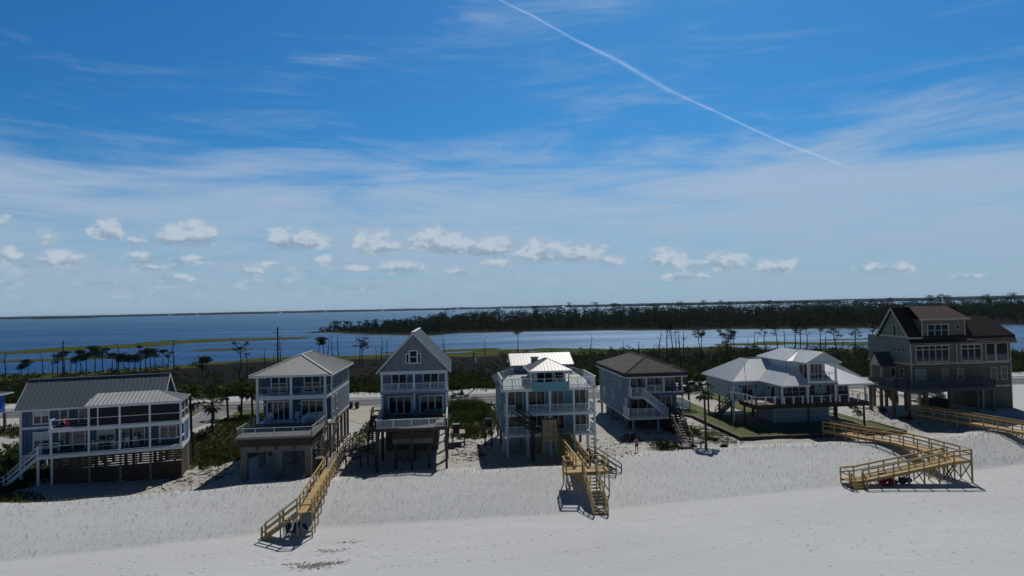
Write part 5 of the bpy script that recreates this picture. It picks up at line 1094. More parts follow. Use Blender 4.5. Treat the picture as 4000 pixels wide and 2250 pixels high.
# ------------------------------------------------------------------ street furniture
BIN = mat('brown_plastic_bin',(.055,.028,.022),.6,.1)
def wheelie(label, x, y, z=2.72):
    t = thing('trash_bin', label, 'trash bin', (x,y,z), group='brown trash bins by the road')
    b=MB(); b.prism([(x-.27,y-.3,z+.08),(x+.27,y-.3,z+.08),(x+.27,y+.3,z+.08),(x-.27,y+.3,z+.08)],(0,0,.02))
    lo=[(x-.26,y-.28,z+.05),(x+.26,y-.28,z+.05),(x+.26,y+.28,z+.05),(x-.26,y+.28,z+.05)]; hi=[(x-.34,y-.37,z+1.1),(x+.34,y-.37,z+1.1),(x+.34,y+.37,z+1.1),(x-.34,y+.37,z+1.1)]
    b.add(lo+hi,[(0,3,2,1),(4,5,6,7),(0,1,5,4),(1,2,6,5),(2,3,7,6),(3,0,4,7)]); b.build('body',BIN,t)
    b=MB(); b.prism([(x-.36,y-.39,z+1.1),(x+.36,y-.39,z+1.1),(x+.36,y+.39,z+1.16),(x-.36,y+.39,z+1.16)],(0,0,.06)); b.build('lid',BIN,t)
    for s in (-.3,.3): b=MB(); b.cyl((x+s-.03,y+.3,z+.12),(x+s+.03,y+.3,z+.12),.12,.12,10); b.build('wheel',BLACKP,t)
wheelie('brown trash bin beside the middle palm trunk at the left roadside',-37.6,120.9); wheelie('brown trash bin nearer the gabled house, right one of a pair by the road',-17.3,120.0); wheelie('brown trash bin half hidden by the blue-grey house, left one of the pair',-18.4,120.2)
t = thing('marker_post','pale grey wooden marker post at the gravel driveway','post',(-39.1,112.5,2.7)); b=MB(); b.box(-39.25,-38.95,112.4,112.6,2.5,4.5); b.build('post',mat('silver_wood',(.30,.30,.29),.85,.12),t); b=MB(); b.box(-39.28,-38.92,112.37,112.63,4.5,4.56); b.build('cap',OLDPOST,t)
def upole(label, x, y, h, insul, tr=False):
    t = thing('utility_pole', label, 'utility pole', (x,y,2.6)); b=MB(); b.cyl((x,y,2.3),(x,y,2.6+h),.2,.14,10); b.build('pole',mat('brown_pole_wood',(.075,.06,.045),.9,.2,1),t)
    for dz, s in insul: 
        b=MB(); b.bar((x,y,2.6+h+dz),(x+s*.75,y,2.6+h+dz-.05),.07); b.cyl((x+s*.72,y,2.6+h+dz-.05),(x+s*.72,y,2.6+h+dz+.18),.07,.05,8); b.build('insulator',mat('dark_insulator',(.06,.06,.07),.5,.1),t)
    if tr: b=MB(); b.cyl((x+.42,y,2.6+h-2.2),(x+.42,y,2.6+h-1.2),.3,.3,14); b.build('transformer',mat('grey_transformer',(.34,.36,.38),.5,.05),t)
upole('tall utility pole with side insulators rising behind the blue-grey house',-34.9,126.0+10,14.4,((-1.0,-1),(-1.9,1),(-3.6,-1),(-4.5,1),(-4.5,-1)))
upole('short utility pole with a grey transformer between the gabled and aqua houses',3.95,138.2,8.2,((-.4,1),),True)
upole('slim utility pole among the pines behind the long blue house',-103.0,186,11.0,((-.6,1),))
b=MB(); pts=[]
for i in range(41):
    k=i/40; x=3.95+(150-3.95)*k; pts.append((x,138.2,9.9-1.6*4*((k*3)%1)*(1-(k*3)%1)))
for p,q in zip(pts[:-1],pts[1:]): b.cyl(p,q,.025,.025,4,False)
b.build_top('power_line',BLACKP,'thin black power line running right from the short utility pole','cable',(3.95,138.2,9.9))
t = thing('bollard_sign','small pale stake in the sand right of the long blue house','stake',(-26.3,69.2,2.4)); b=MB(); b.cyl((-26.3,69.2,2.0),(-26.3,69.2,3.9),.035,.03,6); b.build('stake',OLDPOST,t)
# ------------------------------------------------------------------ people
def person(label, loc, rz, J, shirt, shorts, hairc, bare_top, seatname='person', cap=False):
    """skinned figure: one continuous body, clothes and hair as parts"""
    t = thing('person', label, 'person', loc, rz, local=True)
    SK = mat('skin', (.36,.22,.15), .6, .05)
    def skin(name, V, E, Rr, m, parent, root=0, sub=1):
        me = bpy.data.meshes.new(name); me.from_pydata(V, E, []); me.materials.append(m); o = bpy.data.objects.new(name, me); col.objects.link(o); o.parent = parent
        md = o.modifiers.new('skin','SKIN'); lay = me.skin_vertices[0].data
        for i, r in enumerate(Rr): lay[i].radius = (r, r) if not isinstance(r, tuple) else r; lay[i].use_root = (i == root)
        sb = o.modifiers.new('sub','SUBSURF'); sb.levels = sub; sb.render_levels = sub+1; return o
    V=[J['pelvis'],J['waist'],J['chest'],J['neck'],J['jaw'],J['head'],J['crown']]; E=[(0,1),(1,2),(2,3),(3,4),(4,5),(5,6)]; Q=[(.15,.11),(.135,.10),(.165,.11),.055,.07,.088,.06]
    for s in 'lr':
        n=len(V); V+= [J['sh'+s],J['el'+s],J['wr'+s],J['hand'+s]]; E+=[(2,n),(n,n+1),(n+1,n+2),(n+2,n+3)]; Q+=[.062,.045,.033,.038]
        hx=Vector(J['hand'+s]); d=(hx-Vector(J['wr'+s])).normalized(); side=d.cross(Vector((0,0,1))).normalized() if abs(d.z)<.9 else Vector((1,0,0))
        for k in range(4):
            f0=hx+side*(.026*(k-1.5)); m_=len(V); V+=[tuple(f0+d*.045),tuple(f0+d*(.085-.008*abs(k-1.3))+Vector((0,-.006,-.012)))]; E+=[(n+3,m_),(m_,m_+1)]; Q+=[.009,.008]
        m_=len(V); V+=[tuple(hx+side*.045-d*.02),tuple(hx+side*.06+d*.02)]; E+=[(n+2,m_),(m_,m_+1)]; Q+=[.011,.009]
        n=len(V); V+=[J['hip'+s],J['kn'+s],J['an'+s],J['toe'+s]]; E+=[(0,n),(n,n+1),(n+1,n+2),(n+2,n+3)]; Q+=[.088,.058,.040,.034]
    n=len(V); hd=Vector(J['head']); V+=[tuple(hd+Vector((0,-.095,-.01))),tuple(hd+Vector((-.085,0,0))),tuple(hd+Vector((.085,0,0)))]; E+=[(5,n),(5,n+1),(5,n+2)]; Q+=[.018,.02,.02]
    body=skin('body',V,E,Q,SK,t)
    b=MB(); 
    for s in (-1,1): b.box(hd.x+s*.034-.013,hd.x+s*.034+.013,hd.y-.088,hd.y-.080,hd.z+.012,hd.z+.024)
    b.build('eyes',BLACKP,body); b=MB(); b.box(hd.x-.025,hd.x+.025,hd.y-.086,hd.y-.078,hd.z-.052,hd.z-.044); b.build('mouth',mat('lips',(.25,.10,.09),.6,0),body)
    skin('shorts',[J['pelvis'],J['hipl'],tuple(Vector(J['hipl']).lerp(Vector(J['knl']),.75)),J['hipr'],tuple(Vector(J['hipr']).lerp(Vector(J['knr']),.75))],[(0,1),(1,2),(0,3),(3,4)],[(.165,.125),.105,.085,.105,.085],shorts,t)
    if not bare_top:
        skin('shirt',[J['waist'],J['chest'],J['shl'],tuple(Vector(J['shl']).lerp(Vector(J['ell']),.6)),J['shr'],tuple(Vector(J['shr']).lerp(Vector(J['elr']),.6))],[(0,1),(1,2),(2,3),(1,4),(4,5)],[(.155,.12),(.18,.125),.08,.062,.08,.062],shirt,t)
    h=lump('hair','','',(hd.x,hd.y+.015,hd.z-.01),(.098,.105,.068),hairc,4); h.build('hair',hairc,t,smooth=True)
    return t
HAIR=mat('dark_hair',(.02,.014,.01),.8,.1)
J=dict(pelvis=(0,0,.93),waist=(0,0,1.10),chest=(0,.01,1.34),neck=(0,0,1.50),jaw=(0,-.015,1.57),head=(0,-.02,1.64),crown=(0,-.01,1.72),
 shl=(-.20,.01,1.40),ell=(-.29,.02,1.13),wrl=(-.10,-.18,1.12),handl=(-.02,-.22,1.13),shr=(.20,.01,1.40),elr=(.29,.02,1.13),wrr=(.12,-.20,1.16),handr=(.04,-.25,1.17),
 hipl=(-.10,0,.88),knl=(-.12,-.02,.48),anl=(-.13,.02,.07),toel=(-.14,-.15,.035),hipr=(.10,0,.88),knr=(.12,-.02,.48),anr=(.14,.02,.07),toer=(.16,-.15,.035))
person('person standing on shaded sand, bare-chested in dark shorts, arms folded',(21.05,76.9,tz(21.05,76.9)),R(5),J,None,mat('dark_shorts',(.015,.017,.03),.8,.1),HAIR,True)
J2=dict(J); 
for k in J: x,y,z=J[k]; J2[k]=(x,y,z-.43) if z>.8 else (x,y,z)
for s,sx in (('l',-1),('r',1)): J2['kn'+s]=(sx*.12,-.42,.48); J2['an'+s]=(sx*.12,-.40,.07); J2['toe'+s]=(sx*.12,-.57,.035); J2['hip'+s]=(sx*.1,0,.47)
px,py,pz=H1p(5.25,1.75,5.34)
t = thing('porch_chair','low pale chair on which the person on the blue house porch sits','chair',(px,py,pz),R(30),local=True); b=MB(); b.box(-.24,.24,-.2,.25,.36,.40); b.build('seat',WHITE,t); b=MB(); b.box(-.24,.24,.2,.25,.45,.9); b.build('backrest',WHITE,t)
for sx in (-.2,.2):
    for sy in (-.16,.2): b=MB(); b.box(sx-.02,sx+.02,sy-.02,sy+.02,0,.36); b.build('leg',WHITE,t)
person('person seated at the porch table of the long blue house, pale shirt and dark hair',(px,py,pz),R(30),J2,mat('pale_shirt',(.42,.30,.32),.8,.05),mat('dark_shorts',(.015,.017,.03)),HAIR,False)

# ------------------------------------------------------------------ trees and plants
BARK = mat('grey_brown_bark',(.055,.045,.036),.95,.25,1.5); DEADB = mat('silver_dead_wood',(.075,.068,.060),.95,.2,1.5)
PINEL = leafmat('pine_needles',(.012,.022,.007),(.045,.066,.020),.5,.15); WOODL = leafmat('far_wood_leaves',(.010,.024,.008),(.050,.080,.024),.05,.15)
PALML = leafmat('palm_fronds',(.026,.046,.012),(.095,.125,.032),.8,.2); PALMD = leafmat('dead_palm_fronds',(.06,.045,.025),(.11,.085,.05),.8,.1)
BUSHL = leafmat('bush_leaves',(.024,.044,.010),(.090,.130,.026),.6,.25); SCRUBL = leafmat('scrub_leaves',(.016,.028,.007),(.070,.088,.022),.12,.18)
GRASSL = leafmat('dry_dune_grass',(.22,.20,.12),(.36,.33,.20),.5,.35); CRESTL = leafmat('crest_grass',(.10,.10,.045),(.22,.21,.10),.5,.3); TUFTL = leafmat('green_dune_grass',(.030,.044,.010),(.115,.130,.032),.5,.25)
ORD='first second third fourth fifth sixth seventh eighth ninth tenth eleventh twelfth thirteenth fourteenth fifteenth sixteenth seventeenth eighteenth nineteenth twentieth'.split()+['twenty-'+o for o in 'first second third fourth fifth sixth seventh eighth ninth'.split()]
def limb(mb, p, d, L, r, rg, depth=0, wig=.25):
    n=3; q=Vector(p); dd=Vector(d).normalized(); ends=[]
    for i in range(n):
        nq=q+dd*(L/n); mb.cyl(q,nq,r*(1-i/n*.6),r*(1-(i+1)/n*.6),5,False); q=nq; dd=(dd+Vector((rg.gauss(0,wig),rg.gauss(0,wig),rg.gauss(.12,wig*.6)))).normalized()
        if depth<1 and rg.random()<.75: ends+=limb(mb,q,(dd+Vector((rg.gauss(0,.8),rg.gauss(0,.8),rg.uniform(0,.5)))).normalized(),L*.5,r*.55,rg,depth+1)
    return ends+[q]
def pine(kind, x, y, h, label, group, seed, z0=None):
    rg=random.Random(seed); z0=.42 if z0 is None else z0
    nm={'d':'dead_pine','t':'dead_tree'}.get(kind,'pine_tree'); t=thing(nm,label,'tree',(x,y,z0),group=group)
    b=MB(); q=Vector((x,y,z0-.4)); r0=.10+.014*h; n=6; d=Vector((rg.gauss(0,.05),rg.gauss(0,.05),1)); pts=[q.copy()]; top=h if kind in 'dt' else h*.86
    for i in range(n):
        nq=q+d.normalized()*((top+.4)/n); b.cyl(q,nq,r0*(1-.11*i),r0*(1-.11*(i+1)),6,False); q=nq; pts.append(q.copy()); d=Vector((d.x*.6+rg.gauss(0,.07),d.y*.6+rg.gauss(0,.07),1))
    if kind=='t':
        for _ in range(2): k=rg.randint(3,5); limb(b,pts[k],(rg.gauss(0,1),rg.gauss(0,1),.6),h*.14,.05,rg,1)
        b.build('trunk',DEADB,t); return t
    ends=[]
    nl={'d':6,'s':8,'f':6,'F':9}[kind]
    for i in range(nl):
        k=rg.choice((4,5,5,6)) if kind!='d' else rg.choice((2,3,4,4,5,6)); a=rg.uniform(0,6.28); ends+=limb(b,pts[k],(math.cos(a),math.sin(a),rg.uniform(.25,1.0)),h*(rg.uniform(.16,.27) if kind!='d' else rg.uniform(.12,.24)),.07 if kind!='d' else .055,rg)
    b.build('trunk',DEADB if kind=='d' else BARK,t)
    if kind!='d':
        c=MB(); ends.append(pts[-1]); zt=z0+h; rg.shuffle(ends)
        m={'s':9,'f':15,'F':26}[kind]
        for e in ends[:m]:
            e=Vector((e.x,e.y,min(e.z,zt-.35))); s={'s':.7,'f':.95,'F':1.2}[kind]*rg.uniform(.7,1.3)
            leaves(c,(e.x,e.y,e.z+.1),(s*1.25,s*1.25,s*.5),{'s':34,'f':44,'F':52}[kind],.26,rg,.3)
        if kind=='s':
            for e in ends[m:]: leaves(c,e,(.5,.5,.35),5,.18,rg,.2)
        c.build('crown',PINEL,t)
    return t
TREES = [(-146.4, 232.0, 8.4, 'd'), (-142.8, 234.3, 3.9, 'f'), (-141.6, 235.6, 5.3, 'f'), (-136.8, 235.4, 6.5, 'd'), (-137.0, 241.2, 5.8, 'd'), (-136.5, 243.3, 6.3, 'f'), (-134.7, 244.1, 7.3, 'f'), (-132.4, 243.4, 5.6, 'd'), (-130.9, 243.9, 5.5, 'f'), (-127.9, 241.6, 7.5, 'F'), (-127.3, 243.7, 6.3, 'f'), (-123.4, 241.6, 8.8, 'F'), (-122.0, 244.4, 7.9, 'F'), (-120.0, 246.1, 6.1, 'f'), (-115.4, 240.0, 5.8, 'f'), (-114.9, 239.9, 9.4, 'd'), (-112.7, 239.2, 6.2, 'F'), (-110.7, 238.6, 5.5, 'f'), (-108.5, 237.9, 5.9, 'F'), (-108.5, 241.6, 8.6, 's'), (-106.8, 242.0, 7.2, 'F'), (-106.2, 244.3, 7.7, 'f'), (-106.7, 249.3, 6.6, 'f'), (-107.6, 257.5, 6.2, 'f'), (-105.4, 256.7, 5.7, 's'), (-90.1, 223.7, 11.4, 'd'), (-69.4, 192.5, 7.3, 'F'), (-59.1, 189.6, 11.5, 's'), (-60.0, 199.8, 8.6, 'd'), (-62.9, 228.4, 7.3, 'd'), (-71.3, 271.6, 3.1, 't'), (-65.1, 257.3, 9.0, 'd'), (-64.8, 326.9, 6.5, 'F'), (-62.1, 325.8, 6.2, 'f'), (-59.2, 320.0, 6.5, 'd'), (-56.1, 314.3, 7.2, 'd'), (-50.3, 296.9, 7.9, 'd'), (-34.0, 243.7, 9.8, 's'), (-32.3, 237.8, 9.7, 's'), (-30.3, 263.1, 5.3, 't'), (-26.9, 249.7, 9.5, 'd'), (-27.4, 275.6, 6.8, 'd'), (-4.6, 309.6, 7.0, 'd'), (12.3, 271.4, 6.0, 'd'), (26.1, 273.6, 10.5, 's'), (54.5, 264.8, 7.1, 'd'), (63.8, 268.8, 3.0, 't'), (69.0, 268.3, 4.8, 't'), (70.7, 266.0, 3.8, 't'), (77.3, 275.5, 3.8, 't'), (74.7, 266.0, 4.5, 't'), (75.1, 260.4, 3.3, 't'), (74.2, 237.9, 9.7, 'd'), (73.5, 226.1, 12.8, 's'), (83.0, 247.8, 12.4, 's'), (79.7, 235.8, 9.1, 't'), (68.0, 195.7, 11.3, 'd'), (79.7, 226.8, 9.9, 'd'), (85.9, 227.4, 10.4, 's'), (84.8, 222.1, 10.4, 's'), (92.1, 219.4, 10.1, 'f'), (86.2, 203.4, 10.6, 's'), (102.6, 240.3, 8.4, 'd'), (106.3, 245.8, 9.3, 's'), (127.5, 281.0, 3.5, 't'), (121.8, 262.8, 7.1, 't'), (126.5, 269.4, 4.6, 't'), (129.3, 268.2, 9.4, 's'), (131.8, 262.7, 9.5, 's'), (138.2, 268.8, 7.6, 'd'), (139.9, 263.6, 11.7, 's'), (138.0, 255.9, 10.1, 's'), (144.0, 261.8, 9.2, 's'), (143.0, 249.8, 10.4, 's'), (143.7, 247.9, 7.1, 'd'), (127.4, 212.3, 11.4, 's'), (148.1, 243.8, 4.7, 't'), (141.6, 225.2, 10.8, 's'), (139.4, 213.7, 12.6, 's')]
def regname(a):
    for lim, nm in ((-25.5,'behind the long blue house'),(-14.8,'left of the blue-grey house'),(-8.6,'behind the blue-grey house'),(-1.0,'between the blue-grey and gabled houses'),(7.6,'behind the aqua house'),(20.6,'behind the slate blue house'),(60,'behind the white house')):
        if a < lim: return nm
KW={'d':('bare dead pine','dead pines'),'t':('broken dead trunk','broken trunks'),'s':('thin sparse pine','thin pines'),'f':('small flat pine','flat-topped pines'),'F':('bushy dark pine','bushy pines')}
cnt={}
for i,(x,y,h,k) in enumerate(TREES):
    sh=float(np.interp(x,SHX,SHY)); zt=.5+h
    if y>sh-5: f=(sh-5)/y; x,y=x*f,y*f; zt=20.2+(zt-20.2)*f; h=zt-.42
    rn=regname(math.degrees(math.atan2(x,y))); cnt[(rn,k)]=cnt.get((rn,k),0)+1
    pine(k,x,y,h,'%s, %s from left of those %s'%(KW[k][0],ORD[cnt[(rn,k)]-1],rn),KW[k][1]+' on the near shore',100+i)

def palm(x, y, h, label, seed, cr=1.5, z0=2.7, nf=34, group='cabbage palms between the houses', r=.17, skirt=8):
    rg=random.Random(seed); t=thing('palm_tree',label,'palm tree',(x,y,z0),group=group); b=MB(); q=Vector((x,y,z0-.3)); lean=rg.uniform(-.03,.03)
    n=8
    for i in range(n):
        nq=q+Vector((lean,rg.uniform(-.03,.03),(h+.3)/n)); b.cyl(q,nq,r*(1.15-.2*i/n)*rg.uniform(.92,1.08),r*(1.1-.2*(i+1)/n),8,False); q=nq
    b.build('trunk',BARK,t); c=MB(); dd=MB()
    for i in range(nf+skirt):
        mb=c if i<nf else dd; a=rg.uniform(0,6.283); el=rg.uniform(-.35,1.25) if i<nf else rg.uniform(-1.2,-.5); d=Vector((math.cos(a)*math.cos(el),math.sin(a)*math.cos(el),math.sin(el))); L=cr*rg.uniform(.5,.75)
        p=q+Vector((0,0,.1)); e=p+d*L; mb.bar(p,e,.03); s=d.cross(Vector((0,0,1))).normalized(); u=s.cross(d)
        for j in range(9):
            w=(j-4)/4*1.15; f=(d*math.cos(w)+s*math.sin(w)).normalized(); LL=cr*.55*(1-.3*abs(w))*rg.uniform(.85,1.1); m=e+f*LL*.6; tip=m+(f*.55+Vector((0,0,-.55))).normalized()*LL*.5; v=(s*math.cos(w)-d*math.sin(w))*.055*cr/1.4
            mb.quad(e,m-v,tip,m+v)
    c.build('crown',PALML,t); dd.build('dead_fronds',PALMD,t); return t
palm(-37.7,115.0,4.1,'left one of three palms in front of the road left of the blue-grey house',1,1.7)
palm(-35.6,115.0,4.6,'middle one of three palms in front of the road left of the blue-grey house',2,1.8)
palm(-33.7,114.9,4.2,'right one of three palms, close to the blue-grey house porch',3,1.8)
palm(-37.8,99.8,5.4,'tall palm directly behind the right end of the long blue house porch',4,2.0)
palm(-35.9,102.5,3.9,'short drooping palm right of the long blue house by the gravel driveway',5,1.6,skirt=16)
palm(-49.5,90.0,3.6,'low palm in the gap between the bright blue and long blue houses',6,1.7)
palm(-52.5,84.0,1.2,'squat palm at the left edge below the bright blue house',9,1.6)
palm(30.25,79.0,6.5,'slender palm standing in front of the retaining wall beside the slate blue house',7,1.35,2.75,skirt=10,r=.14)
palm(38.2,106.6,4.2,'palm beside the concrete driveway of the white house',8,1.9,2.8)
palm(.7,116.5,1.3,'squat palm by the roadside between the gabled and aqua houses',10,1.8)
def bush(x, y, r, hz, label, seed, m=None, n=None, sz=.13, z0=None, group=None, name='bush'):
    rg=random.Random(seed); z0=tz(x,y) if z0 is None else z0; t=thing(name,label,name.replace('_',' '),(x,y,z0),group=group); b=MB()
    for i in range(4): a=rg.uniform(0,6.28); b.bar((x,y,z0-.1),(x+math.cos(a)*r*.5,y+math.sin(a)*r*.5,z0+hz*.6),.04)
    b.build('stem',BARK,t); c=MB(); k=max(5,int(r*5))
    for i in range(k):
        a=rg.uniform(0,6.28); q=r*math.sqrt(rg.random())*.8; s=r*rg.uniform(.3,.5); hh=hz*(1-.5*(q/r)**2)*rg.uniform(.7,1.05)
        leaves(c,(x+q*math.cos(a),y+q*math.sin(a),z0+hh*.55),(s,s,hh*.5),int((n or 60)*rg.uniform(.7,1.3)),sz,rg,.4)
    c.build('foliage',m or BUSHL,t); return t
bush(24.4,77.6,2.6,1.25,'large dark round bush in the shade before the slate blue house',20,SCRUBL,150,.14)
for i,(x,y,r,hz,l) in enumerate(((.6,113.5,2.4,2.4,'dark leafy shrub beside the squat roadside palm'),(3.2,114.5,2.0,2.6,'dense shrub under the short utility pole'),(4.8,110,1.7,2.2,'grey-green shrub against the aqua house side'),(2.2,104,2.6,1.6,'low bright green shrub in the middle of the green gap'),(4.3,105.5,1.5,1.6,'small shrub at the foot of the aqua house, in the green gap'),(.7,107,1.9,1.5,'rounded shrub close to the gabled house side'))): bush(x,y,r,hz,l,30+i,BUSHL,90,.16,group='shrubs between the gabled and aqua houses')
for i,(x,y,r,hz,l) in enumerate(((-27,96,2.6,.9,'spreading low bush left of the square deck'),(-29.3,101,2.6,1.1,'spreading low bush behind the long blue house corner'),(-25.5,105,2.4,1.2,'rounded bush nearest the three palms'),(-31,88.5,1.0,.7,'small tufted bush beside the slatted skirt'),(-28.6,86.0,.9,.8,'small grassy bush on the open sand left of the square deck'))): bush(x,y,r,hz,l,50+i,BUSHL,100,.14,group='bushes left of the square deck')
for i,(x,y,r,hz,l) in enumerate(((-53,80,2.5,1.3,'dark bush at the left edge below the squat palm'),(-50,94.5,2.4,1.6,'dark bush behind the low palm at far left'),(-55,92,3.0,2.2,'big dark bush under the bright blue house'),(-49.2,78.5,1.6,.9,'low bush beside the stair of the long blue house'))): bush(x,y,r,hz,l,60+i,BUSHL,100,.15,group='bushes at the far left')
for i,(x,y,r,hz,l) in enumerate(((30.9,88.5,1.0,.5,'low green plant clump behind the slender palm'),(32.3,82.2,.9,.45,'small green plant right of the slender palm trunk'),(31.3,76.0,.55,.35,'round pale green plant on bare sand in front of the slender palm'),(63.9,95.0,.9,.9,'grey tufted plant under the entry porch of the taupe house'),(63.2,89.0,1.0,.9,'dark grassy plant at the start of the taupe house boardwalk'),(59.2,94.0,.9,1.0,'dark bush between the white and taupe houses'),(62.8,101,.8,.8,'small bush by the first pile of the taupe house'))): bush(x,y,r,hz,l,70+i,TUFTL if i<3 else BUSHL,70,.12,name='plant',group='small plants by the retaining wall and the taupe house')

# grass clumps on the vegetated ground (uncountable)
def tufts(name, spots, m, seed, dens, hz, label=None):
    rg=random.Random(seed); b=MB()
    for cx,cy,rx,ry,s in spots:
        for _ in range(int(rx*ry*dens*s)):
            a=rg.uniform(0,6.28); q=math.sqrt(rg.random())*1.15; x=cx+rx*q*math.cos(a); y=cy+ry*q*math.sin(a)
            if any(x0-.2<x<x1+.2 and y0-.5<y<y1+.5 for x0,x1,y0,y1 in ((-23.2,-14.7,71.8,95.8),(-9,-.8,72,95.8),(5.4,16.6,78,93),(23.5,31.3,88,107.9),(-45.2,-38,90,123),(63.5,82,89.5,102))) : continue
            z=tz(x,y) if y<139 else .5
            for k in range(4):
                th=rg.uniform(0,6.28); L=hz*rg.uniform(.6,1.3); d=Vector((math.cos(th)*.55,math.sin(th)*.55,.85))*L; w=Vector((-math.sin(th),math.cos(th),0))*.05*(1+hz); p=Vector((x+rg.uniform(-.12,.12),y+rg.uniform(-.12,.12),z-.04))
                b.quad(p-w,p+w,p+d*.7+w*.6,p+d,p+d*.7-w*.6)
    o=b.build(name,m); tag(o,label,None,None,'stuff'); ORIGIN[o.name]=(0,0,0)
tufts('ground_cover',[v for v in VEG if v[1]<120 and v[4]>.55],TUFTL,5,20,.42)
tufts('sparse_ground_cover',[v for v in VEG if v[1]<120 and v[4]<=.55],TUFTL,8,9,.20)
tufts('roadside_grass',[(x,137.6+rgx,6,1.6,.5) for x,rgx in [(-160+i*11,(i%3)*.7) for i in range(32)]],TUFTL,6,5,.45)

# rows of sprigs planted on the dune face
rg=random.Random(11); b=MB()
for row in range(30):
    f=row/29
    for i in range(330):
        x=-52+i*.43+rg.gauss(0,.09)+(row%2)*.21
        to=float(np.interp(x,TOX,TOY)); cr=float(np.interp(x,CRX,CRY)); y=to+.3+(cr-to+.9)*f+rg.gauss(0,.09)
        if rg.random()<.38 or any(x0<x<x1 and y<y1 for x0,x1,y1 in ((-14,-11.6,70),(10.2,14.8,67),(38,52,65.2))): continue
        b_=(float(rg.gauss(0,.25)),)
        for k in range(rg.choice((1,1,2))):
            th=rg.gauss(-1.2,.9); L=rg.uniform(.26,.46)*(1.15 if f>.93 else .95); d=Vector((math.cos(th)*.5,math.sin(th)*.35,.8))*L; w=Vector((1,0,0))*.0075; p=Vector((x+rg.gauss(0,.05),y+rg.gauss(0,.05),0)); b.quad(p-w,p+w,p+d*.6+w*.8,p+d+Vector((0,0,-.06*L))+Vector((math.cos(th),math.sin(th),0))*L*.3,p+d*.6-w*.8)
V=np.array(b.v); n=5
base=np.repeat(V[0::5,:2],5,axis=0); V[:,2]+=dunez(base[:,0],base[:,1])-.02; b.v=[tuple(p) for p in V]
o=b.build('dune_grass_sprigs',GRASSL); tag(o,None,None,None,'stuff'); ORIGIN[o.name]=(0,0,0)
# crest fringe
rg=random.Random(12); b=MB()
for i in range(2300):
    x=rg.uniform(-52,90); cr=float(np.interp(x,CRX,CRY)); y=cr+rg.gauss(.3,.5)
    th=rg.uniform(0,6.28); L=rg.uniform(.18,.45); d=Vector((math.cos(th)*.4,math.sin(th)*.4,.85))*L; w=Vector((1,0,0))*.011; p=Vector((x,y,0)); b.quad(p-w,p+w,p+d*.6+w*.8,p+d,p+d*.6-w*.8)
V=np.array(b.v); base=np.repeat(V[0::5,:2],5,axis=0); V[:,2]+=dunez(base[:,0],base[:,1])-.02; b.v=[tuple(p) for p in V]
o=b.build('dune_crest_grass',CRESTL); tag(o,None,None,None,'stuff'); ORIGIN[o.name]=(0,0,0)
# footprints: each a low lip of pushed-up sand beside its hollow
rg=random.Random(19); b=MB()
def trail(P,step=.62,jit=.10):
    for (ax,ay),(bx,by) in zip(P[:-1],P[1:]):
        L_=math.hypot(bx-ax,by-ay); n=int(L_/step); ux,uy=(bx-ax)/L_,(by-ay)/L_
        for i in range(n):
            s=.13*(1 if i%2 else -1); x=ax+ux*i*step-uy*s+rg.gauss(0,jit); y=ay+uy*i*step+ux*s+rg.gauss(0,jit); foot(x,y,math.atan2(uy,ux)+rg.gauss(0,.2))
def foot(x,y,a):
    z=float(dunez(np.array([x]),np.array([y]))[0])-.01; d=Vector((math.cos(a),math.sin(a),0))*rg.uniform(.11,.16); w=Vector((-math.sin(a),math.cos(a),0))*.06; h=Vector((0,0,rg.uniform(.018,.04))); p=Vector((x,y,z))
    b.v+=[tuple(p-d-w),tuple(p+d-w),tuple(p+d+w),tuple(p-d+w),tuple(p-d*.7+h),tuple(p+d*.7+h)]; k=len(b.v)-6; b.f+=[(k,k+1,k+5,k+4),(k+1,k+2,k+5),(k+2,k+3,k+4,k+5),(k+3,k,k+4)]
trail([(-1.5,54.6),(4.5,55.6),(10,55.6),(17,57.0),(26,58.2),(33,60.5)]); trail([(-6,49.6),(4,50.0),(9,50.8),(17,52.6)]); trail([(6.5,46.6),(14,48.6),(22,50.5),(30,52)]); trail([(-28,53.2),(-22,53.6),(-17,54.2),(-11,55.4),(-3,57.4),(8,58.4)]); trail([(-24,50.5),(-16,50.6),(-13,52.5)]); trail([(38,62),(33,58),(29,52),(24,45)]); trail([(39.2,62.2),(44,59.5),(52,60.5),(58,63)]); trail([(13,58.2),(10,55),(2,52.5),(-8,51.5)]); trail([(-16,56),(-19,54),(-26,51.5)])
for _ in range(330):
    x=rg.uniform(26,58); y=42+.35*(x-20)+rg.gauss(4,5.5)
    if y<float(np.interp(x,TOX,TOY))-.4 and y>40: foot(x,y,rg.uniform(0,6.28))
for _ in range(120):
    x=rg.gauss(-12,5); y=rg.gauss(53.2,1.4)
    if y<float(np.interp(x,TOX,TOY))-.4: foot(x,y,rg.uniform(0,6.28))
o=b.build('footprints',SAND); tag(o,None,None,None,'stuff'); ORIGIN[o.name]=(0,0,0)
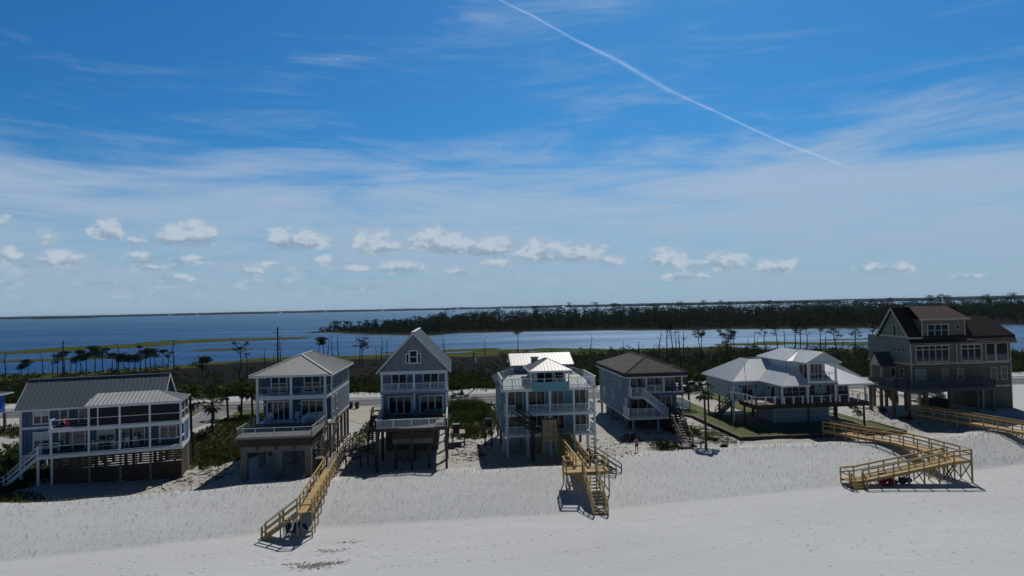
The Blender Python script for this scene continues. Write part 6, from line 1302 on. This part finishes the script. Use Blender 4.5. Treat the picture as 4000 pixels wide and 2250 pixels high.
# dried seaweed washed up on the flat beach
rg=random.Random(13); b=MB()
for cx,cy,rx,ry,n in ((-10.6,50.6,1.2,.45,260),(-9.3,51.0,.9,.25,90),(-12.2,51.2,.7,.12,40),(-10.0,53.5,1.2,.3,70),(-8.9,55.2,.9,.2,40)):
    for _ in range(n):
        x=cx+rg.gauss(0,rx*.6); y=cy+rg.gauss(0,ry*.7); th=rg.uniform(0,6.28); L=rg.uniform(.06,.22); d=Vector((math.cos(th)*L,math.sin(th)*L,rg.uniform(.0,.06))); w=Vector((-d.y,d.x,0))*.14; p=Vector((x,y,float(dunez(np.array([x]),np.array([y]))[0])+.012)); b.quad(p-w,p+w,p+d+w,p+d-w)
o=b.build('dried_seaweed',leafmat('dried_seaweed_brown',(.17,.15,.12),(.34,.31,.26),2,0)); tag(o,None,None,None,'stuff'); ORIGIN[o.name]=(0,0,0)

# scrub between road and marsh: an unbroken thicket
rg=random.Random(14); b=MB(); st=MB()
def scrubdens(x,y):
    d=1.0
    if -95<x<-30: d=max(float(1-sstep(150,166,y)),.22*float(1-sstep(215,245,y)))
    elif x>18: d=1-.6*float(sstep(215,275,y))
    else: d=max(float(1-sstep(176,222,y)),.2*float(1-sstep(235,262,y)))
    if x<-95: d=1-.6*float(sstep(205,245,y))
    return float(d)
for _ in range(8200):
    y=139.5+(275-139.5)*rg.random()**1.35; x=rg.uniform(-.78*y-30,.85*y+15); 
    if y>float(np.interp(x,SHX,SHY))-4 or rg.random()>scrubdens(x,y): continue
    z=float(marsh(np.array([x]),np.array([y]))[0]) if y>139 else 2.7; s=rg.uniform(.8,1.9)*(1.25 if rg.random()<.12 else 1)*(.6 if x<18 and y>185 else 1); hh=s*rg.uniform(.75,1.15)
    leaves(b,(x,y,z+hh*.6),(s,s,hh*.7),int(15*s+6),.40,rg,.5)
o=b.build('coastal_scrub',SCRUBL); tag(o,None,None,None,'stuff'); ORIGIN[o.name]=(0,0,0)

# the far pine wood on the peninsula
rg=random.Random(15); b=MB(); tk=MB()
def wtree(b,tk,x,y,z,h,rg,ls=1.0,full=None):
    q=rg.random(); full=rg.random()<.6 if full is None else full
    tk.cyl((x,y,z),(x+rg.gauss(0,.3),y,z+h*.9),.22,.10,4,False)
    if full:
        cw=h*rg.uniform(.16,.27)
        for k in range(rg.randint(5,7)): leaves(b,(x+rg.gauss(0,cw*.55),y+rg.gauss(0,cw*.55),z+h*rg.uniform(.3,.93)),(cw*.75,cw*.75,h*.10),13,.8*ls,rg,.4)
    else:
        for k in range(3): cw=h*rg.uniform(.09,.16); leaves(b,(x+rg.gauss(0,cw),y+rg.gauss(0,cw),z+h*rg.uniform(.82,.98)),(cw,cw,h*.045),10,.65*ls,rg,.3)
        if rg.random()<.6: leaves(b,(x,y,z+h*.18),(2.2,2.2,h*.14),10,.9,rg,.4)
N_=0
while N_<2500:
    y=rg.uniform(330,820); x=rg.uniform(-132,.9*y+10); d=float(pen(np.array([x]),np.array([y]))[0])
    fr=y-float(np.interp(x,PNX,PNY))
    if d<.49 or (fr<35 and rg.random()<.93) or (fr>230 and rg.random()<.6): continue
    hm=7.5+ (9.5)*float(sstep(-110,60,x)); hm*=.62+.62*float(vnoise(x*.03,y*.03,91)); 
    if fr<60: hm*=.6
    hm=min(hm,16)
    wtree(b,tk,x,y,d,hm*rg.uniform(.66,1.18),rg); N_+=1
for _ in range(4200):
    y=rg.uniform(330,800); x=rg.uniform(-128,.9*y+10); d=float(pen(np.array([x]),np.array([y]))[0]); fr=y-float(np.interp(x,PNX,PNY))
    if d<.49 or fr<34: continue
    hm=3+7*float(sstep(-110,60,x)); hm*=.5+.7*float(vnoise(x*.03,y*.03,91))
    leaves(b,(x,y,d+hm*rg.uniform(.4,.9)),(3.4,2.6,2.2),13,.8,rg,.35)
for _ in range(3600):
    y=rg.uniform(420,700); x=rg.uniform(-132,.85*y); d=float(pen(np.array([x]),np.array([y]))[0]); fr=y-float(np.interp(x,PNX,PNY))
    if d<.45 or fr<20+14*rg.random() or fr>210: continue
    leaves(b,(x,y,d+1.3),(2.8,2.2,rg.uniform(1.3,2.6)),12,.95,rg,.4)
o=b.build('pine_wood',WOODL); tag(o,None,None,None,'stuff'); ORIGIN[o.name]=(0,0,0)
o=tk.build('pine_wood_trunks',BARK); tag(o,None,None,None,'stuff'); ORIGIN[o.name]=(0,0,0)
EM=[(-100,640,9.2,1),(86,700,20,1),(122,690,23,0),(148,690,23,0),(165,680,21,1),(168,680,21,1),(232,760,20,0),(240,690,21.8,1),(262,680,22.6,0),(285,690,22.2,0),(341,800,21,0),(375,780,20.5,0),(372,760,21,1),(395,780,19.6,0),(418,760,19.6,0),(460,800,17.8,0),(516,820,17.5,0),(524,760,21,1),(500,660,22.8,1),(512,660,23.5,1),(551,700,22.4,1),(597,700,22.8,1),(610,680,23.6,1)]
EM.sort(key=lambda e: e[0]/e[1]); ek=[0,0]
for i,(x,y,h,full) in enumerate(EM):
    r2=random.Random(300+i); ek[full]+=1; t=thing('pine_tree',('%s broad-crowned pine from the left rising over the far wood' if full else '%s umbrella-topped pine from the left standing clear above the far wood')%ORD[ek[full]-1],'tree',(x,y,.8),group='pines standing above the far wood')
    c=MB(); k=MB(); z0=.6; H=h-z0; k.cyl((x,y,z0),(x,y,z0+H*.93),.35,.14,6,False)
    for j in range(6): a=r2.uniform(0,6.28); zz=z0+H*r2.uniform(.72,.9); e=(x+math.cos(a)*H*.13,y+math.sin(a)*H*.13,zz+H*.06); k.cyl((x,y,zz),e,.13,.05,4,False); leaves(c,(e[0],e[1],e[2]+.2),(H*(.12 if full else .09),)*2+(H*(.07 if full else .035),),34 if full else 22,.6,r2,.3)
    leaves(c,(x,y,z0+H*.95),(H*(.18 if full else .13),)*2+(H*(.06 if full else .04),),60 if full else 36,.62,r2,.3)
    if full: leaves(c,(x,y,z0+H*.75),(H*.2,H*.2,H*.13),90,.7,r2,.4)
    k.build('trunk',BARK,t); c.build('crown',WOODL,t)
# far shore of the bay
rg=random.Random(16); FSX=[-9000,-3536,-1400,511,2073,3200,6000]; FSY=[3400,5543,6000,5829,4300,3500,2600]
b=MB(); xs_=np.arange(-6200,5600,15.0); 
ys_=np.interp(xs_,FSX,FSY); hh=(11.5+8*fbm(xs_*.004,xs_*0,95)+5.5*fbm(xs_*.03,xs_*0+5,96,3))*np.interp(xs_,[-6000,0,2500,6000],[.85,.9,1.0,.9])
rows=[(-4,.4),(0,.75),(60,1.0),(250,1.05),(700,1.0)]
for j,(dy,k) in enumerate(rows):
    for i in range(len(xs_)): b.v.append((xs_[i],ys_[i]+dy*1.0,max(.2,hh[i]*k*(1 if j else 0)+(rg.uniform(-2.4,2.4) if j else -1))))
nx=len(xs_)
b.f=[(j*nx+i,j*nx+i+1,(j+1)*nx+i+1,(j+1)*nx+i) for j in range(len(rows)-1) for i in range(nx-1)]
o=b.build('far_shore_wood',mat('far_wood',(.034,.056,.044),1,.35,.01,spec=.0)); tag(o,None,None,None,'stuff'); ORIGIN[o.name]=(0,0,0)
b=MB(); 
for _ in range(230): a=rg.uniform(0,6.28); q=math.sqrt(rg.random()); leaves(b,(-2560+210*q*math.cos(a),4650+40*q*math.sin(a),4),(16,14,rg.uniform(3,5)),9,5,rg,.3)
t=b.build_top('mangrove_island',WOODL,'low wooded islet in the open bay near the far shore, at left','island',(-2560,4650,0))
b=MB(); b.cyl((-2560,4650,-.5),(-2560,4650,.6),1,1,5); b.build('shore',MARSH,t)
FW=mat('far_white_wall',(.62,.62,.60),.7,.05)
for i,(px_,s,nm) in enumerate(((-2900,1.0,'first'),(-2350,1.2,'second'),(-2150,.9,'third'),(-1500,1.2,'fourth'),(-1120,1.0,'fifth'),(-620,1.1,'sixth'),(40,1.2,'seventh'),(420,.9,'eighth'),(900,1.1,'ninth'),(1250,1.0,'tenth'))):
    y=float(np.interp(px_,FSX,FSY))-25; t=thing('shore_house','%s tiny white house from the left on the far shore'%nm,'house',(px_,y,1),group='white houses on the far shore'); b=MB(); b.box(px_-9*s,px_+9*s,y-6,y+6,.5,5.5); b.build('wall',FW,t); b=MB(); b.prism([(px_-10*s,y-7,5.5),(px_-10*s,y+7,5.5),(px_-10*s,y,8.5)],(20*s,0,0)); b.build('roof',GREYW,t)
for px_,y,w_,lab in ((2450,3960,38,'long low white building on the far shore, the brightest one at right'),(2860,3690,20,'small white hall on the far shore right of the long white building')):
    t=thing('shore_building',lab,'building',(px_,y,1)); b=MB(); b.box(px_-w_,px_+w_,y-8,y+8,.5,7.5); b.build('wall',FW,t); b=MB(); b.prism([(px_-w_-1,y-9,7.5),(px_-w_-1,y+9,7.5),(px_-w_-1,y,10)],(2*w_+2,0,0)); b.build('roof',WHITE,t)
# ------------------------------------------------------------------ camera
def cam_axes():
    F=2600.; pt=math.atan(71/F); rl=R(1.2); yw=R(5.05)
    f0=Vector((math.sin(yw),math.cos(yw),0)); r0=Vector((math.cos(yw),-math.sin(yw),0)); u0=Vector((0,0,1))
    f=f0*math.cos(pt)+u0*math.sin(pt); u1=u0*math.cos(pt)-f0*math.sin(pt)
    return r0*math.cos(rl)-u1*math.sin(rl), u1*math.cos(rl)+r0*math.sin(rl), f
from mathutils import Matrix
cr_,cu_,cf_=cam_axes()
cd=bpy.data.cameras.new('camera'); cd.lens=36*2600/4000; cd.sensor_width=36; cd.clip_start=.5; cd.clip_end=60000
cam=bpy.data.objects.new('camera',cd); col.objects.link(cam)
M=Matrix((cr_,cu_,-cf_)).transposed().to_4x4(); M.translation=(0,0,20.2); cam.matrix_world=M; scene.camera=cam

# ------------------------------------------------------------------ sun and sky
EL=R(48); AZ=R(20)                      # sun stands beyond the houses, a little to the right
sd=bpy.data.lights.new('sun','SUN'); sd.energy=SUN_E; sd.angle=R(.53); sd.color=(1,.97,.925)
sun=bpy.data.objects.new('sun',sd); col.objects.link(sun)
sv=Vector((math.sin(AZ)*math.cos(EL),math.cos(AZ)*math.cos(EL),math.sin(EL))); sun.rotation_euler=sv.to_track_quat('Z','Y').to_euler(); sun.location=(40,60,90)
W=bpy.data.worlds.new('World'); scene.world=W; W.use_nodes=True
nt=W.node_tree; N=nt.nodes; L=nt.links; bg=N['Background']
def nd(op,a=None,b=None,c=None,cl=False):
    n=N.new('ShaderNodeMath'); n.operation=op; n.use_clamp=cl
    for i,v in enumerate((a,b,c)):
        if v is None: continue
        if isinstance(v,(int,float)): n.inputs[i].default_value=v
        else: L.new(v,n.inputs[i])
    return n.outputs[0]
def smooth(x,a,b): 
    m=N.new('ShaderNodeMapRange'); m.interpolation_type='SMOOTHSTEP'; L.new(x,m.inputs[0]); m.inputs[1].default_value=a; m.inputs[2].default_value=b; return m.outputs[0]
sky=N.new('ShaderNodeTexSky'); sky.sky_type='NISHITA'; sky.sun_disc=False; sky.sun_elevation=EL; sky.sun_rotation=AZ; sky.altitude=0; sky.air_density=1.0; sky.dust_density=.6; sky.ozone_density=2.2
tc=N.new('ShaderNodeTexCoord'); sp=N.new('ShaderNodeSeparateXYZ'); L.new(tc.outputs['Generated'],sp.inputs[0]); X,Y,Z=sp.outputs
az=nd('MULTIPLY',nd('ARCTAN2',X,Y),57.29578); el=nd('MULTIPLY',nd('ARCSINE',Z),57.29578)
def vec(x,y,z=0.0):
    c=N.new('ShaderNodeCombineXYZ')
    for i,v in enumerate((x,y,z)):
        if isinstance(v,(int,float)): c.inputs[i].default_value=v
        else: L.new(v,c.inputs[i])
    return c.outputs[0]
def noise(v,sc,det,ro=.6,dist=0.0):
    n=N.new('ShaderNodeTexNoise'); n.inputs['Scale'].default_value=sc; n.inputs['Detail'].default_value=det; n.inputs['Roughness'].default_value=ro; n.inputs['Distortion'].default_value=dist; L.new(v,n.inputs['Vector']); return n.outputs['Fac']
# clear sky colour: deeper and bluer than the raw model, as on a dry day
hs=N.new('ShaderNodeHueSaturation'); hs.inputs['Saturation'].default_value=1.22; hs.inputs['Value'].default_value=1.0; L.new(sky.outputs[0],hs.inputs['Color'])
tint=N.new('ShaderNodeMix'); tint.data_type='RGBA'; tint.blend_type='MULTIPLY'; tint.inputs['Factor'].default_value=1; L.new(hs.outputs[0],tint.inputs['A']); tint.inputs['B'].default_value=(*SKY_TINT,1)
skyc=N.new('ShaderNodeVectorMath'); skyc.operation='SCALE'; L.new(tint.outputs['Result'],skyc.inputs[0]); skyc.inputs['Scale'].default_value=SKY_S
# cirrus: long flat streaks
up=nd('MAXIMUM',nd('ADD',Z,.10),.02); px=nd('DIVIDE',X,up); py=nd('DIVIDE',Y,up)
c1=noise(vec(nd('MULTIPLY',az,.050),nd('MULTIPLY',el,.34)),1.0,8,.62,.7); 
c3=noise(vec(nd('MULTIPLY',az,.16),nd('MULTIPLY',el,1.6),7.7),1.0,7,.65,.4)
lowband=nd('MULTIPLY',smooth(el,17,7.0),.345); 
rightb=nd('MULTIPLY',smooth(az,-28,22),.055)
cir=nd('ADD',nd('ADD',nd('MULTIPLY',c1,.86),nd('MULTIPLY',c3,.24)),nd('ADD',lowband,rightb))
cirm=nd('MULTIPLY',smooth(cir,.57,1.02),.86)
backc=smooth(Y,-.25,.2); cirm=nd('MULTIPLY',cirm,backc)
m1=N.new('ShaderNodeMix'); m1.data_type='RGBA'; L.new(cirm,m1.inputs['Factor']); L.new(skyc.outputs[0],m1.inputs['A']); m1.inputs['B'].default_value=(*[k*CLOUD for k in (.385,.49,.635)],1)
# low whitish haze along the horizon
hz=nd('MULTIPLY',smooth(el,12,-.5),.70); hz=nd('MULTIPLY',hz,backc)
m2=N.new('ShaderNodeMix'); m2.data_type='RGBA'; L.new(hz,m2.inputs['Factor']); L.new(m1.outputs['Result'],m2.inputs['A']); m2.inputs['B'].default_value=(*[k*CLOUD for k in (.30,.425,.56)],1)
# cumulus, each with its own place in the sky (azimuth, elevation, half-width, half-height, density)
CU=[(-32.32, 6.59, 0.45, 0.61, 0.5), (-29.91, 5.6, 1.01, 0.73, 0.45), (-26.18, 6.33, 1.27, 1.2, 0.7), (-24.33, 5.55, 0.97, 0.55, 0.6), (-22.07, 5.99, 1.65, 1.02, 0.9), (-20.27, 6.22, 1.8, 1.38, 1), (-14.26, 6.03, 1.34, 0.96, 0.8), (-12.87, 5.91, 2.2, 1.33, 1), (-11.15, 5.61, 1.17, 0.73, 0.5), (-6.47, 5.69, 1.78, 1.38, 1), (-4.82, 5.32, 1.35, 0.57, 0.6), (-1.62, 5.98, 2.05, 1.52, 1), (0.58, 5.34, 2.98, 1.14, 1), (3.31, 5.19, 2.2, 1.27, 0.95), (3.8, 3.86, 1.85, 0.51, 0.6), (-31.99, 4.26, 1.03, 0.83, 0.7), (-29.16, 4.13, 1.74, 0.85, 0.8), (-24.21, 4.27, 1.58, 0.68, 0.7), (-20.7, 4.2, 1.69, 0.46, 0.6), (-23.42, 3.51, 1.07, 0.35, 0.5), (-21.95, 2.82, 1.65, 0.45, 0.5), (-16.4, 3.36, 1.11, 0.54, 0.55), (-14.59, 3.89, 0.92, 0.42, 0.6), (-10.54, 4.16, 1.61, 0.61, 0.5), (-8.3, 3.42, 1.65, 0.49, 0.7), (-4.51, 3.57, 2.47, 0.77, 0.8), (0.54, 3.16, 1.15, 0.45, 0.6), (7.35, 4.75, 1.96, 1.41, 0.9), (10.59, 4.52, 2.63, 1.22, 0.85), (13.27, 3.77, 1.81, 0.63, 0.6), (18.24, 3.94, 2.08, 1.12, 0.7), (19.83, 3.22, 1.62, 0.61, 0.5), (22.99, 3.42, 1.98, 1.09, 0.85), (26.91, 2.82, 1.8, 0.84, 0.8), (19.16, 2.26, 1.85, 0.49, 0.8), (21.08, 2.2, 0.85, 0.49, 0.6), (33.75, 2.32, 1.61, 0.55, 0.5), (35.44, 2.31, 1.12, 0.55, 0.6), (39.67, 1.5, 1.01, 0.38, 0.4)]
wa=noise(vec(nd('MULTIPLY',az,.8),nd('MULTIPLY',el,1.25)),1.0,9,.6,.25); wz=nd('SUBTRACT',wa,.5)
wy=noise(vec(nd('MULTIPLY',az,.45),nd('MULTIPLY',el,.75),9.3),1.0,4,.6); wy=nd('SUBTRACT',wy,.5)
az2=nd('ADD',az,nd('MULTIPLY',wy,2.4)); fld=None; sh=None
for a,e,w_,h_,dn in CU:
    dx=nd('MULTIPLY',nd('SUBTRACT',az2,a),1/w_); t=nd('SUBTRACT',el,e-h_*.25); dy=nd('MULTIPLY',t,1/h_)
    dyl=nd('MULTIPLY',nd('MINIMUM',dy,0),1.35); dy2=nd('ADD',nd('MULTIPLY',dy,dy),nd('MULTIPLY',dyl,dyl))
    q=nd('SUBTRACT',1.0,nd('ADD',nd('MULTIPLY',dx,dx),dy2)); q=nd('ADD',nd('MAXIMUM',q,-1.5),(dn-1)*.55)
    fld=q if fld is None else nd('MAXIMUM',fld,q)
    s_=nd('MULTIPLY',nd('MAXIMUM',nd('ADD',q,.5),0),dy); sh=s_ if sh is None else nd('ADD',sh,s_)
cov=nd('ADD',fld,nd('MULTIPLY',wz,nd('MULTIPLY',smooth(fld,-1.3,-.4),4.2)))
gen=noise(vec(nd('MULTIPLY',az,.42),nd('MULTIPLY',el,1.5),21),1.0,6,.62,.2); genb=nd('MULTIPLY',smooth(nd('ABSOLUTE',nd('SUBTRACT',el,2.6)),2.4,.8),smooth(az,26,-22)); gen=nd('MULTIPLY',smooth(gen,.46,.66),nd('MULTIPLY',genb,.62))
cum=nd('MULTIPLY',smooth(cov,-.2,.8),.90); soft=nd('MULTIPLY',smooth(fld,-.9,.8),.28); cum=nd('MAXIMUM',cum,soft); cum=nd('MAXIMUM',cum,gen); cum=nd('MULTIPLY',cum,backc)
lit=nd('ADD',nd('MULTIPLY',sh,.85),nd('ADD',nd('MULTIPLY',wz,3.2),.50),cl=True); lit=smooth(lit,.05,.95)
cc=N.new('ShaderNodeMix'); cc.data_type='RGBA'; L.new(lit,cc.inputs['Factor']); cc.inputs['A'].default_value=(*[k*CLOUD for k in (.25,.345,.45)],1); cc.inputs['B'].default_value=(*[k*CLOUD for k in (.50,.575,.655)],1)
m3=N.new('ShaderNodeMix'); m3.data_type='RGBA'; L.new(cum,m3.inputs['Factor']); L.new(m2.outputs['Result'],m3.inputs['A']); L.new(cc.outputs['Result'],m3.inputs['B'])
# unseen sky overhead and behind the camera, dimmed to deepen the shade
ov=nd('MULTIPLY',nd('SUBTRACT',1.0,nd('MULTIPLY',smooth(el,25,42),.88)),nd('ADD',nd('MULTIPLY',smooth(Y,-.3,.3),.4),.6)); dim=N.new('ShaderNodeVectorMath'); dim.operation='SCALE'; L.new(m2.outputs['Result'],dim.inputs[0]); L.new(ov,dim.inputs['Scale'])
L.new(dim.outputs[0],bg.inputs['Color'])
bg2=N.new('ShaderNodeBackground'); L.new(m3.outputs['Result'],bg2.inputs['Color']); bg2.inputs['Strength'].default_value=BG
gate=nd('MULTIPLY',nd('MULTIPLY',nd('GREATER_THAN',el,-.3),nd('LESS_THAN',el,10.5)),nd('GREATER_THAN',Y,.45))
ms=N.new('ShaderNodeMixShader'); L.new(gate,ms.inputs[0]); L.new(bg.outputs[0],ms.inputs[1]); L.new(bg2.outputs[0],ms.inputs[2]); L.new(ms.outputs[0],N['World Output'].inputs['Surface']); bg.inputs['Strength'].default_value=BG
scene.view_settings.view_transform='Standard'; scene.view_settings.look='None'; scene.view_settings.exposure=EXPO; scene.view_settings.gamma=1; scene.view_settings.use_curve_mapping=False

# ------------------------------------------------------------------ contrail (three nested wisps of ice cloud, 9 km up)
def trail_mat(nm,al):
    m=bpy.data.materials.new(nm); m.use_nodes=True; n_=m.node_tree; a=n_.nodes; l=n_.links; p=a['Principled BSDF']; p.inputs['Base Color'].default_value=(.95,.97,1,1); p.inputs['Roughness'].default_value=1; p.inputs['Specular IOR Level'].default_value=0
    g=a.new('ShaderNodeNewGeometry'); mp=a.new('ShaderNodeMapping'); mp.inputs['Scale'].default_value=(.0011,.0011,.0011); l.new(g.outputs['Position'],mp.inputs[0]); nz=a.new('ShaderNodeTexNoise'); nz.inputs['Scale'].default_value=1; nz.inputs['Detail'].default_value=6; l.new(mp.outputs[0],nz.inputs['Vector'])
    r=a.new('ShaderNodeMapRange'); r.inputs[1].default_value=.25; r.inputs[2].default_value=.75; r.inputs[3].default_value=al*.45; r.inputs[4].default_value=al*1.3; l.new(nz.outputs['Fac'],r.inputs[0])
    tr=a.new('ShaderNodeBsdfTransparent'); tl=a.new('ShaderNodeBsdfTranslucent'); tl.inputs['Color'].default_value=(1.75,1.85,2.0,1); m0=a.new('ShaderNodeMixShader'); m0.inputs[0].default_value=.7; l.new(p.outputs[0],m0.inputs[1]); l.new(tl.outputs[0],m0.inputs[2])  # over-white tint puts forward-scattered sunlight into the wisp's colour
    mx=a.new('ShaderNodeMixShader'); l.new(r.outputs[0],mx.inputs[0]); l.new(tr.outputs[0],mx.inputs[1]); l.new(m0.outputs[0],mx.inputs[2]); l.new(mx.outputs[0],a['Material Output'].inputs['Surface']); return m
def dirpx(u,v): return (cf_+cr_*((u-2000)/2600)+cu_*((1125-v)/2600)).normalized()
TP=[(1700,-145,13),(1958,0,14),(2080,58,15),(2249,154,17),(2412,233,26),(2511,291,34),(2622,355,30),(2692,387,17),(2803,437,15),(2925,495,15),(3065,559,16),(3210,612,16),(3327,658,14)]
t=thing('contrail','long thin white aircraft trail slanting down across the upper right sky','contrail',(0,0,0),local=True)
for nm,k,al in (('outer_wisp',.7,.022),('middle_wisp',.45,.036),('core',.22,.06)):
    b=MB(); Q=[]; Rr=[]
    for u,v,wd in TP:
        d=dirpx(u,v); s=7000/max(d.z,.05); Q.append(d*s); Rr.append(wd/2600*s*k*.62)
    n=10; prev=None
    for i,(q,r_) in enumerate(zip(Q,Rr)):
        a=(Q[min(i+1,len(Q)-1)]-Q[max(i-1,0)]).normalized(); e1=a.cross(Vector((0,0,1))).normalized(); e2=e1.cross(a); r_=r_ if 0<i<len(Q)-1 else r_*.15
        for j in range(n): b.v.append(tuple(q+e1*math.cos(6.2832*j/n)*r_+e2*math.sin(6.2832*j/n)*r_))
    b.f=[(i*n+j,(i+1)*n+j,(i+1)*n+(j+1)%n,i*n+(j+1)%n) for i in range(len(Q)-1) for j in range(n)]
    b.build(nm,trail_mat('contrail_'+nm,al),t,smooth=True)

# ------------------------------------------------------------------ sea air
b=MB(); b.box(-11500,11500,-3000,12000,-3.5,40); hz_=b.build('haze',bpy.data.materials.new('sea_haze')); tag(hz_,None,None,None,'stuff'); hm=hz_.data.materials[0]; hm.use_nodes=True; hm.node_tree.nodes.remove(hm.node_tree.nodes['Principled BSDF'])
pv=hm.node_tree.nodes.new('ShaderNodeVolumePrincipled'); pv.inputs['Density'].default_value=HAZE; pv.inputs['Color'].default_value=(.72,.84,1,1); pv.inputs['Anisotropy'].default_value=.3; hm.node_tree.links.new(pv.outputs[0],hm.node_tree.nodes['Material Output'].inputs['Volume'])
